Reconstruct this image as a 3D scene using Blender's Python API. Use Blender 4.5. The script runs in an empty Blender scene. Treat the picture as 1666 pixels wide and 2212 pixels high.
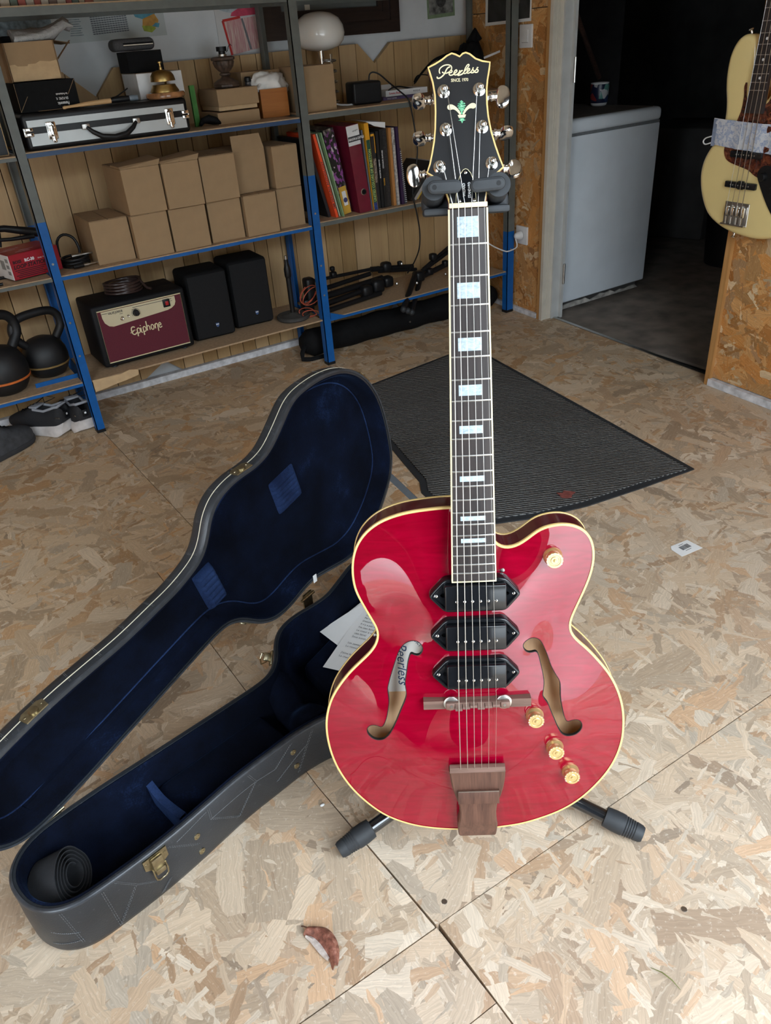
import bpy, bmesh, math, random
import numpy as np
from mathutils import Vector, Matrix
from mathutils.geometry import delaunay_2d_cdt

SC = bpy.context.scene
COL = SC.collection
random.seed(7)
PI = math.pi

# ------------------------------------------------------------------ camera
CAM_H = 1.19
RX = (0.83382425, -0.33904042, 0.43564746)
RY = (-0.54780288, -0.41071312, 0.72885303)
RZ = (-0.06818451, -0.84638427, -0.52818988)
cam_d = bpy.data.cameras.new('camera')
cam = bpy.data.objects.new('camera', cam_d)
COL.objects.link(cam)
cam.matrix_world = Matrix(((RX[0], -RX[1], -RX[2], 0), (RY[0], -RY[1], -RY[2], 0),
                           (RZ[0], -RZ[1], -RZ[2], CAM_H), (0, 0, 0, 1)))
cam_d.sensor_fit = 'VERTICAL'
cam_d.sensor_height = 36.0
cam_d.lens = 1650.0 / 2212.0 * 36.0
cam_d.clip_start = 0.02
SC.camera = cam

# ------------------------------------------------------------------ sky, daylight and exposure
w = bpy.data.worlds.new('overcast_sky'); SC.world = w
w.use_nodes = True
nt = w.node_tree; nt.nodes.clear()
wo = nt.nodes.new('ShaderNodeOutputWorld'); bg = nt.nodes.new('ShaderNodeBackground')
bg.inputs[0].default_value = (0.79, 0.90, 1.0, 1)
bg.inputs[1].default_value = 6.0
nt.links.new(bg.outputs[0], wo.inputs[0])
# sampling portal in the open garage door (sends the sky's own light in, adds none)
for nm_, x_, w_ in (('left_door_portal', -1.76, 1.96), ('garage_door_portal', .74, 1.28)):
    pl = bpy.data.lights.new(nm_, 'AREA'); pl.shape = 'RECTANGLE'; pl.size = w_; pl.size_y = 2.02
    pl.cycles.is_portal = True
    po = bpy.data.objects.new(nm_, pl); COL.objects.link(po)
    po.location = (x_, -0.40, 1.02); po.rotation_euler = (math.radians(90), 0, 0)
SC.view_settings.view_transform = 'Standard'
SC.view_settings.look = 'None'
SC.view_settings.gamma = 1.0
SC.view_settings.use_curve_mapping = False
SC.view_settings.exposure = 1.08
SC.cycles.use_denoising = True
SC.cycles.use_adaptive_sampling = True
SC.cycles.adaptive_threshold = 0.02
SC.cycles.max_bounces = 7
SC.cycles.diffuse_bounces = 4
SC.cycles.glossy_bounces = 4
SC.cycles.caustics_reflective = False
SC.cycles.caustics_refractive = False

# ------------------------------------------------------------------ helpers
def link(o, parent=None):
    COL.objects.link(o)
    if parent is not None: o.parent = parent
    return o

class MB:
    """collects geometry and links it as ONE mesh object"""
    def __init__(s): s.v = []; s.f = []
    def add(s, vs, fs, M=None):
        b = len(s.v)
        if M is not None: vs = [M @ Vector(p) for p in vs]
        s.v += [tuple(p) for p in vs]; s.f += [tuple(i + b for i in f) for f in fs]
        return s
    def box(s, c, d, M=None):
        x, y, z = c; a, b, h = d[0] / 2, d[1] / 2, d[2] / 2
        vs = [(x - a, y - b, z - h), (x + a, y - b, z - h), (x + a, y + b, z - h), (x - a, y + b, z - h),
              (x - a, y - b, z + h), (x + a, y - b, z + h), (x + a, y + b, z + h), (x - a, y + b, z + h)]
        return s.add(vs, [(0, 3, 2, 1), (4, 5, 6, 7), (0, 1, 5, 4), (1, 2, 6, 5), (2, 3, 7, 6), (3, 0, 4, 7)], M)
    def hexa(s, p, M=None):       # eight corners: bottom ring then top ring
        return s.add(p, [(0, 3, 2, 1), (4, 5, 6, 7), (0, 1, 5, 4), (1, 2, 6, 5), (2, 3, 7, 6), (3, 0, 4, 7)], M)
    def rbox(s, c, d, r, seg=3, M=None):
        bm = bmesh.new(); bmesh.ops.create_cube(bm, size=1)
        for v in bm.verts: v.co = Vector((c[0] + v.co.x * d[0], c[1] + v.co.y * d[1], c[2] + v.co.z * d[2]))
        bmesh.ops.bevel(bm, geom=list(bm.edges), offset=min(r, min(d) * 0.49), segments=seg, profile=0.5, affect='EDGES')
        bm.verts.index_update()
        s.add([v.co.copy() for v in bm.verts], [tuple(v.index for v in f.verts) for f in bm.faces], M); bm.free()
        return s
    def tube(s, pts, r, n=8, closed=False, caps=True, M=None, flat=None):
        pts = [Vector(p) for p in pts]; m = len(pts)
        rr = r if isinstance(r, (list, tuple)) else [r] * m
        vs, fs = [], []; up = None
        for i, p in enumerate(pts):
            if closed: t = pts[(i + 1) % m] - pts[i - 1]
            else: t = pts[min(i + 1, m - 1)] - pts[max(i - 1, 0)]
            t.normalize()
            if up is None:
                a = Vector((0, 0, 1)) if abs(t.z) < .9 else Vector((1, 0, 0))
                up = (a - t * a.dot(t)).normalized()
            else:
                up = (up - t * up.dot(t)); up = up.normalized() if up.length > 1e-6 else Vector((1, 0, 0))
            sd = t.cross(up)
            for k in range(n):
                a = 2 * PI * k / n
                vs.append(p + (up * math.cos(a) * (flat or 1) + sd * math.sin(a)) * rr[i])
        e = m if closed else m - 1
        for i in range(e):
            j = (i + 1) % m
            for k in range(n):
                l = (k + 1) % n
                fs.append((i * n + k, i * n + l, j * n + l, j * n + k))
        if caps and not closed:
            fs.append(tuple(range(n - 1, -1, -1))); fs.append(tuple((m - 1) * n + k for k in range(n)))
        return s.add(vs, fs, M)
    def cyl(s, a, b, r, n=16, r2=None, M=None):
        return s.tube([a, b], [r, r if r2 is None else r2], n, M=M)
    def lathe(s, prof, n=24, M=None):
        vs, fs = [], []; m = len(prof)
        for (r, z) in prof:
            for k in range(n):
                a = 2 * PI * k / n; vs.append((r * math.cos(a), r * math.sin(a), z))
        for i in range(m - 1):
            for k in range(n):
                l = (k + 1) % n; fs.append((i * n + k, i * n + l, (i + 1) * n + l, (i + 1) * n + k))
        if prof[0][0] > 1e-5: fs.append(tuple(range(n - 1, -1, -1)))
        if prof[-1][0] > 1e-5: fs.append(tuple((m - 1) * n + k for k in range(n)))
        return s.add(vs, fs, M)
    def prism(s, poly, z0, z1, M=None):
        n = len(poly)
        if sum(poly[i][0] * poly[(i + 1) % n][1] - poly[(i + 1) % n][0] * poly[i][1] for i in range(n)) < 0: poly = poly[::-1]
        vs = [(p[0], p[1], z0) for p in poly] + [(p[0], p[1], z1) for p in poly]
        fs = [tuple(range(n - 1, -1, -1)), tuple(range(n, 2 * n))] + [(i, (i + 1) % n, n + (i + 1) % n, n + i) for i in range(n)]
        return s.add(vs, fs, M)
    def loops(s, rings, closed=True, cap0=False, cap1=False, M=None):
        n = len(rings[0]); vs = [p for r in rings for p in r]; fs = []
        for i in range(len(rings) - 1):
            for k in range(n if closed else n - 1):
                l = (k + 1) % n; fs.append((i * n + k, i * n + l, (i + 1) * n + l, (i + 1) * n + k))
        if cap0: fs.append(tuple(range(n - 1, -1, -1)))
        if cap1: fs.append(tuple((len(rings) - 1) * n + k for k in range(n)))
        return s.add(vs, fs, M)
    def sphere(s, c, r, u=16, v=10, M=None, sc=(1, 1, 1)):
        pr = [(math.sin(PI * i / v), -math.cos(PI * i / v)) for i in range(v + 1)]
        pr[0] = (1e-6, -1); pr[-1] = (1e-6, 1)
        T = Matrix.Translation(c) @ Matrix.Diagonal((r * sc[0], r * sc[1], r * sc[2], 1))
        return s.lathe(pr, u, (M @ T) if M is not None else T)
    def ribbon(s, pts, wd, th, M=None):   # flat stroke in XY of M
        pts = [Vector((p[0], p[1])) for p in pts]; L = []; R_ = []; m = len(pts)
        for i in range(m):
            t = (pts[min(i + 1, m - 1)] - pts[max(i - 1, 0)]); t = t.normalized() if t.length > 1e-9 else Vector((1, 0))
            nn = Vector((-t.y, t.x)); ww = (wd[i] if isinstance(wd, (list, tuple)) else wd) / 2
            L.append(pts[i] + nn * ww); R_.append(pts[i] - nn * ww)
        vs, fs = [], []
        for i in range(m):
            vs += [(L[i].x, L[i].y, 0), (R_[i].x, R_[i].y, 0), (R_[i].x, R_[i].y, th), (L[i].x, L[i].y, th)]
        for i in range(m - 1):
            a, b = 4 * i, 4 * i + 4
            for k in range(4): fs.append((a + k, b + k, b + (k + 1) % 4, a + (k + 1) % 4))
        fs.append((3, 2, 1, 0)); e = 4 * (m - 1); fs.append((e, e + 1, e + 2, e + 3))
        return s.add(vs, fs, M)
    def text(s, body, size, M, ext=0.0002, shear=0.0, align='LEFT', sx=1.0, space=1.0, bold=0.0):
        cu = bpy.data.curves.new('t', 'FONT'); cu.body = body; cu.size = size; cu.extrude = ext; cu.shear = shear
        cu.align_x = align; cu.resolution_u = 2; cu.space_character = space; cu.offset = bold
        ob = bpy.data.objects.new('t', cu); COL.objects.link(ob)
        dg = bpy.context.evaluated_depsgraph_get()
        me = bpy.data.meshes.new_from_object(ob.evaluated_get(dg))
        X = M @ Matrix.Diagonal((sx, 1, 1, 1))
        s.add([v.co.copy() for v in me.vertices], [tuple(p.vertices) for p in me.polygons], X)
        bpy.data.objects.remove(ob); bpy.data.curves.remove(cu); bpy.data.meshes.remove(me)
        return s
    def build(s, name, m, parent=None, smooth=35, tri=False):
        me = bpy.data.meshes.new(name)
        me.from_pydata(s.v, [], s.f); me.validate(); me.update()
        if smooth:
            me.shade_smooth()
            if smooth < 180: me.set_sharp_from_angle(angle=math.radians(smooth))
        o = bpy.data.objects.new(name, me)
        if m is not None: me.materials.append(m)
        return link(o, parent)

def fixn(o):
    bm = bmesh.new(); bm.from_mesh(o.data); bmesh.ops.recalc_face_normals(bm, faces=bm.faces); bm.to_mesh(o.data); bm.free(); return o

def tag(o, label, cat, group=None):
    o['label'] = label; o['category'] = cat
    if group: o['group'] = group
    return o
def thing(name, label, cat, loc=(0, 0, 0), rz=0, group=None, M=None):
    o = bpy.data.objects.new(name, None); o.empty_display_size = .05; link(o)
    if M is not None: o.matrix_world = M
    else: o.location = loc; o.rotation_euler = (0, 0, rz)
    return tag(o, label, cat, group)
def single(name, mb, m, label, cat, loc=(0, 0, 0), rz=0, group=None, smooth=35, M=None):
    o = mb.build(name, m, None, smooth)
    if M is not None: o.matrix_world = M
    else: o.location = loc; o.rotation_euler = (0, 0, rz)
    return tag(o, label, cat, group)
def struct(o): o['kind'] = 'structure'; return o
def stuff(o): o['kind'] = 'stuff'; return o
def copy_tree(o, parent=None):
    c = o.copy(); COL.objects.link(c)
    if parent is not None: c.parent = parent
    for ch in list(o.children): copy_tree(ch, c)
    return c
def T(x, y, z): return Matrix.Translation((x, y, z))
def RotX(d): return Matrix.Rotation(math.radians(d), 4, 'X')
def RotY(d): return Matrix.Rotation(math.radians(d), 4, 'Y')
def RotZ(d): return Matrix.Rotation(math.radians(d), 4, 'Z')
def axisM(p, z, x=None):        # frame at p with given z axis
    z = Vector(z).normalized(); x = Vector(x) if x is not None else (Vector((1, 0, 0)) if abs(z.x) < .9 else Vector((0, 1, 0)))
    x = (x - z * x.dot(z)).normalized(); y = z.cross(x)
    return Matrix(((x.x, y.x, z.x, p[0]), (x.y, y.y, z.y, p[1]), (x.z, y.z, z.z, p[2]), (0, 0, 0, 1)))
FRONT = RotX(90)                # text facing -Y, upright

def catmull(P, closed, step):
    P = [np.array(p, float) for p in P]; n = len(P); out = []
    rng = range(n if closed else n - 1)
    for i in rng:
        if closed: a, b, c, d = P[i - 1], P[i], P[(i + 1) % n], P[(i + 2) % n]
        else: a, b, c, d = P[max(i - 1, 0)], P[i], P[i + 1], P[min(i + 2, n - 1)]
        k = max(1, int(round(np.linalg.norm(c - b) / step)))
        for j in range(k):
            t = j / k
            out.append(.5 * ((2 * b) + (-a + c) * t + (2 * a - 5 * b + 4 * c - d) * t * t + (-a + 3 * b - 3 * c + d) * t ** 3))
    if not closed: out.append(P[-1])
    return np.array(out)
def resample(P, step, closed=True):
    Q = np.vstack([P, P[:1]]) if closed else P
    d = np.r_[0, np.cumsum(np.linalg.norm(np.diff(Q, axis=0), axis=1))]
    n = max(8, int(round(d[-1] / step))); s = np.linspace(0, d[-1], n + (0 if closed else 1), endpoint=not closed)
    return np.stack([np.interp(s, d, Q[:, k]) for k in range(Q.shape[1])], 1)
def gsmooth(P, it):
    for _ in range(it): P = .5 * P + .25 * np.roll(P, 1, 0) + .25 * np.roll(P, -1, 0)
    return P
def normals2(P):
    t = np.roll(P, -1, 0) - np.roll(P, 1, 0); t /= np.linalg.norm(t, axis=1)[:, None] + 1e-12
    n = np.stack([t[:, 1], -t[:, 0]], 1)
    a = np.sum(P[:, 0] * np.roll(P[:, 1], -1) - np.roll(P[:, 0], -1) * P[:, 1])
    return n if a > 0 else -n          # outward
def inside(Q, poly):
    x, y = Q[:, 0], Q[:, 1]; r = np.zeros(len(Q), bool); n = len(poly); j = n - 1
    for i in range(n):
        xi, yi = poly[i]; xj, yj = poly[j]
        c = ((yi > y) != (yj > y)) & (x < (xj - xi) * (y - yi) / (yj - yi + 1e-15) + xi)
        r ^= c; j = i
    return r
def distpoly(Q, poly):
    a = poly; b = np.roll(poly, -1, 0); d = b - a; out = np.full(len(Q), 9.)
    for i in range(len(a)):
        t = np.clip(((Q - a[i]) @ d[i]) / (d[i] @ d[i] + 1e-15), 0, 1)
        out = np.minimum(out, np.linalg.norm(Q - (a[i] + t[:, None] * d[i]), axis=1))
    return out

# ------------------------------------------------------------------ materials
MATS = {}
class NT:
    def __init__(s, name):
        s.m = bpy.data.materials.new(name); s.m.use_nodes = True; s.t = s.m.node_tree
        s.b = s.t.nodes['Principled BSDF']
    def n(s, typ, **kw):
        nd = s.t.nodes.new('ShaderNode' + typ)
        for k, v in kw.items():
            if k in nd.inputs.keys(): s.set(nd, k, v)
            else: setattr(nd, k, v)
        return nd
    def set(s, nd, k, v):
        if hasattr(v, 'bl_rna') and isinstance(v, bpy.types.NodeSocket): s.t.links.new(v, nd.inputs[k])
        else: nd.inputs[k].default_value = v
    def l(s, a, b): s.t.links.new(a, b)
    def coord(s, kind='Object', scale=(1, 1, 1), rot=(0, 0, 0), loc=(0, 0, 0), src=None):
        if src is None: src = s.n('TexCoord').outputs[kind]
        mp = s.n('Mapping'); s.l(src, mp.inputs[0])
        mp.inputs['Scale'].default_value = scale; mp.inputs['Rotation'].default_value = rot; mp.inputs['Location'].default_value = loc
        return mp.outputs[0]
    def noise(s, vec, scale, detail=3, rough=.5, dist=0):
        nd = s.n('TexNoise'); s.l(vec, nd.inputs['Vector']); nd.inputs['Scale'].default_value = scale
        nd.inputs['Detail'].default_value = detail; nd.inputs['Roughness'].default_value = rough; nd.inputs['Distortion'].default_value = dist
        return nd.outputs['Fac']
    def ramp(s, fac, stops, interp='LINEAR'):
        r = s.n('ValToRGB'); s.l(fac, r.inputs[0]); e = r.color_ramp.elements; r.color_ramp.interpolation = interp
        while len(e) < len(stops): e.new(.5)
        for i, (p, c) in enumerate(stops):
            e[i].position = p; e[i].color = (*c, 1) if len(c) == 3 else c
        return r.outputs[0]
    def mix(s, fac, a, b, mode='MIX'):
        m = s.n('Mix', data_type='RGBA', blend_type=mode)
        for k, v in ((0, fac), (6, a), (7, b)):
            if isinstance(v, bpy.types.NodeSocket): s.l(v, m.inputs[k])
            elif k == 0: m.inputs[0].default_value = v
            else: m.inputs[k].default_value = (*v, 1) if len(v) == 3 else v
        return m.outputs[2]
    def math(s, op, a, b=0.0, c=None):
        m = s.n('Math', operation=op)
        for i, v in enumerate((a, b, c)):
            if v is None: continue
            if isinstance(v, bpy.types.NodeSocket): s.l(v, m.inputs[i])
            else: m.inputs[i].default_value = v
        return m.outputs[0]
    def bump(s, h, strength=.3, dist=.002):
        bp = s.n('Bump'); s.l(h, bp.inputs['Height']); bp.inputs['Strength'].default_value = strength; bp.inputs['Distance'].default_value = dist
        s.l(bp.outputs[0], s.b.inputs['Normal']); return bp
    def col(s, c):
        if isinstance(c, bpy.types.NodeSocket): s.l(c, s.b.inputs['Base Color'])
        else: s.b.inputs['Base Color'].default_value = (*c, 1)
    def p(s, **kw):
        nm = dict(rough='Roughness', metal='Metallic', coat='Coat Weight', coatr='Coat Roughness', sheen='Sheen Weight', spec='Specular IOR Level', trans='Transmission Weight', ior='IOR', sub='Subsurface Weight', alpha='Alpha')
        for k, v in kw.items():
            if isinstance(v, bpy.types.NodeSocket): s.l(v, s.b.inputs[nm[k]])
            else: s.b.inputs[nm[k]].default_value = v
        return s

def lin(r, g, b):
    f = lambda c: (c / 255 / 12.92) if c / 255 <= .04045 else ((c / 255 + .055) / 1.055) ** 2.4
    return (f(r), f(g), f(b))
def plain(name, c, rough=.5, var=.12, scale=60, bump=0.0, **kw):
    if name in MATS: return MATS[name]
    k = NT(name); co = k.coord()
    f = k.noise(co, scale, 3)
    d = tuple(x * (1 - var) for x in c); e = tuple(min(1, x * (1 + var)) for x in c)
    k.col(k.ramp(f, [(.3, d), (.7, e)])); k.p(rough=rough, **kw)
    if bump: k.bump(k.noise(co, scale * 6, 2), bump, .001)
    MATS[name] = k.m; return k.m

def grainwood(name, c1, c2, axis='X', scale=1.0, rough=.5, knots=False, rnd=0.0, coat=0.0, c3=None):
    if name in MATS: return MATS[name]
    k = NT(name); oi = k.n('ObjectInfo')
    src = k.n('TexCoord').outputs['Object']
    add = k.n('VectorMath', operation='ADD'); k.l(src, add.inputs[0])
    sc = k.n('VectorMath', operation='SCALE'); sc.inputs[0].default_value = (7.3, 3.1, 5.7); k.l(oi.outputs['Random'], sc.inputs['Scale']); k.l(sc.outputs[0], add.inputs[1])
    st = {'X': (.06, 1, 1), 'Y': (1, .06, 1), 'Z': (1, 1, .06)}[axis]
    v = k.coord(scale=tuple(x * scale for x in st), src=add.outputs[0])
    f1 = k.noise(v, 55, 4, .6, .6); f2 = k.noise(v, 260, 2, .5); f3 = k.noise(v, 9, 2)
    f = k.math('ADD', k.math('MULTIPLY', f1, .6), k.math('ADD', k.math('MULTIPLY', f2, .2), k.math('MULTIPLY', f3, .25)))
    c = k.ramp(f, [(.36, c2), (.62, c1)])
    if c3 is not None: c = k.mix(k.math('MULTIPLY', oi.outputs['Random'], .75), c, c3)
    if rnd:
        hv = k.n('HueSaturation'); k.l(c, hv.inputs['Color']); k.l(k.math('ADD', k.math('MULTIPLY', oi.outputs['Random'], rnd), 1 - rnd / 2), hv.inputs['Value']); c = hv.outputs[0]
    if knots:
        vk = k.coord(scale=(1, 1, .55), src=add.outputs[0])
        vo = k.n('TexVoronoi'); k.l(vk, vo.inputs['Vector']); vo.inputs['Scale'].default_value = 5.5
        c = k.mix(k.ramp(vo.outputs['Distance'], [(.035, (1, 1, 1)), (.10, (0, 0, 0))]), c, tuple(x * .3 for x in c2))
    k.col(c); k.p(rough=rough, coat=coat); k.bump(f, .15, .0006); MATS[name] = k.m; return k.m

def osb(name, tint, dark, light, plane='XY', bright=1.0, seedoff=0.0, lo=.0, contrast=1.0, near_grey=None):
    """oriented strand board: overlapping strands from several turned cell layers, the top-most one wins"""
    k = NT(name); oi = k.n('ObjectInfo')
    src = k.n('TexCoord').outputs['Object']
    if plane == 'YZ': src = k.coord(rot=(0, math.radians(90), 0), src=src)
    if plane == 'XZ': src = k.coord(rot=(math.radians(90), 0, 0), src=src)
    off = k.n('VectorMath', operation='SCALE'); off.inputs[0].default_value = (3.7, 5.1, 0); k.l(oi.outputs['Random'], off.inputs['Scale'])
    ad = k.n('VectorMath', operation='ADD'); k.l(src, ad.inputs[0]); k.l(off.outputs[0], ad.inputs[1])
    # gentle warp so that strand edges are ragged
    wn = k.n('TexNoise'); k.l(ad.outputs[0], wn.inputs['Vector']); wn.inputs['Scale'].default_value = 26; wn.inputs['Detail'].default_value = 5
    ws = k.n('VectorMath', operation='MULTIPLY_ADD'); k.l(wn.outputs['Color'], ws.inputs[0]); ws.inputs[1].default_value = (.017, .017, 0); k.l(ad.outputs[0], ws.inputs[2])
    best = None
    for i, (ang, ln_, wd_) in enumerate([(-27, .15, .044), (34, .17, .056), (80, .13, .036), (-66, .15, .046), (6, .18, .060), (-44, .07, .018), (57, .08, .014), (17, .09, .022), (-12, .05, .009), (-84, .05, .010)]):
        rt = k.n('VectorRotate', rotation_type='Z_AXIS'); k.l(ws.outputs[0], rt.inputs[0]); rt.inputs['Angle'].default_value = math.radians(ang)
        v = k.coord(scale=(1 / ln_, 1 / wd_, 0), loc=(i * 3.3 + seedoff, i * 7.7, 0), src=rt.outputs[0])
        sp_ = k.n('SeparateXYZ'); k.l(v, sp_.inputs[0])
        row = k.math('FLOOR', sp_.outputs[1])
        wn1 = k.n('TexWhiteNoise', noise_dimensions='1D'); k.l(row, wn1.inputs['W'])
        cell = k.math('FLOOR', k.math('MULTIPLY_ADD', wn1.outputs['Value'], 9.0, sp_.outputs[0]))
        cb = k.n('CombineXYZ'); k.l(row, cb.inputs[0]); k.l(cell, cb.inputs[1]); cb.inputs[2].default_value = i * 1.7
        wn3 = k.n('TexWhiteNoise', noise_dimensions='3D'); k.l(cb.outputs[0], wn3.inputs['Vector'])
        se = k.n('SeparateColor'); k.l(wn3.outputs['Color'], se.inputs[0])
        gv = k.coord(scale=(18, 420, 0), loc=(i, i * 2.2, 0), src=rt.outputs[0])
        gn = k.n('TexNoise', noise_dimensions='2D'); k.l(gv, gn.inputs['Vector']); gn.inputs['Scale'].default_value = 1; gn.inputs['Detail'].default_value = 3
        edge = k.math('ABSOLUTE', k.math('SUBTRACT', k.math('FRACT', sp_.outputs[1]), .5))
        bias = (0 if wd_ > .023 else -.05)
        pri = k.math('ADD', k.math('MULTIPLY_ADD', edge, -.35, se.outputs[0]), bias)
        cur = (pri, se.outputs[1], se.outputs[2], gn.outputs['Fac'])
        if best is None: best = cur
        else:
            gt = k.math('GREATER_THAN', cur[0], best[0])
            def sel(a, b):
                m = k.n('Mix', data_type='FLOAT'); k.l(gt, m.inputs[0]); k.l(a, m.inputs[2]); k.l(b, m.inputs[3]); return m.outputs[0]
            best = (k.math('MAXIMUM', cur[0], best[0]), sel(best[1], cur[1]), sel(best[2], cur[2]), sel(best[3], cur[3]))
    pri, hue, val, gr = best
    c = k.ramp(hue, [(0, tint[0]), (.25, tint[1]), (.5, tint[2]), (.72, tint[3]), (.86, tint[4]), (1, tint[5])])
    g = k.ramp(gr, [(.32, (1 - .20 * contrast,) * 3), (.66, (1.0 + .05 * contrast,) * 3)])
    c = k.mix(1.0, c, g, 'MULTIPLY')
    c = k.mix(1.0, c, k.ramp(val, [(0, (1 - .36 * contrast,) * 3), (.5, (.97,) * 3), (1, (1.10,) * 3)]), 'MULTIPLY')
    big = k.noise(ad.outputs[0], 1.7, 3)
    c = k.mix(k.ramp(big, [(.4, (0, 0, 0)), (.8, (.35,) * 3)]), c, dark)
    fine = k.noise(ad.outputs[0], 130, 3, .6)
    c = k.mix(k.ramp(fine, [(.58, (0, 0, 0)), (.78, (.55,) * 3)]), c, light)
    spk = k.noise(k.coord(scale=(1, 3.2, 1), rot=(0, 0, .6), src=ad.outputs[0]), 60, 2, .5)
    c = k.mix(k.ramp(spk, [(.70, (0, 0, 0)), (.80, (.7,) * 3)]), c, tuple(x * .35 for x in dark))
    if near_grey:      # greyer and slightly paler at the low Y end, fading out along Y
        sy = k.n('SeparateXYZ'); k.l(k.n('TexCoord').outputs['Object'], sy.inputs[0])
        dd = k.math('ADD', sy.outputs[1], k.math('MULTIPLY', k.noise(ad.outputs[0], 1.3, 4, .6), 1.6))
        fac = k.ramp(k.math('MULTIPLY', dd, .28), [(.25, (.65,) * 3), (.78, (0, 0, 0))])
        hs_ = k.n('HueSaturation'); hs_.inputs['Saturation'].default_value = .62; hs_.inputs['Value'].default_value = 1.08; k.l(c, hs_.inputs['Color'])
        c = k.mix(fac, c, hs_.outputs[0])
    k.col(c); k.p(rough=.62, spec=.35)
    k.bump(k.math('ADD', k.math('MULTIPLY', pri, .7), k.math('MULTIPLY', gr, .3)), .35, .0012)
    MATS[name] = k.m; return k.m

# material instances
M_OSB = osb('osb_floor', [(.62, .46, .30), (.54, .38, .23), (.68, .55, .40), (.58, .41, .25), (.58, .33, .15), (.40, .29, .19)], (.44, .30, .18), (.80, .70, .56), 'XY', contrast=.85, near_grey=True)
M_OSBW = osb('osb_wall', [(.62, .29, .085), (.52, .21, .05), (.68, .38, .15), (.58, .25, .065), (.78, .60, .37), (.38, .17, .06)], (.36, .15, .04), (.78, .60, .36), 'YZ', seedoff=4.0, contrast=1.15)
M_PINE = grainwood('pine_plank', (.50, .32, .135), (.38, .215, .085), 'Z', 1.0, .6, True, .38, c3=(.46, .32, .18))
M_PLASTER = plain('white_plaster', (.62, .64, .66), .9, .05, 12)
M_WHITE = plain('white_paint', (.70, .70, .70), .5, .05, 30)
M_CREAMF = plain('cream_frame', (.62, .57, .48), .5, .06, 20)
M_GREYF = plain('grey_door_frame', (.50, .51, .50), .5, .06, 20)
M_DIRTYW = plain('dusty_white_strip', (.60, .60, .62), .8, .25, 40)
M_TRIMW = grainwood('orange_trim_wood', (.55, .30, .11), (.42, .20, .06), 'Z', 1.2, .5)
M_CONC = plain('dark_concrete', (.20, .165, .135), .85, .35, 9, .15)
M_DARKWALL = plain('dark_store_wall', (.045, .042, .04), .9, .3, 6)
M_BLUE = plain('blue_steel', (.004, .095, .33), .42, .10, 30, spec=.4)
M_NAVY = plain('navy_steel', (.02, .055, .13), .45, .12, 30)
M_GREY = plain('green_grey_steel', (.115, .125, .115), .5, .1, 30)
M_BOARD = plain('chipboard_shelf', (.40, .27, .16), .8, .14, 90)
M_CARD = plain('cardboard', (.33, .215, .115), .85, .05, 25)
M_CARDD = plain('cardboard_edge', (.52, .36, .20), .85, .08, 40)
M_CARDIN = plain('cardboard_inside', (.20, .12, .06), .9, .1, 40)
M_BLACK = plain('black_plastic', (.008, .008, .009), .42, .1, 60, spec=.35)
M_BLACKM = plain('matt_black', (.006, .006, .0065), .8, .2, 60, spec=.15)
M_RUBBER = plain('black_rubber', (.022, .025, .029), .62, .12, 90)
M_CHROME = plain('chrome', (.80, .79, .77), .12, .03, 40, metal=1.0)
M_STEEL = plain('dull_steel', (.52, .50, .47), .32, .12, 60, metal=1.0)
M_BRASS = plain('aged_brass', (.46, .32, .12), .36, .2, 40, metal=1.0)
M_ANTBR = plain('antique_brass', (.36, .31, .20), .34, .25, 90, metal=1.0)
M_WHITEP = plain('white_print', (.78, .78, .78), .6, .02, 30)
M_PAPER = plain('white_paper', (.78, .78, .77), .8, .03, 20)
M_INK = plain('dark_ink', (.04, .04, .045), .7, .05, 30)
M_GLASS = plain('opal_glass', (.80, .77, .72), .18, .03, 8, coat=.6)
M_FREEZER = plain('white_enamel', (.72, .77, .82), .38, .04, 8)

# ------------------------------------------------------------------ room shell
WALL0 = T(2.406, 1.357, 0) @ RotZ(-math.degrees(math.atan(.078)))      # right wall frame: local x outward, y along the wall
def wallx(y): return 2.406 + .078 * (y - 1.357)

fl = struct(MB().box((-.2, 1.17, -.035), (5.8, 4.0, .03)).build('floor', M_BLACKM))
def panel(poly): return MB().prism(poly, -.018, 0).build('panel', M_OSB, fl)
g = .0009
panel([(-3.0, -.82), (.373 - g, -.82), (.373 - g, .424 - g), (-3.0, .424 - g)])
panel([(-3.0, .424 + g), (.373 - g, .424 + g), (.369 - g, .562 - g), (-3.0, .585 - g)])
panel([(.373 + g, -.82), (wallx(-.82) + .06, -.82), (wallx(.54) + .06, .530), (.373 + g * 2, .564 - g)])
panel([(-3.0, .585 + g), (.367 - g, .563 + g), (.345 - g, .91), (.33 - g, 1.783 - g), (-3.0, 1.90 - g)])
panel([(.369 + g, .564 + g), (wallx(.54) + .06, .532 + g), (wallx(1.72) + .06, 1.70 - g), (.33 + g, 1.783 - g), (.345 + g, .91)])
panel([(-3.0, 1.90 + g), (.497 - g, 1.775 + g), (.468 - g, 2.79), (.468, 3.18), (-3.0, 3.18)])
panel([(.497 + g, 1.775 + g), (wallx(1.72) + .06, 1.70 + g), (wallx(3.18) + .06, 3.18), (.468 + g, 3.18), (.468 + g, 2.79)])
def floor_screw(x, y):
    MB().lathe([(.0001, .0008), (.0022, .0009), (.0045, .0006), (.0048, 0)], 14, T(x, y, 0)).build('screw', M_STEEL, fl)
floor_screw(.403, .588); floor_screw(.70, .36); floor_screw(.62, .70)

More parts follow.
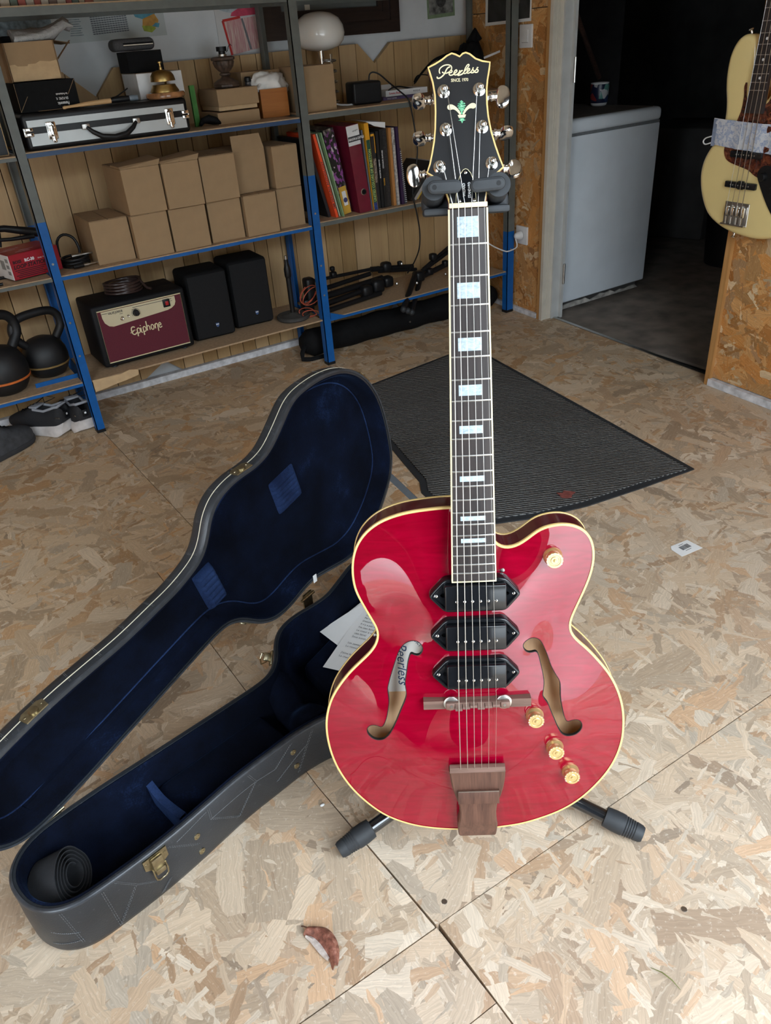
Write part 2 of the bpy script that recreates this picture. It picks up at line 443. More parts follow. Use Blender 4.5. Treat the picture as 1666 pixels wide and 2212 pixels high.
wb = struct(MB().box((-.2, 3.23, 1.225), (5.8, .12, 2.47)).build('wall_back', M_PLASTER))
joints = [round(-3.0 + .107 * i, 3) for i in range(12)] + [-1.72, -1.60, -1.49, -1.39, -1.29, -1.18, -1.08, -.97, -.87, -.76, -.66, -.55, -.45, -.35, -.25, -.15, -.06, .04, .14, .24, .34, .44, .538, .636, .734, .829, .928, 1.017, 1.083, 1.144, 1.208, 1.268, 1.333, 1.393,
          1.46, 1.53, 1.605, 1.68, 1.755, 1.831, 1.911, 2.011, 2.10, 2.19, 2.28, 2.37, 2.46, 2.56]
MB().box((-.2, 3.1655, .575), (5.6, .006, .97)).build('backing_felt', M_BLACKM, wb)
topz = [(-2, 1.16), (-1.0, 1.16), (-.9, 1.075), (-.81, 1.16), (-.3, 1.16), (-.2, 1.075), (-.11, 1.16), (.728, 1.159), (.825, 1.074), (.906, 1.159), (1.922, 1.168), (2.0, 1.094), (2.086, 1.164), (3, 1.172)]
botz = [(-2, .03), (.755, .03), (.85, .085), (.915, .03), (1.985, .03), (2.033, .078), (2.07, .03), (3, .03)]
def prof(P, x): return float(np.interp(x, [p[0] for p in P], [p[1] for p in P]))
for a, b in zip(joints[:-1], joints[1:]):
    x0, x1 = a + .0016, b - .0016
    tp = [(x, prof(topz, x)) for x in sorted([x0, x1] + [p[0] for p in topz if x0 < p[0] < x1])]
    bt = [(x, prof(botz, x)) for x in sorted([x0, x1] + [p[0] for p in botz if x0 < p[0] < x1])]
    dy = random.uniform(-.0012, .0012)
    MB().prism(bt + tp[::-1], 0, .022, T(0, 3.1615 + dy, 0) @ FRONT).build('plank', M_PINE, wb)
MB().box((-.2, 3.138, .013), (5.4, .03, .028)).build('baseboard', M_DIRTYW, wb)

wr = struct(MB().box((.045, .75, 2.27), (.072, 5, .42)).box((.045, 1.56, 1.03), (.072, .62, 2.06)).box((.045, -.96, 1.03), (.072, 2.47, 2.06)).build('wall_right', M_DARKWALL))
wr.matrix_world = WALL0
def wpan(y0, y1, z0, z1): MB().box((.004, (y0 + y1) / 2, (z0 + z1) / 2), (.012, y1 - y0, z1 - z0)).build('panel', M_OSBW, wr)
wpan(1.285, 1.83, .022, 1.24); wpan(1.285, 1.83, 1.243, 2.47)
wpan(-.98, .256, .03, 1.24); wpan(-.98, .256, 1.243, 2.47); wpan(-2.2, -.983, .03, 2.47); wpan(.258, 1.283, 2.07, 2.47)
MB().box((-.008, -.96, .014), (.024, 2.44, .026)).box((-.006, 1.56, .012), (.02, .55, .022)).build('baseboard', M_DIRTYW, wr)
# doorway without a leaf
dr = struct(MB().box((.016, 1.252, 1.02), (.055, .014, 2.04)).build('door_1', M_CREAMF)); dr.matrix_world = WALL0
MB().box((-.004, 1.268, 1.02), (.016, .024, 2.04)).build('trim', M_TRIMW, dr)
MB().box((-.010, 1.249, 1.02), (.010, .018, 2.04)).build('casing', M_CREAMF, dr)
MB().box((.062, 1.246, 1.02), (.042, .020, 2.04)).build('jamb', M_GREYF, dr)
MB().box((.088, 1.236, 1.02), (.012, .030, 2.04)).build('door_stop', M_GREYF, dr)
MB().box((.012, 1.2455, 1.02), (.004, .004, 2.04)).box((.022, 1.2455, 1.02), (.004, .004, 2.04)).build('moulding', M_CREAMF, dr)
for z in (.205, 1.02):
    h = MB(); h.box((.092, 1.2195, z), (.006, .005, .085)); h.cyl((.088, 1.217, z - .045), (.088, 1.217, z + .045), .006, 10)
    h.build('hinge', M_STEEL, dr)
MB().box((-.006, .267, 1.02), (.020, .022, 2.04)).build('trim', M_TRIMW, dr)
MB().box((.05, .280, 1.02), (.10, .006, 2.04)).build('jamb', M_TRIMW, dr)
MB().box((.02, .76, 2.055), (.08, .98, .03)).build('lintel', M_CREAMF, dr)
MB().box((.060, .76, -.003), (.018, .98, .012)).build('threshold', M_STEEL, dr)

struct(MB().box((-3.05, 1.2, 1.225), (.1, 4.1, 2.47)).build('wall_left', M_OSBW))
struct(MB().box((-.25, 1.2, 2.50), (6.0, 4.2, .08)).build('ceiling', plain('ceiling_board', (.34, .28, .21), .9, .08, 10)))
struct(MB().box((-2.88, -.45, 1.1), (.26, .1, 2.3)).box((-.34, -.45, 1.1), (.86, .1, 2.3)).box((1.88, -.45, 1.1), (.98, .1, 2.3)).box((-.3, -.45, 2.28), (5.6, .1, .46)).build('wall_front', plain('dark_reflection_wall', (.09, .07, .055), .8, .2, 12)))  # unseen front wall; dark pier added so the guitar lacquer reflects dark
struct(MB().box((0, -9.0, -.06), (40, 16.3, .06)).build('ground', plain('pale_gravel', (.60, .59, .57), .95, .1, 30)))
# store room behind the doorway
struct(MB().box((4.0, 2.4, -.03), (2.86, 5.0, .04)).build('floor', M_CONC)).name = 'floor_store'
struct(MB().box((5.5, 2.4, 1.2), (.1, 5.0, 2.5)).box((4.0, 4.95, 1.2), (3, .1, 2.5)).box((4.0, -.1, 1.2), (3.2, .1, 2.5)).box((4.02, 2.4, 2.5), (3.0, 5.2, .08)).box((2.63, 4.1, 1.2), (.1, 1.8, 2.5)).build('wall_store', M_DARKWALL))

# ------------------------------------------------------------------ steel shelving
sh = thing('shelving_unit', 'long blue and grey steel shelving with chipboard boards against the plank wall', 'shelving', (1.46, 2.80, 0))
SO = Vector((1.46, 2.80, 0))
def sbox(mb, x0, x1, y0, y1, z0, z1): mb.box(((x0 + x1) / 2 - SO.x, (y0 + y1) / 2 - SO.y, (z0 + z1) / 2), (x1 - x0, y1 - y0, z1 - z0)); return mb
def post(xl, w, y, tz, side, flip):
    for nm, z0, z1, m in (('post', 0.004, tz, M_BLUE), ('upper_post', tz, 2.0, M_GREY)):
        q = MB(); t = .003
        sbox(q, xl, xl + w, y if not flip else y - t, y + t if not flip else y, z0, z1)
        s0 = xl if side == 'L' else xl + w - t
        sbox(q, s0, s0 + t, y if not flip else y - .032, y + .032 if not flip else y, z0, z1)
        p_ = q.build(nm, m, sh)
        if nm == 'post':
            sbox(MB(), xl - .001, xl + w + .001, y - .001 if not flip else y - .033, y + .033 if not flip else y + .001, 0, .012).build('foot', M_BLACK, p_)
            for zz in (.30, .42, .62):
                if zz < tz: MB().cyl((xl + w / 2 - SO.x, y - SO.y - .0015, zz), (xl + w / 2 - SO.x, y - SO.y + .001, zz), .004, 10).build('rivet', M_STEEL, p_)
post(.449, .030, 2.80, .752, 'L', False); post(1.447, .034, 2.80, .757, 'L', False); post(2.452, .040, 2.80, .380, 'L', False)
post(.462, .030, 3.115, .70, 'L', True); post(1.470, .032, 3.115, .757, 'L', True); post(2.47, .034, 3.115, .38, 'L', True)
post(-.55, .030, 2.80, .752, 'L', False); post(-.55, .030, 3.115, .70, 'L', True)
def beam(x0, x1, z0, z1, m, y=2.803, nm='beam'): sbox(MB(), x0, x1, y, y + .003, z0, z1).build(nm, m, sh)
def board(x0, x1, z, y0=2.806, m=M_BOARD, th=.006): return sbox(MB(), x0, x1, y0, 3.112, z - th, z).build('shelf_board', m, sh)
bays = [(-.52, .449, (('g', .937, .951), ('g', .564, .578), ('b', .189, .203), ('g', 1.312, 1.336))),
        (.479, 1.447, (('n', .940, .957), ('b', .562, .577), (None, .18, .20), ('g', 1.310, 1.336))),
        (1.481, 2.452, (('g', .944, .965), ('g', .566, .584), ('b', .186, .200), ('g', 1.310, 1.336)))]
for x0, x1, bs in bays:
    for c, z0, z1 in bs:
        m = {'g': M_GREY, 'b': M_BLUE, 'n': M_NAVY, None: None}[c]
        if m is not None:
            beam(x0, x1, z0, z1 - .004, m); beam(x0, x1, z0, z1 - .004, m, 3.095)
            for xx in (x0, x1 - .003): sbox(MB(), xx, xx + .003, 2.806, 3.095, z0, z1 - .006).build('side_beam', m, sh)
        board(x0 + .001, x1 - .001, z1)
beam(.30, .449, .203, .2185, M_BLUE, 2.868)
# torn packing board hanging under the front of the bottom shelf
tb = [(.482, .203), (.482, .158), (.52, .162), (.56, .168), (.60, .172), (.648, .180), (.652, .200), (.62, .207), (.585, .200), (.55, .201)]
MB().prism([(x - SO.x, z) for x, z in tb], 0, .004, T(0, 2.800 - SO.y, 0) @ FRONT).build('torn_edge', M_CARDD, sh)
MB().prism([(x - SO.x, z) for x, z in [(1.483, .196), (1.483, .222), (1.545, .199), (1.56, .196)]], 0, .003, T(0, 2.802 - SO.y, 0) @ FRONT).build('gusset', M_BLUE, sh)

# ------------------------------------------------------------------ the red archtop guitar (local frame: x to the treble side, y down the strings, z to the back)
GM = Matrix(((0.8301704686067862, -0.1254957840980561, 0.543201437062535, 0.5617695807569689),
             (-0.5574066057742426, -0.16810653690273095, 0.8130424761903947, 0.7084216470256431),
             (-0.010717690629369205, -0.9777479227409203, -0.20950926156947874, 1.0196019389305995), (0, 0, 0, 1)))
gt = thing('archtop_guitar', 'cherry red archtop guitar with three black pickups hanging in a stand', 'guitar', M=GM)

def redmat():
    k = NT('cherry_lacquer'); co = k.coord()
    f1 = k.noise(k.coord(scale=(.16, 1, 1)), 95, 3, .6, .8); f2 = k.noise(co, 5, 2)
    c = k.ramp(f1, [(.3, (.20, .0006, .010)), (.7, (.29, .001, .018))])
    c = k.mix(k.ramp(f2, [(.35, (0, 0, 0)), (.75, (.5,) * 3)]), c, (.20, .0006, .012))
    k.col(c); k.p(rough=.6, coat=1.0, coatr=.012, spec=0.0); k.b.inputs['Coat IOR'].default_value = 1.65
    return k.m
M_RED = redmat()
M_REDD = plain('dark_cherry_side', (.10, .002, .010), .35, .15, 20, coat=1.0, coatr=.03)
M_BIND = plain('cream_binding', (.74, .52, .20), .38, .06, 50, coat=.4)
M_BIND2 = plain('pale_cream', (.80, .70, .44), .4, .05, 50)
M_HEADBLK = plain('black_headstock_lacquer', (.013, .013, .014), .30, .1, 30, coat=.3)
M_SPRUCE = grainwood('pale_inside_wood', (.86, .58, .34), (.76, .48, .26), 'Y', 1.5, .6)
M_ROSE = grainwood('rosewood', (.135, .062, .040), (.055, .023, .015), 'Y', 2.2, .5)
M_ROSEX = grainwood('rosewood_bridge', (.19, .11, .085), (.09, .05, .036), 'X', 2.2, .55)
M_EBONY = grainwood('dark_fingerboard', (.040, .030, .028), (.016, .013, .014), 'Y', 2.0, .38)
M_PUBLK = plain('gloss_black_cover', (.008, .009, .011), .12, .1, 20)
M_STRING = plain('string_steel', (.62, .61, .58), .28, .02, 20, metal=1.0)
def pearlmat(nm, cols, sc):
    k = NT(nm); co = k.coord(); f = k.noise(k.coord(scale=(1, 1.6, 1)), sc, 4, .6, 1.5)
    k.col(k.ramp(f, cols)); k.p(rough=.22, coat=.5); return k.m
M_PEARL = pearlmat('mother_of_pearl', [(.3, (.34, .42, .48)), (.5, (.50, .60, .66)), (.7, (.66, .73, .77))], 110)
M_ABAL = pearlmat('green_abalone', [(.3, (.02, .10, .06)), (.45, (.10, .42, .22)), (.6, (.30, .62, .40)), (.75, (.18, .42, .42))], 260)
def goldmat():
    k = NT('gold_knob'); k.col((.74, .55, .24)); k.p(rough=.30, metal=.75, coat=1.0, coatr=.05); return k.m
M_GOLD = goldmat()

OUT = [(-28, 362), (-52, 363), (-78, 365.5), (-98, 369.5), (-119, 377), (-136, 388), (-149, 402), (-158, 420), (-162, 440), (-162.5, 459), (-160, 477), (-154, 493), (-146, 511), (-139, 526), (-134, 537), (-133, 548), (-136, 559), (-144, 572), (-159, 587), (-177, 605), (-192, 624), (-204, 643), (-212.5, 664), (-217.5, 688), (-218, 714), (-214.5, 742), (-207.5, 768), (-197.5, 791), (-184.5, 813), (-166, 836), (-144, 857), (-120, 871.5), (-93, 882), (-62, 888.5), (-28, 891.5), (0, 892), (32, 889.5), (68, 884), (99, 874), (128, 861), (154, 843), (176, 820), (196, 792), (209, 763), (215.5, 733), (216, 705), (213.5, 680), (206.5, 654), (198, 634), (188, 617), (171, 594.5), (157, 578.5), (144, 566), (136.5, 556), (134, 547), (134, 538), (139, 523), (145, 508), (152, 490), (158.5, 471), (162.5, 451.5), (163, 435), (160.5, 420.5), (155, 408.5), (147, 400.5), (135, 394.5), (120, 392), (104.5, 393.5), (89, 398.5), (76.5, 408.5), (65.5, 416.5), (55, 421.5), (46, 422.5), (38, 420.5), (31, 415), (27, 405), (26, 385), (25, 366)]
FR = [(68, 565), (73, 559.5), (81, 557), (89, 560), (94, 566), (98, 575), (103, 588), (108, 604), (114, 617), (120.5, 629), (121.5, 638), (122, 655), (124.5, 671), (128, 687), (132, 695), (137, 693.5), (145.5, 693), (152, 697), (154.5, 705), (151.5, 713), (143.5, 717.5), (133.5, 717), (125, 711.5), (119, 701), (114, 688), (108, 672), (103, 658), (96, 646.5), (97, 635), (97.5, 622), (95, 606), (92, 592), (89, 580), (85.5, 576), (81, 577.5), (74.5, 577), (69.5, 571.5)]
FLh = [(-96, 561), (-90, 557), (-82, 555), (-75, 557.5), (-71.5, 564), (-73, 572), (-79, 576.5), (-85, 574.5), (-88.5, 573), (-93, 587), (-96, 605), (-98.5, 619), (-97.5, 637), (-101, 649), (-107, 663), (-115, 682.5), (-120, 693.5), (-125.5, 703), (-132.5, 711), (-141, 715), (-149.5, 713.5), (-155.5, 708), (-157.5, 700), (-154.5, 694), (-148, 691), (-141, 692), (-136, 694.5), (-132, 690), (-128, 680), (-125, 667), (-122.5, 651), (-123.5, 633), (-122, 625), (-117.5, 610), (-111.5, 592), (-106, 576.5), (-101, 567)]
ZR, ZD = .030, .0175
outl = gsmooth(resample(catmull(np.array(OUT) / 1000, True, .003), .005), 4)
holes = [gsmooth(resample(catmull(np.array(h_) / 1000, True, .002), .0028), 1) for h_ in (FLh, FR)]
gx, gy = np.meshgrid(np.arange(-.22, .221, .0055), np.arange(.355, .90, .0055))
gx = gx + (np.arange(gx.shape[0]) % 2)[:, None] * .00275
Q = np.stack([gx.ravel(), gy.ravel()], 1)
Q = Q[inside(Q, outl)]; Q = Q[distpoly(Q, outl) > .0035]
for h_ in holes: Q = Q[~inside(Q, h_)]; Q = Q[distpoly(Q, h_) > .0025]
pts = [tuple(p) for p in outl] + [tuple(p) for h_ in holes for p in h_] + [tuple(p) for p in Q]
edges = []; b = 0
for lp in [outl] + holes:
    n = len(lp); edges += [(b + i, b + (i + 1) % n) for i in range(n)]; b += n
r_ = delaunay_2d_cdt([Vector(p) for p in pts], edges, [], 0, 1e-7)
V2 = np.array([(v.x, v.y) for v in r_[0]]); F2 = [tuple(f) for f in r_[2]]
cen = np.array([V2[list(f)].mean(0) for f in F2]); ok = inside(cen, outl)
for h_ in holes: ok &= ~inside(cen, h_)
F2 = [f for f, k in zip(F2, ok) if k]
d_ = np.where(inside(V2, outl), distpoly(V2, outl), 0)
def arch(d):
    t = np.clip(d / .135, 0, 1); return .55 * t * t * (3 - 2 * t) + .45 * t * t * t * (t * (6 * t - 15) + 10)
hz = arch(d_)
nb = [set() for _ in V2]
for f in F2:
    for i in range(3): nb[f[i]].add(f[i - 1]); nb[f[i - 1]].add(f[i])
ii = np.concatenate([np.full(len(s), i) for i, s in enumerate(nb)]).astype(int); jj = np.concatenate([np.array(list(s), int) for s in nb if s])
cnt = np.bincount(ii, minlength=len(V2)).astype(float); cnt[cnt == 0] = 1
fix = d_ < .001
for _ in range(60):
    av = np.bincount(ii, weights=hz[jj], minlength=len(V2)) / cnt
    hz = np.where(fix, hz, .4 * hz + .6 * av)
ztop = ZR - ZD * hz
def top_z(x, y):
    k = np.argmin((V2[:, 0] - x) ** 2 + (V2[:, 1] - y) ** 2); return float(ztop[k])
mb = MB(); mb.v = [(p[0], p[1], z) for p, z in zip(V2, ztop)]
def ccw(f):
    a, b2, c = (V2[i] for i in f); s = (b2[0] - a[0]) * (c[1] - a[1]) - (b2[1] - a[1]) * (c[0] - a[0]); return f if s < 0 else f[::-1]
mb.f = [ccw(f) for f in F2]
top = mb.build('carved_top', M_RED, gt, 180)
DEP = .046
nrm = normals2(outl)
def ring(off, z): return [(p[0] + q[0] * off, p[1] + q[1] * off, z) for p, q in zip(outl, nrm)]
fixn(MB().loops([ring(0, ZR), ring(0, ZR + DEP * .5), ring(0, ZR + DEP)], True, False, True).build('body_rim', M_REDD, gt, 50))
for z0, z1, nm in ((ZR - .0012, ZR + .0036, 'top_binding'), (ZR + DEP - .003, ZR + DEP + .0008, 'back_binding')):
    fixn(MB().loops([ring(-.0022, z0 + .0002), ring(.0003, z0), ring(.0009, z0 + .0006), ring(.0009, z1), ring(-.0003, z1)]).build(nm, M_BIND, gt, 60))
MB().add([(p[0] * .97, .63 + (p[1] - .63) * .97, ZR + .0325) for p in outl], [tuple(range(len(outl)))]).build('inside_back', M_SPRUCE, gt, 0)
MB().loops([ring(-.0035, ZR + .002), ring(-.0035, ZR + .034)]).build('inside_rim', M_SPRUCE, gt, 60)
q = MB(); q.v = [(p_[0], p_[1], z_ + .0024) for p_, z_ in zip(V2, ztop)]; q.f = [ccw(f)[::-1] for f in F2]; q.build('inside_top', M_SPRUCE, gt, 180)
for h_ in holes:
    n2 = normals2(h_)
    rg = lambda o, dz: [(p[0] - q[0] * o, p[1] - q[1] * o, top_z(p[0], p[1]) + dz) for p, q in zip(h_, n2)]
    fixn(MB().loops([rg(-.0008, -.0003), rg(.0002, -.0002), rg(.0002, .0045), rg(-.0006, .0045)]).build('f_hole_edge', M_BLACK, gt, 40))
lb = MB().box((-.105, .612, ZR + .0323), (.072, .098, .0004)).build('maker_label', plain('label_paper', (.88, .87, .82), .8, .03, 20), gt)
LBM = T(-.105, .612, ZR + .0318) @ Matrix(((0, 1, 0, 0), (1, 0, 0, 0), (0, 0, -1, 0), (0, 0, 0, 1)))
lbt = MB(); lbt.text('Peerless', .021, LBM @ T(-.033, -.004, 0), .0001, .35)
for sx in (-1, 1):
    for sy in (-1, 1):
        for kk in range(3):
            cx, cy = sx * (.040 - kk * .005), sy * (.028 - (kk % 2) * .004)
            lbt.tube([(cx + .0035 * math.cos(t_ * .6) * (1 - t_ * .07), cy + .0035 * math.sin(t_ * .6) * (1 - t_ * .07), 0) for t_ in range(11)], .00045, 4, M=LBM)
lbt.build('label_print', plain('blue_ink', (.05, .09, .18), .7), lb, 0)

# neck, fingerboard, frets, inlays
L = .648
def hw(y): return (.01927 + .01605 * y / 1.0318) * 1.0318 + .0007
mb = MB(); yE = .4555
fb = []
for y in np.linspace(-.001, yE, 12):
    h = hw(y); fb.append([(-h, y, .0055), (-h, y, .0006), (-h * .6, y, -.0004), (0, y, -.0008), (h * .6, y, -.0004), (h, y, .0006), (h, y, .0055)])
mb.loops(fb, False); n_ = len(mb.v); mb.f.append(tuple(range(6, -1, -1))); mb.f.append(tuple(n_ - 7 + i for i in range(7)))
fbo = fixn(mb.build('fingerboard', M_EBONY, gt, 50))
mb = MB()
for s in (-1, 1):
    mb.loops([[(s * (hw(y) + .0016), y, .006), (s * (hw(y) + .0016), y, -.0002), (s * (hw(y) - .0003), y, -.0004), (s * (hw(y) - .0003), y, .006)] for y in np.linspace(-.001, yE + .001, 10)], True, True, True)
mb.box((0, yE + .0009, .0027), (hw(yE) * 2 + .003, .0018, .0064))
fixn(mb.build('fingerboard_binding', M_BIND2, fbo, 30))
for n in range(1, 21):
    y = L * (1 - 2 ** (-n / 12)); h = hw(y) - .0004
    MB().tube([(-h, y, -.0002), (-h * .5, y, -.0010), (0, y, -.0013), (h * .5, y, -.0010), (h, y, -.0002)], .00115, 6).build('fret', M_STEEL, fbo, 60)
for a, wd, ht in [(.5, (-.0125, .0115), .60), (2.5, (-.0140, .0120), .54), (4.5, (-.0143, .0135), .53), (6.5, (-.0147, .0137), .50), (8.5, (-.0150, .0140), .43), (11.5, (-.0158, .0152), .37), (14.5, (-.0160, .0158), .37), (16.5, (-.0160, .0160), .40)]:
    n0 = int(a); y0 = L * (1 - 2 ** (-n0 / 12)); y1 = L * (1 - 2 ** (-(n0 + 1) / 12)); yc = (y0 + y1) / 2; hh = (y1 - y0) * ht
    q = MB(); xs = np.linspace(wd[0], wd[1], 5)
    q.loops([[(x, yc - hh / 2, -.0010 + abs(x) * .012), (x, yc + hh / 2, -.0010 + abs(x) * .012), (x, yc + hh / 2, .002), (x, yc - hh / 2, .002)] for x in xs], True, True, True)
    fixn(q.build('inlay_block', M_PEARL, fbo, 20))
nk = []
for y in np.linspace(-.012, .372, 14):
    h = hw(max(y, 0)) + .0012; dp = .0165 + .006 * max(y, 0) / .37 + max(0, (y - .33)) * .35
    nk.append([(-h * math.cos(a), y, .0056 + dp * math.sin(a)) for a in np.linspace(0, PI, 11)])
mb = MB().loops(nk, True, True, True); fixn(mb.build('neck', M_REDD, gt, 60))
# wooden block carrying the end of the fingerboard over the top
mb = MB(); mb.box((0, .408, .0155), (.050, .092, .020)); mb.build('neck_block', M_REDD, gt)
mb = MB().rbox((0, -.0045, -.0002), (.0427, .0052, .0085), .0008, 2); mb.build('nut', M_BIND2, gt)

# headstock, drawn in (x, d) on a face tilted 14 degrees back
HS = [(-38.5, 147.8), (-30.5, 151.2), (-23, 155.1), (-17.3, 159), (-11.8, 161.2), (-7.3, 159.7), (-3.2, 157.3), (0, 160.1), (3.7, 161), (8.2, 159.2), (14.4, 154), (21.6, 151), (30.2, 149.1), (29, 140.4), (26.9, 130.1), (25.6, 119.7), (25.6, 105.6), (26.5, 92.3), (29.2, 76.3), (33.3, 61), (37.5, 48.2), (41.3, 37.7), (32.3, 30.2), (25, 20), (21.8, 11.6), (20.3, 3.5), (20, -0.5), (-20.6, .5), (-21.8, 6.8), (-23.6, 12.4), (-28.5, 22), (-36.3, 31.1), (-44.3, 36.5), (-40.8, 45.7), (-38.1, 56.3), (-35.2, 69.5), (-33.5, 82.7), (-32.4, 100.4), (-32.3, 118), (-34.1, 131.3), (-37.3, 142.9)]
hs = [(a / 1000, b / 1000) for a, b in HS]
ph = math.radians(14)
HM = T(0, -.005, .003) @ Matrix(((1, 0, 0, 0), (0, -math.cos(ph), -math.sin(ph), 0), (0, math.sin(ph), -math.cos(ph), 0), (0, 0, 0, 1)))   # local (x, d, out of the face)
def shrink(P, o):
    P = np.array(P); n2 = normals2(P); return [tuple(p - q * o) for p, q in zip(P, n2)]
hd = MB().prism(hs, -.0145, -.0016, HM).build('headstock', M_REDD, gt)
hf = MB().prism(shrink(hs, .0013), -.002, .0004, HM).build('headstock_face', M_HEADBLK, hd)
hi = np.array(shrink(hs, .0015)); ho = np.array(shrink(hs, -.0002))
R4 = lambda P, z: [(p[0], p[1], z) for p in P]
fixn(MB().loops([R4(hi, .0001), R4(hi, .0007), R4(ho, .0007), R4(ho, -.0032)], M=HM).build('headstock_binding', M_BIND, hd, 20))
# script logo as single strokes, traced as handwriting: unit = 1 mm on the face
def PX(l): # points noted on a 12.8 px/unit sketch of the face
    return [(-2.2 + (a - 849) * .03945 - (b - 300) * .0014, 141.8 - (b - 300) * .0378 - (a - 849) * .0025) for a, b in l]
strokes = [
 ([(268, 380), (248, 340), (245, 300), (262, 245), (310, 195), (380, 155), (460, 138), (530, 145), (575, 175), (590, 225), (570, 280), (520, 330), (460, 362), (400, 370), (350, 355), (328, 330)], 30),
 ([(545, 190), (490, 215), (450, 260), (420, 320), (385, 390), (330, 450), (270, 495), (215, 510), (185, 490), (195, 465)], 34),
 ([(520, 360), (570, 350), (600, 320), (585, 290), (550, 305), (525, 350), (520, 400), (555, 425), (610, 415), (655, 385)], 30),
 ([(640, 390), (700, 350), (735, 310), (720, 275), (685, 295), (655, 350), (660, 400), (700, 415), (750, 395), (790, 350), (815, 310)], 30),
 ([(805, 285), (822, 310), (870, 300), (892, 285)], 26), ([(875, 290), (820, 345), (775, 395), (765, 425), (800, 420), (870, 395), (915, 355)], 34),
 ([(905, 365), (960, 300), (1030, 215), (1070, 150), (1055, 125), (1015, 150), (970, 225), (935, 310), (925, 365), (960, 375), (1010, 350)], 28),
 ([(1000, 345), (1050, 310), (1090, 270), (1075, 235), (1040, 260), (1015, 315), (1020, 360), (1060, 365), (1110, 335)], 28),
 ([(1105, 345), (1150, 290), (1185, 215)], 28), ([(1180, 220), (1175, 260), (1205, 305), (1190, 345), (1140, 355), (1110, 335)], 32), ([(1170, 215), (1200, 218)], 22),
 ([(1200, 340), (1260, 280), (1305, 205)], 28), ([(1300, 210), (1290, 250), (1322, 290), (1300, 335), (1250, 345), (1215, 325)], 32), ([(1288, 205), (1330, 212)], 22)]
lg = MB(); LG = HM @ T(0, 0, .0004) @ Matrix.Diagonal((.001, .001, 1, 1))
for st, wd in strokes:
    P = catmull([(a, b) for a, b in PX(st)], False, .35)
    lg.ribbon(P, wd * .0385, .0003, LG)
lg.build('script_logo', M_BIND2, hd, 0)
MB().text('SINCE. 1970', .0047, HM @ T(-.0041, .1308, .0004) @ RotZ(-1.0), .0001, align='CENTER', sx=.78, bold=.00006).build('since_print', M_BIND2, hd, 0)
# inlaid emblem: two cream horns on a green stem
EM = HM @ T(-.0030, .1030, .0004) @ Matrix.Diagonal((1, .76, 1, 1))
em = MB()
def horn(s):
    P = [(1.0, -8.5), (2.0, -5), (4.5, -.5), (7.5, 3.2), (11, 5.6), (14.3, 5.2), (15.8, 2.6), (15.2, -.3), (12.8, -1.9), (10.2, -1.2), (8, -1.8), (5.5, -4.2), (3.3, -7.6), (2.6, -9.2)]
    c_ = catmull(P, True, .5); return [(s * a / 1000, b / 1000) for a, b in c_]
em.prism(horn(1), 0, .0003, EM); em.prism(horn(-1), 0, .0003, EM)
em.prism([(-.0046, -.0095), (.0046, -.0095), (.0034, -.0135), (-.0034, -.0135)], 0, .0003, EM)
em.build('horn_inlay', M_BIND2, hd, 0)
em = MB()
for y, wd, tl in ((7.2, 2.2, 1.9), (4.6, 4.3, 2.3), (1.6, 4.8, 2.4), (-1.2, 4.2, 2.2), (-3.8, 3.2, 2.0)):
    em.prism([(-wd / 1000, (y + 1) / 1000), (0, (y - 1.2) / 1000), (wd / 1000, (y + 1) / 1000), ((wd - 1.1) / 1000, (y + 1 + tl * .6) / 1000), (0, (y + tl * .55) / 1000), (-(wd - 1.1) / 1000, (y + 1 + tl * .6) / 1000)], 0, .00025, EM)
em.prism([(0, .0105), (.0016, .0088), (0, .0072), (-.0016, .0088)], 0, .00025, EM); em.prism([(-.0008, .0100), (.0008, .0100), (.0010, -.0085), (-.0010, -.0085)], 0, .0002, EM)
em.prism([(-.0033, -.0142), (-.0015, -.0158), (-.0042, -.0172), (-.0014, -.0178), (0, -.0215), (.0014, -.0178), (.0042, -.0172), (.0015, -.0158), (.0033, -.0142)], 0, .00025, EM)
em.build('abalone_inlay', M_ABAL, hd, 0)
# truss rod cover
P = [(-.0130, .0015), (.0092, .0005), (.0088, .010), (.0078, .019), (.0064, .0265), (.0040, .033), (.0010, .0368), (-.0012, .0376), (-.0036, .0366), (-.0064, .033), (-.0088, .0265), (-.0106, .019), (-.0122, .010)]
tc = MB().prism(P, .0004, .0022, HM).build('truss_rod_cover', M_PUBLK, hd)
pi = np.array(P); po_ = np.array(shrink(P, -.0006))
MB().loops([R4(pi, .0022), R4(pi, .0024), R4(po_, .0024), R4(po_, .0010)], M=HM).build('cover_edge', M_BIND2, tc, 20)
tt = MB()
tt.text('WIZARD', .0040, HM @ T(-.0025, .0082, .0022) @ RotZ(90), .0001, sx=.92, bold=.00010); tt.text('STANDARD', .0040, HM @ T(.0035, .0066, .0022) @ RotZ(90), .0001, sx=.80, bold=.00010)
tt.build('cover_print', M_WHITEP, tc, 0)
for x, d in ((-.0014, .0338), (-.0090, .0036), (.0072, .0036)):
    MB().lathe([(.0018, 0), (.0017, .0006), (.0008, .0010), (.0001, .0010)], 10, HM @ T(x, d, .0022)).build('screw', M_CHROME, tc)
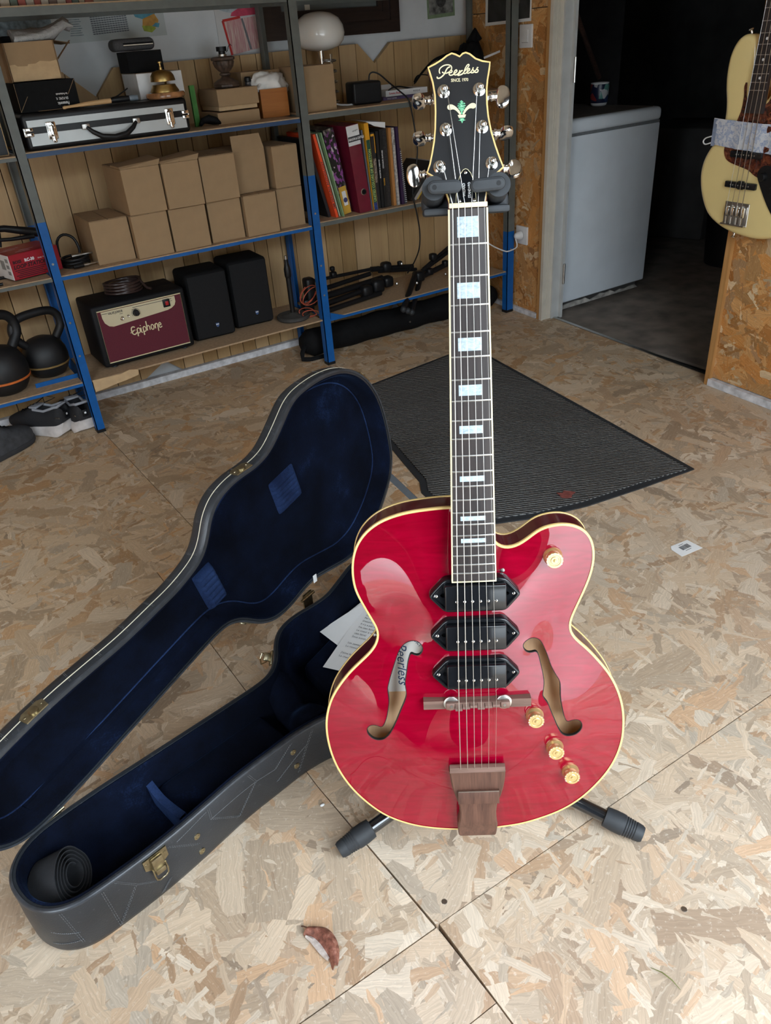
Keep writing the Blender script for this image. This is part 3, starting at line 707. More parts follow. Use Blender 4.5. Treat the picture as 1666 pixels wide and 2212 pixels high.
# tuning machines
TU = [(-.022, .1213, 78), (-.0213, .0811, 80), (-.0297, .0417, 12), (.017, .121, -8), (.019, .0816, 82), (.0282, .0426, -28)]
POSTS = []
for x, d, ang in TU:
    s = -1 if x < 0 else 1
    q = MB(); q.lathe([(.0071, 0), (.0071, .0008), (.0060, .0016), (.0048, .0020), (.0046, .0030), (.0033, .0032), (.0032, .0095), (.0028, .0110), (.0012, .0118), (.0001, .0119)], 20, HM @ T(x, d, .0004))
    tn = q.build('tuning_machine', M_CHROME, hd, 50)
    xe = np.interp(d, [.03, .0417, .08, .12, .15], [.040, .0395, .031, .0285, .030]) if s > 0 else -np.interp(d, [.03, .0417, .08, .12, .15], [.044, .042, .0335, .0325, .036])
    q = MB(); q.cyl((x, d, -.020), (xe + s * .004, d, -.020), .0032, 12, M=HM); q.lathe([(.0046, 0), (.0050, .001), (.0044, .0025), (.0038, .004), (.0044, .0055), (.0036, .007)], 14, HM @ axisM((xe + s * .003, d, -.020), (s, 0, 0)))
    q.rbox((x + s * .004, d, -.019), (.016, .013, .009), .002, 2, M=HM)
    q.build('gear_housing', M_CHROME, tn, 50)
    kd = [(0, -.0095), (.0035, -.0128), (.0085, -.0130), (.0128, -.0095), (.0150, -.003), (.0150, .004), (.0130, .0090), (.0085, .0115), (.0040, .0110), (.0008, .0070), (-.0008, 0)]
    kc = catmull(kd, True, .0012)
    BM = HM @ T(xe + s * .0095, d, -.020) @ Matrix.Rotation(math.radians(ang), 4, 'X') @ Matrix.Diagonal((s, 1, 1, 1))
    bi = np.array([(p[0], p[1]) for p in kc]); n2 = normals2(bi)
    rr = lambda o, z: [(p[0] - q2[0] * o, p[1] - q2[1] * o, z) for p, q2 in zip(bi, n2)]
    q = MB().loops([rr(.0018, -.0030), rr(.0003, -.0020), rr(0, 0), rr(.0003, .0020), rr(.0018, .0030)], True, True, True, BM)
    fixn(q.build('tuning_button', M_CHROME, tn, 45))
    POSTS.append(HM @ Vector((x, d, .0070)))
# pickups
for yc in (.4795, .5395, .6005):
    tilt = 0
    z0 = .0145
    hx = [(-.0625, 0), (-.040, -.0245), (.0425, -.0245), (.0645, 0), (.0435, .0245), (-.040, .0245)]
    hx = [(a * .985, b) for a, b in hx]
    PM = T(0, yc, 0) @ Matrix.Diagonal((1, 1, -1, 1))
    hxr = np.array(resample(np.array(hx), .004)); hxr = gsmooth(hxr, 2); nh = normals2(hxr)
    rr = lambda o, z: [(p[0] - q2[0] * o, p[1] - q2[1] * o, z) for p, q2 in zip(hxr, nh)]
    q = MB().loops([rr(0, -.022), rr(0, -.0070), rr(.0008, -.0054), rr(.0022, -.0048), rr(.0045, -.0050), rr(.0060, -.0078), rr(.012, -.0085)], True, False, True, PM)
    pk = fixn(q.build('pickup_base', M_PUBLK, gt, 50))
    fixn(MB().rbox((.0015, yc, .0035), (.0815, .0365, .015), .0018, 3).build('pickup_cover', M_PUBLK, pk))
    for i in range(6):
        x = -.0245 + .0104 * i
        MB().lathe([(.0020, 0), (.0019, .0009), (.0009, .0012), (.0001, .0012)], 12, T(x + .001, yc + .004, -.0038) @ RotX(180)).build('pole_screw', M_CHROME, pk)
    for x in (-.0505, .0535):
        MB().lathe([(.0024, 0), (.0022, .0010), (.0010, .0014), (.0001, .0014)], 12, T(x, yc + .0005, .0085) @ RotX(180)).build('mounting_screw', M_CHROME, pk)
# bridge
bs = [(-.0745, .016), (-.060, .0165), (-.030, .014), (.030, .014), (.060, .0165), (.0765, .016), (.0765, .0035), (.050, .0035), (.040, .0055), (-.036, .0055), (-.046, .0035), (-.0745, .0035)]
br = MB().prism([(a, b) for a, b in bs], -.0065, .0065, T(.001, .648, 0) @ Matrix(((1, 0, 0, 0), (0, 0, 1, 0), (0, 1, 0, 0), (0, 0, 0, 1)))).build('bridge_base', M_ROSEX, gt)
sd = MB(); xs = [-.0425, -.0300, -.0200, -.0095, .0015, .0120, .0225, .032, .0475]
sd.box((.0025, .646, .0005), (.088, .010, .005))
for i in range(6):
    x = -.0245 + .0104 * i; oy = (.0035, .0010, -.0012, .0020, .0002, -.0015)[i]
    sd.hexa([(x - .0048, .6415 + oy * .5, -.002), (x + .0048, .6415 + oy * .5, -.002), (x + .0048, .6505, -.002), (x - .0048, .6505, -.002),
             (x - .0048, .6445 + oy, -.0072), (x + .0048, .6445 + oy, -.0072), (x + .0048, .6475 + oy, -.0078), (x - .0048, .6475 + oy, -.0078)])
for x in (-.036, .0405): sd.rbox((x, .646, -.0008), (.013, .011, .0075), .002, 2)
fixn(sd.build('saddle', M_ROSEX, br))
for x in (-.0345, .0395):
    q = MB(); q.lathe([(.0105, 0), (.0108, .0004), (.0108, .0026), (.0100, .0030)], 36, T(x, .6455, .0052) @ RotX(180)); q.cyl((x, .6455, .012), (x, .6455, -.0050), .0022, 10)
    q.build('thumbwheel', M_STEEL, br, 30)
# tailpiece
half = [(.7600, -.0405, .0415), (.775, -.0390, .0405), (.790, -.0365, .0385), (.805, -.0325, .0350), (.822, -.0275, .0295), (.838, -.0258, .0278), (.852, -.0270, .0285), (.862, -.0290, .0300), (.872, -.0295, .0300), (.884, -.0290, .0295), (.8925, -.0275, .0285)]
tl = []
for y, a, b in half:
    zt = np.interp(y, [.76, .80, .84, .858, .866, .8925], [.0000, .0010, .0045, .0050, .0075, .0170]); zb = np.interp(y, [.76, .84, .87, .8925], [.0130, .0200, .029, .0320])
    tl.append([(a, y, zb), (a, y, zt + .002), (a + .002, y, zt), (b - .002, y, zt), (b, y, zt + .002), (b, y, zb)])
mb = MB().loops(tl, True, True, True)
tp = fixn(mb.build('tailpiece', M_ROSE, gt, 40))
q = MB(); q.loops([[(-.0285, y, .003), (-.0285, y, z), (.0315, y, z), (.0315, y, .003)] for y, z in ((.7925, -.0038), (.796, -.0050), (.815, -.0038), (.8185, .0005))], True, True, True)
fixn(q.build('tailpiece_plate', M_ROSE, tp, 30))
MB().box((.0015, .7925, -.0042), (.059, .0012, .0012)).build('plate_edge', M_STEEL, tp)
q = MB(); q.loops([[(-.0395, y, .006), (-.0395, y, z), (.0405, y, z), (.0405, y, .006)] for y, z in ((.7515, .0035), (.7530, -.0006), (.7610, -.0012), (.7635, .0008))], True, True, True)
fixn(q.build('string_bar', M_ROSEX, tp, 30))
# knobs
for x, y in ((.1075, .4365), (.0840, .6760), (.1140, .7330), (.1395, .7830)):
    zt = top_z(x, y)
    kn = MB().lathe([(.0128, .0005), (.0128, .0030), (.0122, .0042), (.0106, .0066), (.0103, .0075), (.0112, .0088), (.0113, .0155), (.0107, .0165), (.0080, .0165), (.0074, .0158), (.0058, .0158), (.0050, .0165), (.0024, .0165), (.0018, .0178), (.0001, .0180)], 40, T(x, y, zt) @ RotX(180)).build('control_knob', M_GOLD, gt, 32)
    q = MB()
    for i in range(11):
        a = math.radians(-30 + i * 24)
        q.text(str(i), .0030, T(x, y, zt) @ RotX(180) @ RotZ(math.degrees(a)) @ T(.0093, 0, .0166) @ RotZ(-90), .00005, align='CENTER')
    q.build('knob_numbers', M_WHITEP, kn, 0)
    MB().lathe([(.0066, 0), (.0064, .0016), (.0034, .0020), (.0034, .004)], 12, T(x, y, zt) @ RotX(180)).build('washer', M_STEEL, kn)
MB().lathe([(.0030, 0), (.0028, .0015), (.0012, .0017), (.0004, .0004)], 12, T(.0405, .4535, top_z(.0405, .4535)) @ RotX(180)).build('pickguard_screw', M_STEEL, gt)
# strings
nutx = [-.0172, -.0106, -.0037, .0037, .0109, .0178]; order = [2, 1, 0, 3, 4, 5]
for i in range(6):
    xs_ = -.0245 + .0104 * i; oy = (.0035, .0010, -.0012, .0020, .0002, -.0015)[i]
    pp = POSTS[order[i]]; x0 = nutx[i]
    side = .0030 if pp.x < x0 else -.0030
    pts_ = [(pp.x + side, pp.y, pp.z), (x0, -.0055, -.0046), (x0, -.003, -.0046), (xs_, .646 + oy, -.0086), (xs_ * .97, .7535, -.0012), (xs_ * .97, .757, .0006)]
    MB().tube(pts_, (.00068, .00055, .00044, .00034, .00028, .00024)[i], 6).build('string', M_STRING, gt, 60)
    MB().tube([(pp.x + .0037 * math.cos(a_), pp.y + .0037 * math.sin(a_), pp.z - .0006 + .0010 * a_ / 6) for a_ in np.linspace(0, 12, 30)], .0005, 5).build('string_winding', M_STRING, gt, 60)
# strap pin at the lower end
MB().lathe([(.004, 0), (.0028, .003), (.0026, .008), (.0068, .010), (.0066, .012), (.0001, .0125)], 14, axisM((.0, .8925, ZR + DEP * .6), (0, 1, 0))).build('strap_pin', M_CHROME, gt)

# ------------------------------------------------------------------ guitar stand
st = thing('guitar_stand', 'black tripod guitar stand with padded neck cradle and rubber feet', 'guitar stand', (.594, .75, 0))
so = Vector((.594, .75, 0))
M_TUBE = plain('black_tube', (.008, .009, .011), .16, .1, 40, coat=1.0, coatr=.05)
def leg(foot, hub):
    foot = Vector(foot); hub = Vector(hub); dv = (hub - foot).normalized()
    lg_ = MB().cyl(foot + dv * .03 - so, hub - so, .0115, 20).build('leg', M_TUBE, st, 60)
    q = MB(); q.lathe([(.0125, 0), (.0145, .004), (.0155, .012)] + [p for k in range(5) for p in ((.0157 + k * .0004, .014 + k * .004), (.0148 + k * .0004, .0155 + k * .004), (.0162 + k * .0004, .0178 + k * .004))] + [(.0182, .038), (.0182, .052), (.0168, .066), (.0128, .067)], 24, axisM(foot - so, dv))
    q.build('rubber_foot', M_RUBBER, lg_, 25)
hubp = (.594, .742, .075)
leg((.306, .757, .0155), hubp); leg((.741, .479, .0155), hubp); leg((.815, 1.03, .0155), hubp)
q = MB(); q.cyl(Vector((.594, .748, .05)) - so, Vector((.594, .748, .14)) - so, .024, 20); q.cyl(Vector((.594, .748, .14)) - so, Vector((.594, .748, .16)) - so, .018, 16)
q.build('hub', M_BLACK, st, 40)
MB().cyl(Vector((.594, .748, .10)) - so, Vector((.594, .756, 1.045)) - so, .0115, 18).build('pole', M_TUBE, st, 60)
GI = Matrix.Translation(-so) @ GM
q = MB(); q.rbox((-.0005, -.0090, .048), (.100, .019, .034), .006, 3, M=GI); q.rbox((-.0005, .0005, .036), (.098, .008, .05), .003, 2, M=GI)
yk = q.build('neck_cradle', M_RUBBER, st, 40)
q = MB(); q.rbox((0, -.012, .062), (.05, .03, .03), .006, 2, M=GI); q.build('cradle_block', M_BLACK, st, 40)
for s, xa, xb, tl_, in ((-1, -.0440, -.0086, .5), (1, .0023, .0385, 2.6)):
    xp = (-.0375, .0335)[s > 0]
    q = MB(); nb_ = 9
    q.tube([(xp, -.013 - .0105 * i / nb_, .045 - .052 * i / nb_) for i in range(nb_ + 1)], [.0118 + (.0012 if i % 2 else 0) for i in range(nb_ + 1)], 20, M=GI)
    am = q.build('cradle_arm', M_RUBBER, st, 30)
    # flat stadium pad closing in front of the headstock
    yc = -.0237; r0 = .0058
    def stad(r, n=10): return [(xa + r0 - 0 + r * math.cos(a), r * math.sin(a)) for a in np.linspace(PI / 2, 3 * PI / 2, n)] + [(xb - r0 + r * math.cos(a), r * math.sin(a)) for a in np.linspace(-PI / 2, PI / 2, n)]
    PMx = GI @ T(0, yc - (xa + xb) / 2 * math.tan(math.radians(-tl_)) , -.013) @ RotZ(-tl_) @ Matrix.Diagonal((1, 1, -1, 1))
    q = MB().loops([[(a, b, z) for a, b in stad(r)] for r, z in ((r0 + .0008, -.006), (r0 + .0012, .000), (r0 + .0012, .0045), (r0 + .0004, .0058), (r0 - .0004, .0060), (r0 - .0010, .0068), (r0 - .0018, .0070))], True, True, True, PMx)
    pd = fixn(q.build('cradle_pad', M_RUBBER, am, 40))
    MB().lathe([(.0026, 0), (.0024, .0003), (.0001, .0003)], 16, PMx @ T((xa + .0066) if s < 0 else (xb - .0066), 0, .0069)).build('pad_rivet', M_BLACK, pd)

# ------------------------------------------------------------------ open guitar case: base flat on the floor, lid standing up on its hinges
def leathermat():
    k = NT('black_tolex'); co = k.coord()
    f = k.noise(co, 420, 2, .6); f2 = k.noise(co, 6, 3); sc = k.noise(k.coord(scale=(1, .12, 1), rot=(.3, .2, .5)), 150, 2)
    c = k.ramp(f2, [(.3, (.012, .015, .019)), (.75, (.026, .031, .039))])
    c = k.mix(k.ramp(sc, [(.66, (0, 0, 0)), (.80, (.35,) * 3)]), c, (.12, .125, .135))
    k.col(c); k.p(rough=.40, spec=.7); k.bump(f, .5, .0008); return k.m
M_TOLEX = leathermat()
def velvet(name, a, b, c_):
    k = NT(name); co = k.coord()
    f = k.noise(co, 7, 4, .65); f2 = k.noise(co, 300, 2, .6); ad = k.math('ADD', k.math('MULTIPLY', f, .8), k.math('MULTIPLY', f2, .22))
    c = k.ramp(ad, [(.42, a), (.60, b), (.80, c_)])
    k.col(c); k.p(rough=1.0, spec=.06, sheen=.10); k.b.inputs['Sheen Tint'].default_value = (.15, .30, .70, 1); k.b.inputs['Sheen Roughness'].default_value = .35
    k.bump(f2, .5, .0015); return k.m
M_VELVET = velvet('navy_plush', (.0022, .0030, .0065), (.0035, .006, .016), (.012, .025, .075))
M_RIB = velvet('blue_ribbed_plush', (.008, .014, .04), (.018, .036, .10), (.03, .065, .17))
M_STITCH = plain('pale_stitching', (.62, .56, .42), .8, .1, 90)
M_GSTITCH = plain('grey_stitching', (.12, .125, .13), .8, .2, 90)

CO = [(-.166, .945), (-.163, .968), (-.150, .992), (-.128, 1.012), (-.091, 1.028), (-.004, 1.048), (.087, 1.064), (.236, 1.090), (.330, 1.108), (.366, 1.122), (.392, 1.152), (.408, 1.185), (.428, 1.216), (.456, 1.240), (.496, 1.255), (.540, 1.262), (.585, 1.274), (.645, 1.312), (.70, 1.345), (.77, 1.360), (.845, 1.346), (.90, 1.322), (.935, 1.298), (.967, 1.255), (.993, 1.17), (1.002, 1.09), (.985, 1.015), (.945, .957), (.891, .919), (.828, .894), (.773, .886), (.71, .905), (.66, .917), (.616, .911), (.568, .894), (.515, .888), (.473, .902), (.44, .928), (.404, .945), (.34, .944), (.288, .934), (.211, .918), (.144, .898), (.08, .879), (.02, .865), (-.05, .853), (-.09, .850), (-.125, .862), (-.15, .888), (-.162, .92)]
case_o = gsmooth(resample(catmull(CO, True, .006), .009), 3)
cn = normals2(case_o)
CB = Vector((.42, 1.08, 0))
gc = thing('guitar_case', 'open black guitar case with navy plush lining, its lid standing up on hinges', 'guitar case', tuple(CB))
def cring(off, z): return [(p[0] + q[0] * off - CB.x, p[1] + q[1] * off - CB.y, z) for p, q in zip(case_o, cn)]
ZRIM = .115
base = fixn(MB().loops([cring(-.010, .0), cring(-.003, .003), cring(.0, .012), cring(.001, .06), cring(.0005, ZRIM - .006), cring(-.0015, ZRIM - .001), cring(-.004, ZRIM), cring(-.009, ZRIM - .0005), cring(-.0105, ZRIM - .004)], True, True, False).build('base_shell', M_TOLEX, gc, 60))
fixn(MB().loops([cring(.0002, ZRIM - .0045), cring(.0012, ZRIM - .0045), cring(.0012, ZRIM - .0015), cring(-.0012, ZRIM + .0008), cring(-.0042, ZRIM + .0010)]).build('base_edge', plain('worn_vinyl_edge', (.035, .039, .046), .34, .3, 60), base, 60))
lin_ = fixn(MB().loops([cring(-.0095, ZRIM - .0008), cring(-.013, ZRIM + .0005), cring(-.016, ZRIM - .004), cring(-.019, .07), cring(-.024, .022), cring(-.036, .016)], True, False, True).build('base_lining', M_VELVET, gc, 60))
# plush pieces inside: accessory box with tongue, neck rest
def bx(poly, z0, z1, nm, m, r=.006):
    q = MB(); P = resample(np.array([(a - CB.x, b_ - CB.y) for a, b_ in poly], float), .012); P = gsmooth(P, 1); n2 = normals2(P)
    R_ = lambda o, z: [(p[0] - k[0] * o, p[1] - k[1] * o, z) for p, k in zip(P, n2)]
    q.loops([R_(0, z0), R_(0, z1 - r), R_(r * .3, z1 - r * .3), R_(r, z1), R_(r * 2.2, z1)], True, False, True)
    return fixn(q.build(nm, m, lin_, 60))
bx([(.088, 1.040), (.318, 1.088), (.345, .972), (.118, .915)], .015, .055, 'accessory_box_lid', M_VELVET)
q = MB(); rows = []
for t in np.linspace(0, 1, 12):
    x = .074 + .026 * t; y = 1.050 - .125 * t; zz = .060 + .036 * (abs(t - .35) ** 1.4) * 1.3
    rows.append([(x - CB.x, y - CB.y, .02), (x - CB.x - .003, y - CB.y, zz), (x - CB.x + .010, y - CB.y + .003, zz + .004), (x - CB.x + .016, y - CB.y + .004, .03)])
fixn(q.loops(rows, False).build('box_tongue', M_RIB, lin_, 60))
q = MB(); rows = []
for t in np.linspace(0, 1, 16):
    x = .350 + .016 * t; y = 1.112 - .150 * t
    dip = .044 * math.exp(-((t - .42) / .24) ** 2)
    rows.append([(x + .000 - CB.x, y - CB.y, .02), (x - .006 - CB.x, y - CB.y, .085 - dip), (x + .010 - CB.x, y - CB.y + .003, .106 - dip), (x + .040 - CB.x, y - CB.y + .008, .108 - dip), (x + .058 - CB.x, y - CB.y + .010, .090 - dip), (x + .066 - CB.x, y - CB.y + .012, .02)])
fixn(q.loops(rows, False).build('neck_rest', M_VELVET, lin_, 80))
bx([(a, b_) for a, b_ in [(.46, 1.17), (.47, .955), (.62, .95), (.78, .925), (.92, .965), (.965, 1.09), (.94, 1.24), (.84, 1.315), (.72, 1.305), (.60, 1.235)]], .015, .042, 'body_cushion', M_VELVET)
# stitched patchwork on the near side, rivets and the latch: points (x along the side, z)
def nearwall(x, z, o=.0):
    ys = [(p[0], p[1]) for p in case_o if p[1] < .93 + .2 * p[0] and -.15 < p[0] < .44]
    ys.sort(); y = float(np.interp(x, [a for a, _ in ys], [b_ for _, b_ in ys]))
    sl = float(np.interp(x + .02, [a for a, _ in ys], [b_ for _, b_ in ys])) - float(np.interp(x - .02, [a for a, _ in ys], [b_ for _, b_ in ys])); sl /= .04
    n_ = Vector((sl, -1, 0)).normalized()
    return Vector((x - CB.x, y - CB.y, z)) + n_ * (.0012 + o), n_
sq = MB()
for a, b_ in [((-.112, .106), (-.100, .022)), ((-.050, .106), (-.044, .012)), ((-.044, .012), (-.003, .072)), ((-.028, .108), (-.003, .074)), ((-.003, .073), (.030, .045)), ((.078, .095), (.137, .104)), ((.142, .106), (.142, .080)), ((.142, .080), (.192, .030)), ((.142, .080), (.238, .078)), ((.192, .030), (.238, .078)), ((.238, .078), (.226, .106)), ((.238, .078), (.279, .072)), ((.279, .040), (.352, .076)), ((.279, .072), (.322, .104)), ((-.10, .05), (-.135, .06)), ((.326, .022), (.368, .104)), ((.05, .03), (.03, .012)), ((.11, .05), (.06, .10)), ((-.1, .03), (-.14, .028))]:
    for e in (-.0016, .0016):
        n_ = 14
        for i in range(0, n_):
            t0, t1 = i / n_, (i + .62) / n_
            P0, nn = nearwall(a[0] + (b_[0] - a[0]) * t0 + e, a[1] + (b_[1] - a[1]) * t0); P1, nn = nearwall(a[0] + (b_[0] - a[0]) * t1 + e, a[1] + (b_[1] - a[1]) * t1)
            sq.tube([P0 - nn * .0003, P1 - nn * .0003], .00042, 4)
stuff(sq.build('stitching', M_GSTITCH, base, 0))
for x, z in ((.110, .070), (.111, .029), (.322, .080), (.324, .041)):
    P0, nn = nearwall(x, z); MB().lathe([(.0062, -.001), (.0058, .0008), (.0030, .0014), (.0028, .0006), (.0001, .0006)], 16, axisM(P0, nn)).build('rivet', M_ANTBR, base)
def latch(P0, nn, up, lower=True):
    F = axisM(P0, nn, Vector(up).cross(nn))            # x along the rim, y up, z out
    q = MB(); q.prism([(-.021, .012), (.021, .012), (.021, -.010), (.012, -.016), (.010, -.026), (-.010, -.026), (-.012, -.016), (-.021, -.010)], -.001, .0020, F)
    lt = q.build('latch', M_ANTBR, base, 30)
    q = MB(); q.rbox((0, -.004, .0055), (.020, .026, .007), .002, 2, M=F); q.rbox((0, -.020, .0090), (.018, .012, .006), .0025, 2, M=F); q.build('latch_lever', M_ANTBR, lt, 40)
    MB().tube([F @ Vector(p) for p in ((-.011, -.012, .007), (-.0115, -.026, .009), (-.0105, -.036, .0085), (-.006, -.041, .008), (.006, -.041, .008), (.0105, -.036, .0085), (.0115, -.026, .009), (.011, -.012, .007))], .0016, 8).build('latch_bail', M_ANTBR, lt, 60)
    for x in (-.016, .016): MB().lathe([(.0026, 0), (.0022, .0009), (.0001, .0010)], 10, F @ T(x, .002, .002)).build('rivet', M_ANTBR, lt)
P0, nn = nearwall(.037, .097); latch(P0, nn, (0, 0, 1))
P0, nn = nearwall(.43, .097); latch(P0, nn, (0, 0, 1))
# latch on the far waist, standing open
F = axisM(Vector((.400 - CB.x, 1.186 - CB.y, .088)), (-.72, .30, .3))
q = MB(); q.rbox((0, 0, .002), (.030, .022, .004), .0015, 2, M=F); q.rbox((.002, .004, .010), (.018, .010, .016), .003, 2, M=F)
q.tube([F @ Vector(p) for p in ((-.008, .006, .010), (-.012, .02, .018), (0, .026, .020), (.012, .02, .018), (.008, .006, .010))], .0014, 6); q.build('latch', M_ANTBR, base, 40)

# lid, modelled closed and then swung 92 degrees about the hinge line
HA = Vector((-.1 - CB.x, 1.0269 - CB.y, ZRIM)); HK = Vector((math.cos(math.radians(22.3)), math.sin(math.radians(22.3)), 0))
LM = Matrix.Translation(HA) @ Matrix.Rotation(math.radians(-92.3), 4, HK) @ Matrix.Translation(-HA)
LZ0, LZ1 = ZRIM - .004, ZRIM + .040
lid = fixn(MB().loops([cring(-.009, LZ0), cring(-.003, LZ0 - .0002), cring(.0003, LZ0 + .002), cring(.0012, ZRIM + .018), cring(.0004, LZ1 - .009), cring(-.003, LZ1 - .003), cring(-.010, LZ1), cring(-.03, LZ1 + .002)], True, False, True, LM).build('lid_shell', M_TOLEX, gc, 60))
fixn(MB().loops([cring(.0004, LZ0 + .0016), cring(.0014, LZ0 + .0012), cring(.0002, LZ0 - .0012), cring(-.0042, LZ0 - .0012)], M=LM).build('lid_edge', MATS['worn_vinyl_edge'], lid, 60))
piping = MB()
pr_ = [Vector(p) for p in cring(.0014, ZRIM + .013)]
piping.tube([LM @ p for p in pr_], .0010, 5, closed=True); piping.build('piping', M_STITCH, lid, 60)
sq = MB(); nco = len(case_o)
for i0 in range(0, nco, 7):
    for e in (0, .0025):
        p, n_ = case_o[i0], cn[i0]; tg = (case_o[(i0 + 1) % nco] - case_o[i0 - 1]); tg = tg / np.linalg.norm(tg)
        sk = .006 * math.sin(i0 * 1.7)
        for k in range(6):
            z0 = ZRIM + .003 + k * .005; s0 = sk * k / 6
            A0 = (p[0] + n_[0] * .0015 + tg[0] * (e + s0) - CB.x, p[1] + n_[1] * .0015 + tg[1] * (e + s0) - CB.y, z0); A1 = (A0[0], A0[1], z0 + .003)
            sq.tube([LM @ Vector(A0), LM @ Vector(A1)], .0004, 4)
stuff(sq.build('stitching', M_GSTITCH, lid, 0))
llin = fixn(MB().loops([cring(-.0085, LZ0 + .0005), cring(-.012, LZ0 - .0005), cring(-.015, LZ0 + .004), cring(-.018, LZ1 - .015), cring(-.030, LZ1 - .007), cring(-.05, LZ1 - .006)], True, False, True, LM).build('lid_lining', M_VELVET, gc, 60))
ws = [Vector(p) for p in cring(-.034, LZ1 - .008)]
MB().tube([LM @ p for p in ws], .0016, 5, closed=True).build('lining_seam', M_RIB, llin, 60)
def ribpad(cx, cy, ang, lx, ly, h, n=7):
    q = MB(); rows = []
    us = np.linspace(0, 1, n * 6 + 1)
    for u in us:
        rb = .0022 * abs(math.sin(u * n * PI)); ed = min(1, u * 9, (1 - u) * 9)
        row = []
        for v_ in np.linspace(0, 1, 13):
            e2 = min(1, v_ * 7, (1 - v_) * 7); hh = h * math.sqrt(max(0, ed * e2)) + rb * min(ed, e2)
            px, py = (u - .5) * ly, (v_ - .5) * lx
            X = cx + py * math.cos(ang) - px * math.sin(ang); Y = cy + py * math.sin(ang) + px * math.cos(ang)
            row.append((X - CB.x, Y - CB.y, LZ1 - .004 - hh))
        rows.append(row)
    return fixn(q.loops(rows, False, M=LM).build('ribbed_pad', M_RIB, llin, 50))
ribpad(.400, 1.048, math.radians(10), .052, .095, .016)
ribpad(.672, 1.062, math.radians(12), .085, .085, .010, 8)
# raised plush channel that grips the neck
for oy in (-.055, .060):
    rows = []
    for t in np.linspace(0, 1, 14):
        x = -.09 + .44 * t; y = .945 + .2 * (x + .09) + oy
        rows.append([(x - CB.x, y - .012 - CB.y, LZ1 - .005), (x - CB.x, y - .009 - CB.y, LZ1 - .016), (x - CB.x, y + .009 - CB.y, LZ1 - .016), (x - CB.x, y + .012 - CB.y, LZ1 - .005)])
    fixn(MB().loops(rows, False, M=LM).build('neck_channel', M_VELVET, llin, 60))
def lidplate(i_x, nm='catch_plate'):
    k = int(np.argmin((case_o[:, 0] - i_x[0]) ** 2 + (case_o[:, 1] - i_x[1]) ** 2)); p, n_ = case_o[k], cn[k]
    F = LM @ axisM((p[0] + n_[0] * .001 - CB.x, p[1] + n_[1] * .001 - CB.y, ZRIM + .009), (n_[0], n_[1], 0), (-n_[1], n_[0], 0))
    q = MB(); q.prism([(-.021, -.013), (.021, -.013), (.023, .006), (.015, .012), (-.015, .012), (-.023, .006)], -.001, .002, F)
    pl_ = q.build(nm, M_ANTBR, lid, 30)
    q = MB(); q.lathe([(.0085, 0), (.0085, .003), (.0060, .0045), (.0001, .0048)], 16, F @ T(0, -.002, .0018)); q.build('catch', M_ANTBR, pl_, 30)
    for x in (-.016, .016): MB().lathe([(.0028, 0), (.0024, .0010), (.0001, .0011)], 10, F @ T(x, 0, .002)).build('rivet', M_ANTBR, pl_)
lidplate((.036, .872)); lidplate((.597, .905)); lidplate((.395, 1.165)); lidplate((.985, 1.02))
for t in (.02, .70):
    p = HA + HK * (t + .0); F = axisM(p + Vector((0, 0, -.004)), HK)
    q = MB(); q.cyl(p - HK * .022, p + HK * .022, .0036, 12); q.box((0, 0, 0), (.030, .003, .040), Matrix.Translation(p + Vector((0, .003, -.012))) @ RotZ(22.3)); q.build('hinge', M_ANTBR, base, 40)
# support strap between lid and base at the wide end
P0 = LM @ Vector((.93 - CB.x, 1.300 - CB.y, ZRIM + .002)); P1 = Vector((.965 - CB.x, 1.235 - CB.y, ZRIM - .02))
q = MB(); tq = (P1 - P0).normalized(); sd_ = Vector((.4, .5, .75)).normalized() * .011
q.hexa([P0 - sd_, P0 + sd_, P0 + sd_ + Vector((.001, .0012, 0)), P0 - sd_ + Vector((.001, .0012, 0)), P1 - sd_, P1 + sd_, P1 + sd_ + Vector((.001, .0012, 0)), P1 - sd_ + Vector((.001, .0012, 0))])
fixn(q.build('support_strap', M_RUBBER, base, 0))
kk = int(np.argmin((case_o[:, 0] - .585) ** 2 + (case_o[:, 1] - 1.274) ** 2)); p, n_ = case_o[kk], cn[kk]
F = LM @ axisM((p[0] - n_[0] * .004 - CB.x, p[1] - n_[1] * .004 - CB.y, LZ0 - .002), (0, 0, -1), (-n_[1], n_[0], 0))
MB().rbox((0, 0, 0), (.012, .020, .0012), .0005, 1, M=F).build('care_tag', M_PAPER, lid)

# rolled strap lying in the narrow end of the case
M_STRAP = plain('black_webbing', (.016, .017, .020), .8, .12, 120, .2)
sp = MB(); rows = []
ax = Vector((.72, -.38, .42)).normalized(); F = axisM((-.098, .948, .066), ax, (.3, .9, 0))
for i in range(150):
    a = i * .2; r = .014 + .029 * i / 150
    ex = 1 + .30 * abs(math.sin(a * .5))
    for k_ in (0,): rows.append([(r * ex * math.cos(a), r * math.sin(a), -.026 - .006 * i / 150), (r * ex * math.cos(a), r * math.sin(a), .024), ((r + .0016) * ex * math.cos(a), (r + .0016) * math.sin(a), .024), ((r + .0016) * ex * math.cos(a), (r + .0016) * math.sin(a), -.026 - .006 * i / 150)])
q = MB().loops(rows, True, True, True, F); o = fixn(q.build('rolled_strap', M_STRAP, None, 50)); tag(o, 'black guitar strap rolled up in the narrow end of the case', 'strap')

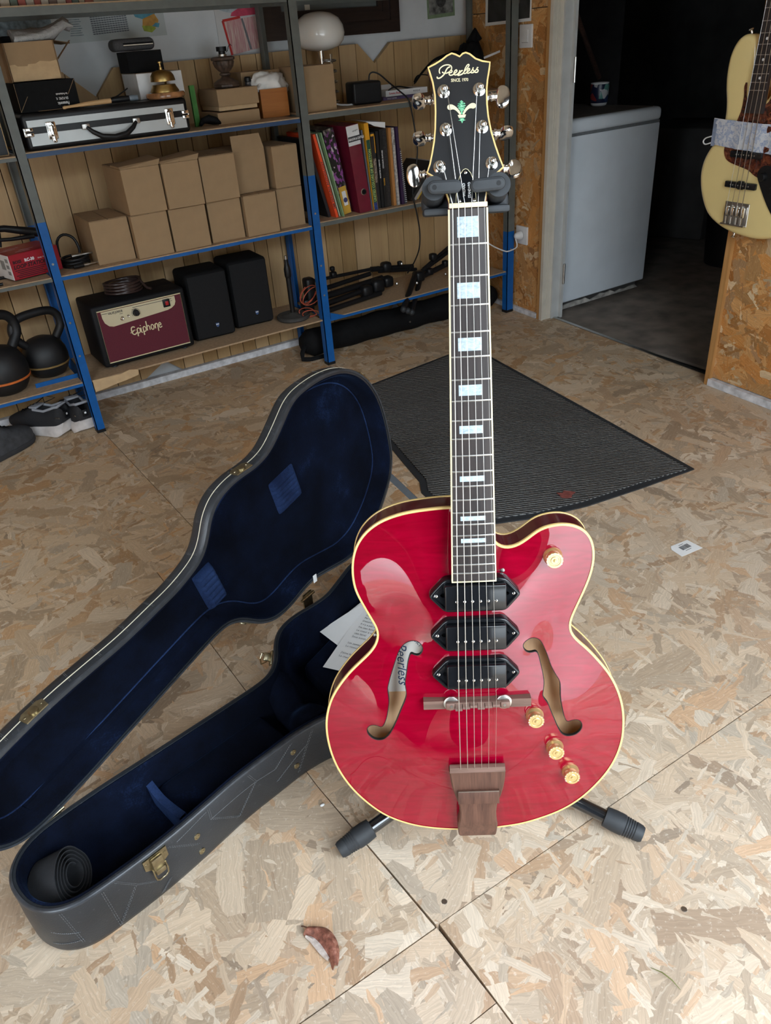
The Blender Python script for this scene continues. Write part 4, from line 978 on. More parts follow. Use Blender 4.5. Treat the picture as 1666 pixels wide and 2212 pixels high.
# lyric sheets lying on the plush behind the guitar
def sheet(name, cx, cy, z, ang, tilt, w_, h_, lines, label, size=.0074):
    M = T(cx, cy, z) @ RotZ(ang) @ RotX(tilt)
    q = MB(); rows = []
    for v_ in np.linspace(-.5, .5, 9):
        rows.append([(u * w_, v_ * h_, .004 * math.cos(u * 3) + .003 * v_) for u in np.linspace(-.5, .5, 9)])
    q.loops(rows, False, M=M); 
    rows2 = [[(a, b_, c_ - .0003) for a, b_, c_ in r] for r in rows]; q.loops([r[::-1] for r in rows2], False, M=M)
    o = q.build(name, M_PAPER, None, 60); tag(o, label, 'paper')
    if lines:
        t_ = MB()
        for i, s_ in enumerate(lines):
            if s_: t_.text(s_, size, M @ T(-w_ * .40, -h_ * .5 + .036 + (len(lines) - 1 - i) * size * 1.5, .0052), .00005)
        t_.build('printed_lyrics', M_INK, o, 0)
    return o
# (edges solved on the case floor: corner near the plush, long side running to the far right)
sheet('lyric_sheet', .662, 1.186, .046, 9, 0, .22, .15, None, 'plain white sheet tucked under the printed song list in the case')
sheet('lyric_sheet', .690, 1.200, .0425, 16, 0, .22, .15, None, 'lowest white sheet with only its corner showing under the song list')
sheet('song_list', .668, 1.128, .050, -57, 0, .205, .29, ["J'aimerai", 'Par le chemin', 'Dessine enfin', "Il n'y a pas de fin", 'Ne rien faire (Strat)', 'Le coeur \u00e0 nu (Strat', 'rien faire)', 'Sous aucun drapeau', '', 'Les semeurs de lumi\u00e8re', 'Le retour (Dll)', '', "J'aime la vie (Strat)", 'Le chant des oiseaux (Strat)'], 'white printed song list lying in the case behind the red guitar')

# ------------------------------------------------------------------ things on the floor
def matmat():
    k = NT('ribbed_mat'); co = k.coord(rot=(0, 0, math.radians(-38)))
    wv = k.n('TexWave', wave_type='BANDS', bands_direction='X'); k.l(co, wv.inputs['Vector']); wv.inputs['Scale'].default_value = 30; wv.inputs['Distortion'].default_value = 2.6; wv.inputs['Detail'].default_value = 2; wv.inputs['Detail Scale'].default_value = 2.2
    f = k.noise(co, 2.2, 4); f2 = k.noise(co, 260, 2)
    c = k.ramp(wv.outputs['Fac'], [(.2, (.05, .05, .05)), (.75, (.21, .21, .205))])
    c = k.mix(k.ramp(f, [(.35, (0, 0, 0)), (.75, (.5,) * 3)]), c, (.055, .045, .035))
    c = k.mix(1, c, k.ramp(f2, [(.3, (.7,) * 3), (.7, (1.15,) * 3)]), 'MULTIPLY')
    k.col(c); k.p(rough=.95, spec=.15); k.bump(wv.outputs['Fac'], .9, .004); return k.m
mt = thing('door_mat', 'worn grey ribbed doormat lying on the boards behind the guitar', 'mat', (1.6, 1.95, 0))
mo = Vector((1.6, 1.95, 0))
mp = [(1.345, 2.470), (1.70, 2.514), (2.033, 2.553), (1.985, 2.2), (1.94, 1.86), (1.85, 1.239), (1.65, 1.262), (1.45, 1.292), (1.30, 1.335), (1.16, 1.40), (1.135, 1.46), (1.145, 1.52), (1.118, 1.60), (1.125, 1.66), (1.16, 1.72), (1.19, 1.85), (1.25, 2.1)]
mpo = [(a - mo.x, b_ - mo.y) for a, b_ in mp]
eb = MB().prism(mpo, .0003, .0042).build('rubber_backing', M_RUBBER, mt)
MB().prism(shrink([(a, b_) for a, b_ in mpo], .022), .0042, .0085).build('ribbed_pile', matmat(), mt)
def leaf(name, pts_w, z, label, m, curl):
    q = MB(); rows = []
    for (x, y, wx, wy, h) in pts_w:
        rows.append([(x + wx * s, y + wy * s, z + h + curl * (s * s) - .002 * abs(s)) for s in np.linspace(-1, 1, 9)])
    q.loops(rows, False); rr_ = [[(a, b_, c_ - .0006) for a, b_, c_ in r] for r in rows]; q.loops([r[::-1] for r in rr_], False)
    return q, rows
def leafmat(nm, a, b_, c_):
    k = NT(nm); co = k.coord(); f = k.noise(co, 120, 4, .6)
    k.col(k.ramp(f, [(.35, a), (.55, b_), (.72, c_)])); k.p(rough=.6); k.bump(f, .4, .002); return k.m
lf = []
ctr = catmull([(.2005, .675), (.2135, .660), (.2185, .640), (.2165, .618), (.208, .600)], False, .004)
for i, p in enumerate(ctr):
    t = i / (len(ctr) - 1); wv_ = .0125 * (math.sin(PI * min(1, t * .80 + .16)) ** .5); lf.append((p[0] - .002, p[1], wv_, wv_ * .2, .010 + .004 * math.sin(PI * t)))
q, rows = leaf('dried_leaf', lf, .0012, '', None, -.008)
lo_ = single('dried_leaf', q, leafmat('brown_leaf', (.11, .036, .022), (.24, .085, .055), (.38, .18, .13)), 'curled reddish brown dead leaf on the boards in front of the case', 'leaf', smooth=60)
MB().tube([(.2005, .676, .006), (.196, .684, .004), (.194, .687, .002)], .0011, 5).build('leaf_stalk', M_ROSE, lo_)
q = MB(); rr2 = []
for i, rw in enumerate(rows):
    t = i / (len(rows) - 1)
    if .06 < t < .80:
        e_ = rw[0]; wv2 = .0085 * math.sin(PI * (t - .06) / .74) ** .6
        rr2.append([(e_[0] + .002, e_[1], e_[2] + .001), (e_[0] - wv2 * .4, e_[1] - .0005, .0075), (e_[0] - wv2, e_[1] - .001, .0040)])
q.loops(rr2, False); q.loops([[(a_, b_, c_ - .0005) for a_, b_, c_ in r][::-1] for r in rr2], False)
q.build('leaf_underside', leafmat('pale_leaf', (.40, .33, .29), (.52, .45, .41), (.62, .55, .51)), lo_, 60)
q = MB(); P = [(1.425, 1.392), (1.437, 1.380), (1.450, 1.388), (1.462, 1.374), (1.470, 1.360), (1.452, 1.356), (1.440, 1.346), (1.428, 1.352), (1.418, 1.366), (1.422, 1.380)]
q.prism([(a, b_) for a, b_ in P], .009, .0112)
single('leaf_scrap', q, MATS.get('red_scrap') or plain('red_scrap', (.22, .06, .05), .7, .3, 80), 'small torn scrap of reddish leaf on the grey doormat', 'leaf')
# price tag
tgm = thing('price_tag', 'small white paper price tag with a bar code on the boards', 'tag', (1.493, .989, .0006), -4)
tgm.rotation_euler = (0, 0, math.radians(-3))
MB().prism([(-.036, -.022), (.036, -.026), (.033, .022), (-.024, .026), (-.034, .014)], 0, .0006).build('paper_label', M_PAPER, tgm)
q = MB(); x = -.012; rnd = random.Random(3)
while x < .020:
    w_ = rnd.choice((.0006, .0010, .0016)); q.box((x, .003, .0008), (w_, .016, .0002)); x += w_ + rnd.choice((.0007, .0011))
for yy, l_ in ((-.010, .020), (.016, .016)): q.box((.002, yy, .0008), (l_, .0014, .0002))
q.build('bar_code', M_INK, tgm, 0)
q = MB().tube([(.588, .330, .002), (.594, .315, .006), (.597, .300, .006), (.598, .285, .002)], [.0004, .0009, .0008, .0003], 6)
single('grass_blade', q, plain('dry_grass', (.16, .17, .05), .7), 'thin dry blade of grass on the pale boards', 'grass blade', smooth=60)
q = MB().sphere((.332, .865, .0018), .0040, 8, 6, sc=(1.2, .8, .45))
single('white_crumb', q, M_PAPER, 'tiny white crumb on the boards between case and stand foot', 'crumb', smooth=60)

# ------------------------------------------------------------------ things on the shelves
ZU, ZM, ZB, ZUR, ZMR, ZBR = .957, .577, .203, .965, .584, .200
def carton(label, x0, x1, y, z, h, d, rz=0, flap=None, group='plain cardboard boxes', name='cardboard_box', seam=True):
    """closed carton, its front at y; local origin at the middle of the front bottom edge"""
    wd = x1 - x0; t = thing(name, label, 'box', ((x0 + x1) / 2, y, z), rz, group)
    q = MB(); q.rbox((0, d / 2, h / 2 - .001), (wd - .001, d, h - .002), .0012, 1); q.build('carton', M_CARD, t)
    if seam:
        q = MB()
        for s in (-1, 1): q.box((s * wd * .25, d / 2, h - .0006), (wd * .5 - .0025, d * .985, .0016))
        q.box((0, .0012, h * .5), (wd - .006, .0016, h - .004))
        q.build('flap', M_CARD, t)
        MB().box((-wd * .25, d * .16, h + .0006), (wd * .36, .0018, .0008)).build('slot', M_CARDIN, t)
    if flap == 'front':
        q = MB(); q.hexa([(-wd / 2 + .001, 0, h - .002), (wd / 2 - .001, 0, h - .002), (wd / 2 - .001, .0025, h - .002), (-wd / 2 + .001, .0025, h - .002), (-wd / 2 + .002, .004, h + .048), (wd / 2 - .012, .004, h + .048), (wd / 2 - .012, .0065, h + .048), (-wd / 2 + .002, .0065, h + .048)])
        q.build('flap', M_CARD, t)
    if flap == 'top':
        q = MB(); q.hexa([(-wd / 2, .0, h), (wd / 2, .0, h), (wd / 2, d * .5, h), (-wd / 2, d * .5, h), (-wd / 2, .01, h + .006), (wd / 2 + .01, .008, h + .016), (wd / 2 + .005, d * .5, h + .022), (-wd / 2, d * .5, h + .006)])
        q.build('flap', M_CARD, t)
    return t
low = [(.620, .752, 2.842, -1), (.756, .886, 2.815, 0), (.893, 1.032, 2.820, .5), (1.044, 1.176, 2.836, -.5), (1.183, 1.318, 2.822, 1), (1.332, 1.445, 2.850, 2)]
nm = ['leftmost', 'second from the left', 'third from the left', 'fourth from the left', 'fifth from the left', 'rightmost']
for i, (a, b, y, r) in enumerate(low):
    carton('plain cardboard box in the lower row of the stack, ' + nm[i], a, b, y, ZM, .145, (.23, .2, .2, .2, .2, .2)[i], math.radians(r), None, 'plain cardboard boxes in the lower row')
upr = [(.757, .892, 2.812, 0, 'top', .148), (.896, 1.030, 2.804, -.6, 'top', .148), (1.036, 1.172, 2.814, .8, None, .150), (1.188, 1.318, 2.868, 2, 'front', .148), (1.336, 1.444, 2.850, 1, None, .146)]
nm = ['leftmost', 'second from the left', 'middle one', 'with its front flap standing up', 'rightmost, beside the post']
for i, (a, b, y, r, fl_, h) in enumerate(upr):
    carton('plain cardboard box in the upper row of the stack, ' + nm[i], a, b, y, ZM + .1462, h, (.22, .2, .2, .2, .2)[i], math.radians(r), fl_, 'plain cardboard boxes in the upper row')

# aluminium flight case
fc = thing('flight_case', 'long black and silver flight case with two latches and a carry handle', 'case', (.762, 2.80, ZU), math.radians(-.6))
MB().rbox((0, .14, .052), (.536, .26, .1035), .012, 3).build('shell', M_BLACK, fc)
for z0, z1 in ((.014, .047), (.066, .085)):
    MB().box((0, .0088, (z0 + z1) / 2), (.508, .003, z1 - z0)).build('silver_panel', plain('silver_panel', (.46, .48, .48), .35, .04, 20, metal=.3), fc)
for x in (-.186, .198):
    q = MB(); q.rbox((x, .006, .052), (.030, .008, .050), .003, 2); q.rbox((x, .001, .050), (.017, .007, .034), .003, 2); q.rbox((x + .001, -.001, .028), (.013, .006, .020), .004, 2); q.tube([(x - .008, 0, .058), (x - .006, 0, .068), (x, 0, .072), (x + .006, 0, .068), (x + .008, 0, .058)], .0018, 6)
    q.build('latch', M_CHROME, fc, 40)
for x, s in ((-.254, -1), (.254, 1)):
    q = MB(); q.rbox((x, .008, .060), (.026, .010, .012), .003, 2); q.rbox((x, .008, .046), (.026, .010, .012), .003, 2); q.rbox((x + s * .012, .02, .053), (.006, .024, .026), .002, 2); q.build('corner_clamp', M_CHROME, fc, 40)
for x in (-.082, .082): MB().rbox((x, .002, .052), (.024, .012, .016), .002, 2).build('handle_mount', M_STEEL, fc)
q = MB(); q.tube([(-.080, -.004, .050), (-.066, -.010, .036), (-.040, -.014, .020), (0, -.015, .014), (.040, -.014, .020), (.066, -.010, .036), (.080, -.004, .050)], [.005, .007, .0085, .009, .0085, .007, .005], 10); q.build('handle', M_BLACK, fc, 60)

# black product box, printed upside down
pb = thing('black_carton', 'black printed carton lying upside down on the flight case', 'box', (.598, 2.84, 1.0615), math.radians(1.0))
MB().rbox((0, .10, .041), (.184, .20, .081), .001, 1).build('carton', M_BLACKM, pb)
q = MB()
for a, b in (((-.0905, .003), (-.0905, .080)), ((-.0905, .003), (-.060, .044)), ((.0905, .080), (.062, .040)), ((-.040, .002), (.06, .002))): q.tube([(a[0], -.0004, a[1]), (b[0], -.0004, b[1])], .0006, 4)
q.build('worn_edge', M_CARD, pb, 0)
q = MB(); F2 = T(.060, -.0006, .0) @ FRONT @ RotZ(180)
q.text('Panasonic', .0125, T(.060, -.0006, .021) @ FRONT @ RotZ(180), .0001, sx=.72, bold=.0002); q.text('ER-FGP82  K', .0100, T(.060, -.0006, .034) @ FRONT @ RotZ(180), .0001, sx=.7); q.text('for Professionals', .0072, T(.060, -.0006, .045) @ FRONT @ RotZ(180), .0001, sx=.72, bold=.0001)
q.build('print', M_WHITEP, pb, 0)

# open cardboard box with torn flap and a plastic bag in it
ob = thing('open_cardboard_box', 'open cardboard box with a torn front on the black carton, a clear bag on top', 'box', (.586, 2.862, 1.144))
q = MB(); t_ = .003; wd, d, h = .146, .17, .104
q.box((0, t_ / 2, h / 2), (wd, t_, h)); q.box((0, d, h / 2), (wd, t_, h)); q.box((-wd / 2, d / 2, h / 2), (t_, d, h)); q.box((wd / 2, d / 2, h / 2), (t_, d, h)); q.box((0, d / 2, t_ / 2), (wd, d, t_))
q.build('carton', M_CARD, ob)
MB().hexa([(wd / 2, .01, h), (wd / 2, d, h), (wd / 2 + .003, d, h), (wd / 2 + .003, .01, h), (wd / 2 + .055, .02, h - .012), (wd / 2 + .055, d - .03, h - .012), (wd / 2 + .055, d - .03, h - .009), (wd / 2 + .055, .02, h - .009)]).hexa([(wd / 2 + .001, -.001, .05), (wd / 2 + .05, -.004, h - .006), (wd / 2 + .05, .02, h - .006), (wd / 2 + .001, .02, .05), (wd / 2 + .001, -.001, .052), (wd / 2 + .052, -.004, h - .004), (wd / 2 + .052, .02, h - .004), (wd / 2 + .001, .02, .052)]).build('flap', M_CARDIN, ob)
q = MB(); top_e = [(-wd / 2 + .002, .046), (-.055, .047), (-.048, .042), (-.02, .041), (-.016, .046), (.005, .046), (.02, .052), (.05, .049), (wd / 2 - .002, .052)]
q.prism([(-wd / 2 + .002, .002), (wd / 2 - .002, .002)] + top_e[::-1], 0, .0018, FRONT); q.build('torn_layer', M_CARDD, ob)
k = NT('clear_plastic'); k.col((.88, .87, .84)); k.p(rough=.14, trans=.5, ior=1.3); co = k.coord(); k.bump(k.noise(co, 60, 4), .8, .01); M_PLAST = k.m
bagp = [(-.05, .02, 0), (.02, .02, .004), (.07, .03, .012), (.12, .04, .038), (.142, .05, .030)]
q = MB(); rows = []
for i, (x, y, z) in enumerate(bagp):
    rows.append([(x + .004 * math.sin(a * 3 + i), y + .045 * math.cos(a) * (1.2 - i * .1), z + (.018 + .006 * math.sin(a * 4 + i * 2)) * math.sin(a) * (1.3 - .15 * i)) for a in np.linspace(0, 2 * PI, 18, endpoint=False)])
q.loops(rows, True, True, True, T(0, .04, h + .006))
o = single('plastic_bag', q, M_PLAST, 'crumpled clear plastic bag on top of the open cardboard box', 'bag', (.600, 2.862, 1.144), smooth=60); fixn(o)
q = MB().rbox((0, 0, 0), (.10, .07, .022), .008, 2)
single('dark_bundle', q, M_BLACKM, 'dark wrapped bundle under the clear bag in the open box', 'bundle', (.570, 2.945, 1.2555))

# drumstick and screwdriver on the flight case
q = MB().tube([(.628, 2.815, 1.0665), (.634, 2.815, 1.067), (.642, 2.816, 1.0675), (.665, 2.817, 1.0685), (.700, 2.819, 1.0705), (.760, 2.822, 1.0718), (.783, 2.823, 1.0720)], [.0035, .0050, .0038, .0042, .0062, .0075, .0074], 14)
single('drumstick', q, grainwood('stick_wood', (.58, .38, .19), (.48, .29, .13), 'X', 1, .5), 'pale wooden drumstick lying on the flight case', 'drumstick', smooth=50)
sc = thing('screwdriver', 'screwdriver with black and clear grip lying on the flight case', 'screwdriver', (.83, 2.85, 1.0725))
MB().tube([(-.046, 0, -.002), (-.03, 0, 0), (.0, 0, 0), (.022, 0, 0)], [.006, .009, .009, .008], 12).build('grip', M_BLACK, sc, 50)
MB().tube([(.022, 0, 0), (.03, 0, 0), (.05, 0, -.001)], [.008, .0095, .008], 12).build('grip_end', plain('clear_blue_grip', (.16, .20, .24), .25), sc, 50)
MB().tube([(-.046, 0, 0), (-.01, .01, .010), (.030, .02, .028)], .0022, 8).build('shaft', M_BLACK, sc, 50)

# white box, black box, zipped case
wbx = thing('white_box', 'white cardboard box behind the brass bell', 'box', (.985, 2.90, 1.0615), math.radians(-2))
MB().rbox((0, .09, .038), (.156, .18, .076), .0012, 1).build('carton', M_WHITE, wbx); MB().box((0, .09, .0768), (.150, .17, .0016)).build('lid', plain('brown_lid', (.22, .15, .10), .8), wbx)
q = MB().rbox((0, .06, .031), (.120, .12, .062), .0012, 1)
single('black_box', q, M_BLACKM, 'small plain black box standing on the white box', 'box', (.962, 2.945, 1.1400), math.radians(-2))
zc = thing('zip_case', 'grey zipped hard case lying on the black box', 'case', (.942, 2.955, 1.2030), math.radians(-3))
MB().rbox((0, .05, .019), (.142, .085, .036), .016, 4).build('shell', plain('grey_fabric', (.055, .055, .058), .85, .2, 200), zc)
MB().box((.012, .0075, .019), (.100, .004, .010)).build('zip', M_BLACKM, zc); MB().box((.012, .0053, .0175), (.100, .001, .003)).build('zip_line', M_CREAMF, zc)

# counter bell
bl = thing('counter_bell', 'brass counter bell on a brown stone base on the flight case', 'bell', (.975, 2.845, 1.0615))
MB().lathe([(.060, .001), (.0645, .005), (.0645, .013), (.061, .018), (.05, .0195)], 40).build('base', plain('brown_marble', (.30, .14, .06), .22, .5, 45, coat=.5), bl, 40)
MB().lathe([(.047, .0195), (.047, .022), (.040, .034), (.038, .040), (.036, .0405), (.030, .0395)], 36).build('lower_bell', M_BRASS, bl, 40)
MB().tube([(.004, -.010, .040), (.0, -.022, .046), (.0, -.026, .052)], .004, 8).build('hammer', M_BRASS, bl)
MB().lathe([(.0405, .050), (.0405, .053), (.038, .066), (.030, .077), (.015, .082), (.006, .083), (.0055, .090), (.0035, .092), (.0035, .101), (.0075, .102), (.0078, .106), (.0001, .108)], 36).build('dome', M_BRASS, bl, 40)
q = MB().box((0, 0, 0), (.018, .012, .130))
single('green_strip', q, plain('green_card', (.05, .22, .035), .6), 'narrow bright green box standing behind the flight case', 'box', (1.108, 2.95, 1.0225), math.radians(0))

# two flat cardboard boxes, the lamp base on them
carton('flat cardboard box under another, beside the wooden box', 1.169, 1.335, 2.900, ZU, .040, .17, math.radians(.4), None, None, 'flat_box', False)
t = thing('flat_box', 'flat lidded cardboard box carrying the carved lamp base', 'box', (1.262, 2.905, ZU + .0412), math.radians(-1))
MB().rbox((0, .10, .008), (.150, .17, .015), .001, 1).build('tray', M_CARDD, t); MB().rbox((0, .095, .042), (.158, .185, .054), .001, 1).build('lid', M_CARD, t)
lp = thing('lamp_base', 'carved dark wooden lamp base with a bare black socket', 'lamp', (1.258, 2.985, 1.0680))
M_CARVE = plain('carved_dark_wood', (.075, .045, .030), .55, .6, 60, .8)
MB().lathe([(.046, 0), (.050, .003), (.050, .010), (.047, .013)], 8).build('plinth', M_CARVE, lp, 30)
MB().lathe([(.046, .013), (.044, .018), (.030, .026), (.018, .031), (.013, .036)], 32).build('foot', M_CARVE, lp, 40)
q = MB(); n_ = 48; rows = []
for r, z, lobed in ((.013, .036, 0), (.020, .040, 0), (.020, .045, 0), (.014, .048, 0), (.022, .054, .4), (.032, .066, .8), (.037, .080, 1), (.036, .084, .5)):
    rows.append([((r + .0022 * lobed * math.cos(12 * a)) * math.cos(a), (r + .0022 * lobed * math.cos(12 * a)) * math.sin(a), z) for a in np.linspace(0, 2 * PI, n_, endpoint=False)])
fixn(q.loops(rows, True, True, True).build('urn', M_CARVE, lp, 60))
MB().lathe([(.034, .084), (.046, .087), (.047, .094), (.040, .097), (.03, .098)], 6).build('rim', M_CARVE, lp, 20)
MB().lathe([(.016, .098), (.016, .104), (.012, .105)], 20).build('socket_ring', M_STEEL, lp)
q = MB(); q.lathe([(.012, .104), (.012, .113), (.0185, .114), (.0185, .128), (.015, .128), (.015, .116)], 20); q.build('socket', M_BLACK, lp, 30)
MB().tube([(.016, .0, .110), (.022, -.002, .114), (.028, 0, .126), (.038, .004, .134), (.046, .01, .128)], .0012, 6).build('cord', M_BLACK, lp, 60)
t = thing('small_bottle', 'small black capped bottle beside the lamp base', 'bottle', (1.343, 2.985, 1.0682))
MB().lathe([(.011, 0), (.012, .002), (.012, .010), (.0115, .011)], 20).build('glass', plain('dark_glass', (.10, .10, .11), .1, coat=.5), t); MB().lathe([(.0115, .011), (.013, .013), (.0125, .024), (.009, .028), (.0001, .0285)], 20).build('cap', M_BLACK, t)
q = MB().tube([(-.035, 0, .004), (-.02, .01, .016), (0, 0, .022), (.02, -.012, .014), (.038, 0, .004), (.02, .02, .006), (-.01, .02, .012)], [.006, .010, .012, .011, .006, .008, .006], 8)
single('black_clutter', q, M_BLACKM, 'small tangle of black cable ends between flight case and flat boxes', 'cable', (1.135, 2.90, ZU + .004), smooth=60)

# wooden box stuffed with white cloth
wx = thing('wooden_box', 'small varnished wooden box holding a crumpled white cloth', 'box', (1.372 + .0435, 2.93, ZU + .001), math.radians(-4))
M_VARN = grainwood('varnished_pine', (.42, .155, .035), (.31, .10, .02), 'X', 1.3, .35, coat=.3)
q = MB(); t_ = .008; wd, d, h = .108, .14, .094
q.box((0, t_ / 2, h / 2), (wd, t_, h)); q.build('front_panel', M_VARN, wx)
MB().box((0, d - t_ / 2, h / 2), (wd, t_, h)).build('back_panel', M_VARN, wx)
for s in (-1, 1): MB().box((s * (wd / 2 - t_ / 2), d / 2, h / 2), (t_, d - 2 * t_ - .001, h)).build('side_panel', M_VARN, wx)
MB().box((0, d / 2, .005), (wd - 2 * t_, d - 2 * t_, .008)).build('bottom', M_VARN, wx)
bm = bmesh.new(); bmesh.ops.create_icosphere(bm, subdivisions=4, radius=1)
from mathutils import noise as mn
for v in bm.verts:
    n1 = mn.noise(v.co * 1.6 + Vector((3, 1, 2))); n2 = abs(mn.noise(v.co * 3.6)); n3 = abs(mn.noise(v.co * 7.5))
    r = 1 + .26 * n1 - .34 * n2 + .12 * n3
    v.co = Vector((v.co.x * .074 * r, v.co.y * .064 * r, v.co.z * .058 * r))
q = MB(); bm.verts.index_update(); q.add([v.co.copy() for v in bm.verts], [tuple(v.index for v in f.verts) for f in bm.faces]); bm.free()
q.tube([(-.05, -.045, .0), (-.062, -.052, -.004), (-.070, -.05, .002)], [.016, .010, .004], 8)
single('white_cloth', q, plain('white_cotton', (.78, .76, .73), .9, .06, 30), 'crumpled white cloth stuffed into the wooden box', 'cloth', (1.425, 3.000, ZU + .100), smooth=80)

# big carton behind the post and the mushroom lamp
carton('tall cardboard box standing beside the grey post under the globe lamp', 1.505, 1.632, 2.845, ZUR, .152, .20, math.radians(1), None, None, 'cardboard_box', False)
q = MB().rbox((0, .07, .055), (.16, .14, .11), .001, 1)
single('cardboard_box', q, M_CARD, 'cardboard box behind the wooden box at the back of the shelf', 'box', (1.41, 3.01, 1.0), 0)
ml = thing('mushroom_lamp', 'lamp with a round white glass globe on a chrome stem', 'lamp', (1.695, 3.045, ZUR))
MB().lathe([(.052, .0), (.052, .006), (.046, .009), (.010, .012), (.0075, .016), (.0075, .200)], 28).build('base', M_CHROME, ml, 40)
MB().lathe([(.012, .165), (.012, .190), (.017, .194), (.024, .196)], 20).build('collar', M_CHROME, ml, 40)
MB().lathe([(.024, .190), (.045, .194), (.075, .204), (.092, .222), (.099, .246), (.095, .272), (.080, .296), (.052, .313), (.022, .319), (.0001, .320)], 48).build('globe', M_GLASS, ml, 60)
# tall steel spring holder beside the lamp
sp = thing('spring_stand', 'tall coiled steel wire rack standing behind the cardboard box', 'rack', (1.728, 3.055, ZUR))
q = MB(); 
for i in range(5):
    q.tube([(.030 * math.cos(a), .030 * math.sin(a), .012 + i * .036 + .0025 * math.sin(a)) for a in np.linspace(0, 2 * PI, 24, endpoint=False)], .0036, 6, closed=True)
q.build('ring', M_STEEL, sp, 60)
q = MB()
for a in (.4, 2.5, 4.6): q.cyl((.030 * math.cos(a), .030 * math.sin(a), 0), (.030 * math.cos(a), .030 * math.sin(a), .178), .0014, 6)
q.build('upright', M_STEEL, sp, 60)
q = MB().tube([(-.03, 0, .012), (-.01, -.01, .006), (.02, -.012, .003), (.06, -.01, .003)], .0035, 8)
single('white_cable', q, M_WHITE, 'short white cord end behind the black cube speaker', 'cord', (1.700, 2.93, ZUR + .001), smooth=60)
# small black cube speaker with a cable
cs = thing('cube_speaker', 'small black loudspeaker cube with rounded corners on the right hand shelf', 'speaker', (1.790, 2.872, ZUR), math.radians(-12))
MB().rbox((0, .05, .0405), (.118, .10, .078), .010, 3).build('cabinet', M_BLACK, cs); MB().rbox((0, -.0005, .0405), (.104, .004, .066), .0019, 2).build('grille', plain('black_cloth', (.006, .006, .007), .95, .3, 300), cs)
q = MB().tube(catmull([(1.835, 2.93, 1.043), (1.838, 2.93, 1.062), (1.850, 2.925, 1.071), (1.872, 2.91, 1.062), (1.895, 2.875, 1.030), (1.912, 2.83, 1.0), (1.924, 2.797, .975), (1.934, 2.7935, .946), (1.950, 2.7935, .86), (1.957, 2.7935, .777), (1.935, 2.7935, .68), (1.925, 2.7935, .622), (1.940, 2.7935, .55), (1.952, 2.7935, .47), (1.950, 2.80, .40), (1.943, 2.83, .34), (1.930, 2.87, .285)], False, .008), .0030, 8)
single('speaker_cable', q, M_BLACK, 'black cable rising from the cube speaker and hanging over the shelf edge', 'cable', smooth=60)
q = MB().tube(catmull([(1.93, 2.96, .985), (1.945, 2.95, 1.004), (1.985, 2.95, 1.010), (2.04, 2.95, 1.000), (2.10, 2.96, .990)], False, .008), .003, 8)
single('black_lead', q, M_BLACK, 'short black lead looped over the white booklets', 'cable', smooth=60)
t = thing('white_booklet', 'thick white book with red print lying on the right hand shelf', 'book', (2.02, 2.94, ZUR + .0125), math.radians(-3))
MB().box((0, .07, .011), (.200, .14, .021)).build('cover', M_WHITE, t); q = MB(); q.text('Soweto Blues', .011, T(-.085, -.0006, .008) @ FRONT, .0001, sx=.9, bold=.0002); q.build('spine_print', plain('red_print', (.45, .03, .04), .6), t, 0); MB().text('MUSIQUE', .008, T(.03, -.0006, .009) @ FRONT, .0001).build('spine_print', M_INK, t, 0)
t = thing('violet_booklet', 'thin violet book under the thick white book', 'book', (2.00, 2.95, ZUR), math.radians(-2))
MB().box((0, .07, .0058), (.170, .13, .0115)).build('cover', plain('violet_cover', (.14, .10, .22), .6), t); MB().text('VIOLET GUITAR', .008, T(-.07, -.0006, .003) @ FRONT, .0001, sx=.8).build('spine_print', M_WHITEP, t, 0)
q = MB().box((0, 0, 0), (.11, .012, .05)); single('white_carton', q, M_WHITE, 'white box standing at the back behind the black lead', 'box', (1.965, 3.06, ZUR + .026))
# black bag with a strap at the end of the shelf
bm = bmesh.new(); bmesh.ops.create_icosphere(bm, subdivisions=4, radius=1)
for v in bm.verts:
    r = 1 + .35 * mn.noise(v.co * 1.5 + Vector((9, 4, 2))) + .14 * mn.noise(v.co * 4)
    v.co = Vector((v.co.x * .125 * r, v.co.y * .075 * r, max(-.068, v.co.z * (.075 + .045 * (v.co.x > .1)) * r)))
q = MB(); bm.verts.index_update(); q.add([v.co.copy() for v in bm.verts], [tuple(v.index for v in f.verts) for f in bm.faces]); bm.free()
bb = thing('black_bag', 'slumped black bag with a strap at the right end of the upper shelf', 'bag', (2.355, 3.005, ZUR + .070))
q.build('sack', M_BLACKM, bb, 80)
q2 = MB().tube(catmull([(-.10, -.04, -.03), (-.17, -.05, -.010), (-.23, -.05, .006), (-.27, -.05, .004), (-.285, -.05, -.02), (-.24, -.05, .018), (-.18, -.05, .055), (-.10, -.04, .070)], False, .01), .006, 8, flat=.35); q2.build('strap', M_BLACKM, bb, 60)
q2 = MB().tube([(.07, -.02, .05), (.06, .0, .11), (.075, .0, .145), (.09, 0, .11)], [.03, .026, .012, .02], 10); q2.build('bag_neck', M_BLACKM, bb, 60)
q2 = MB().box((.12, -.07, .03), (.09, .003, .008), RotY(-12)); q2.build('label', M_WHITE, bb)

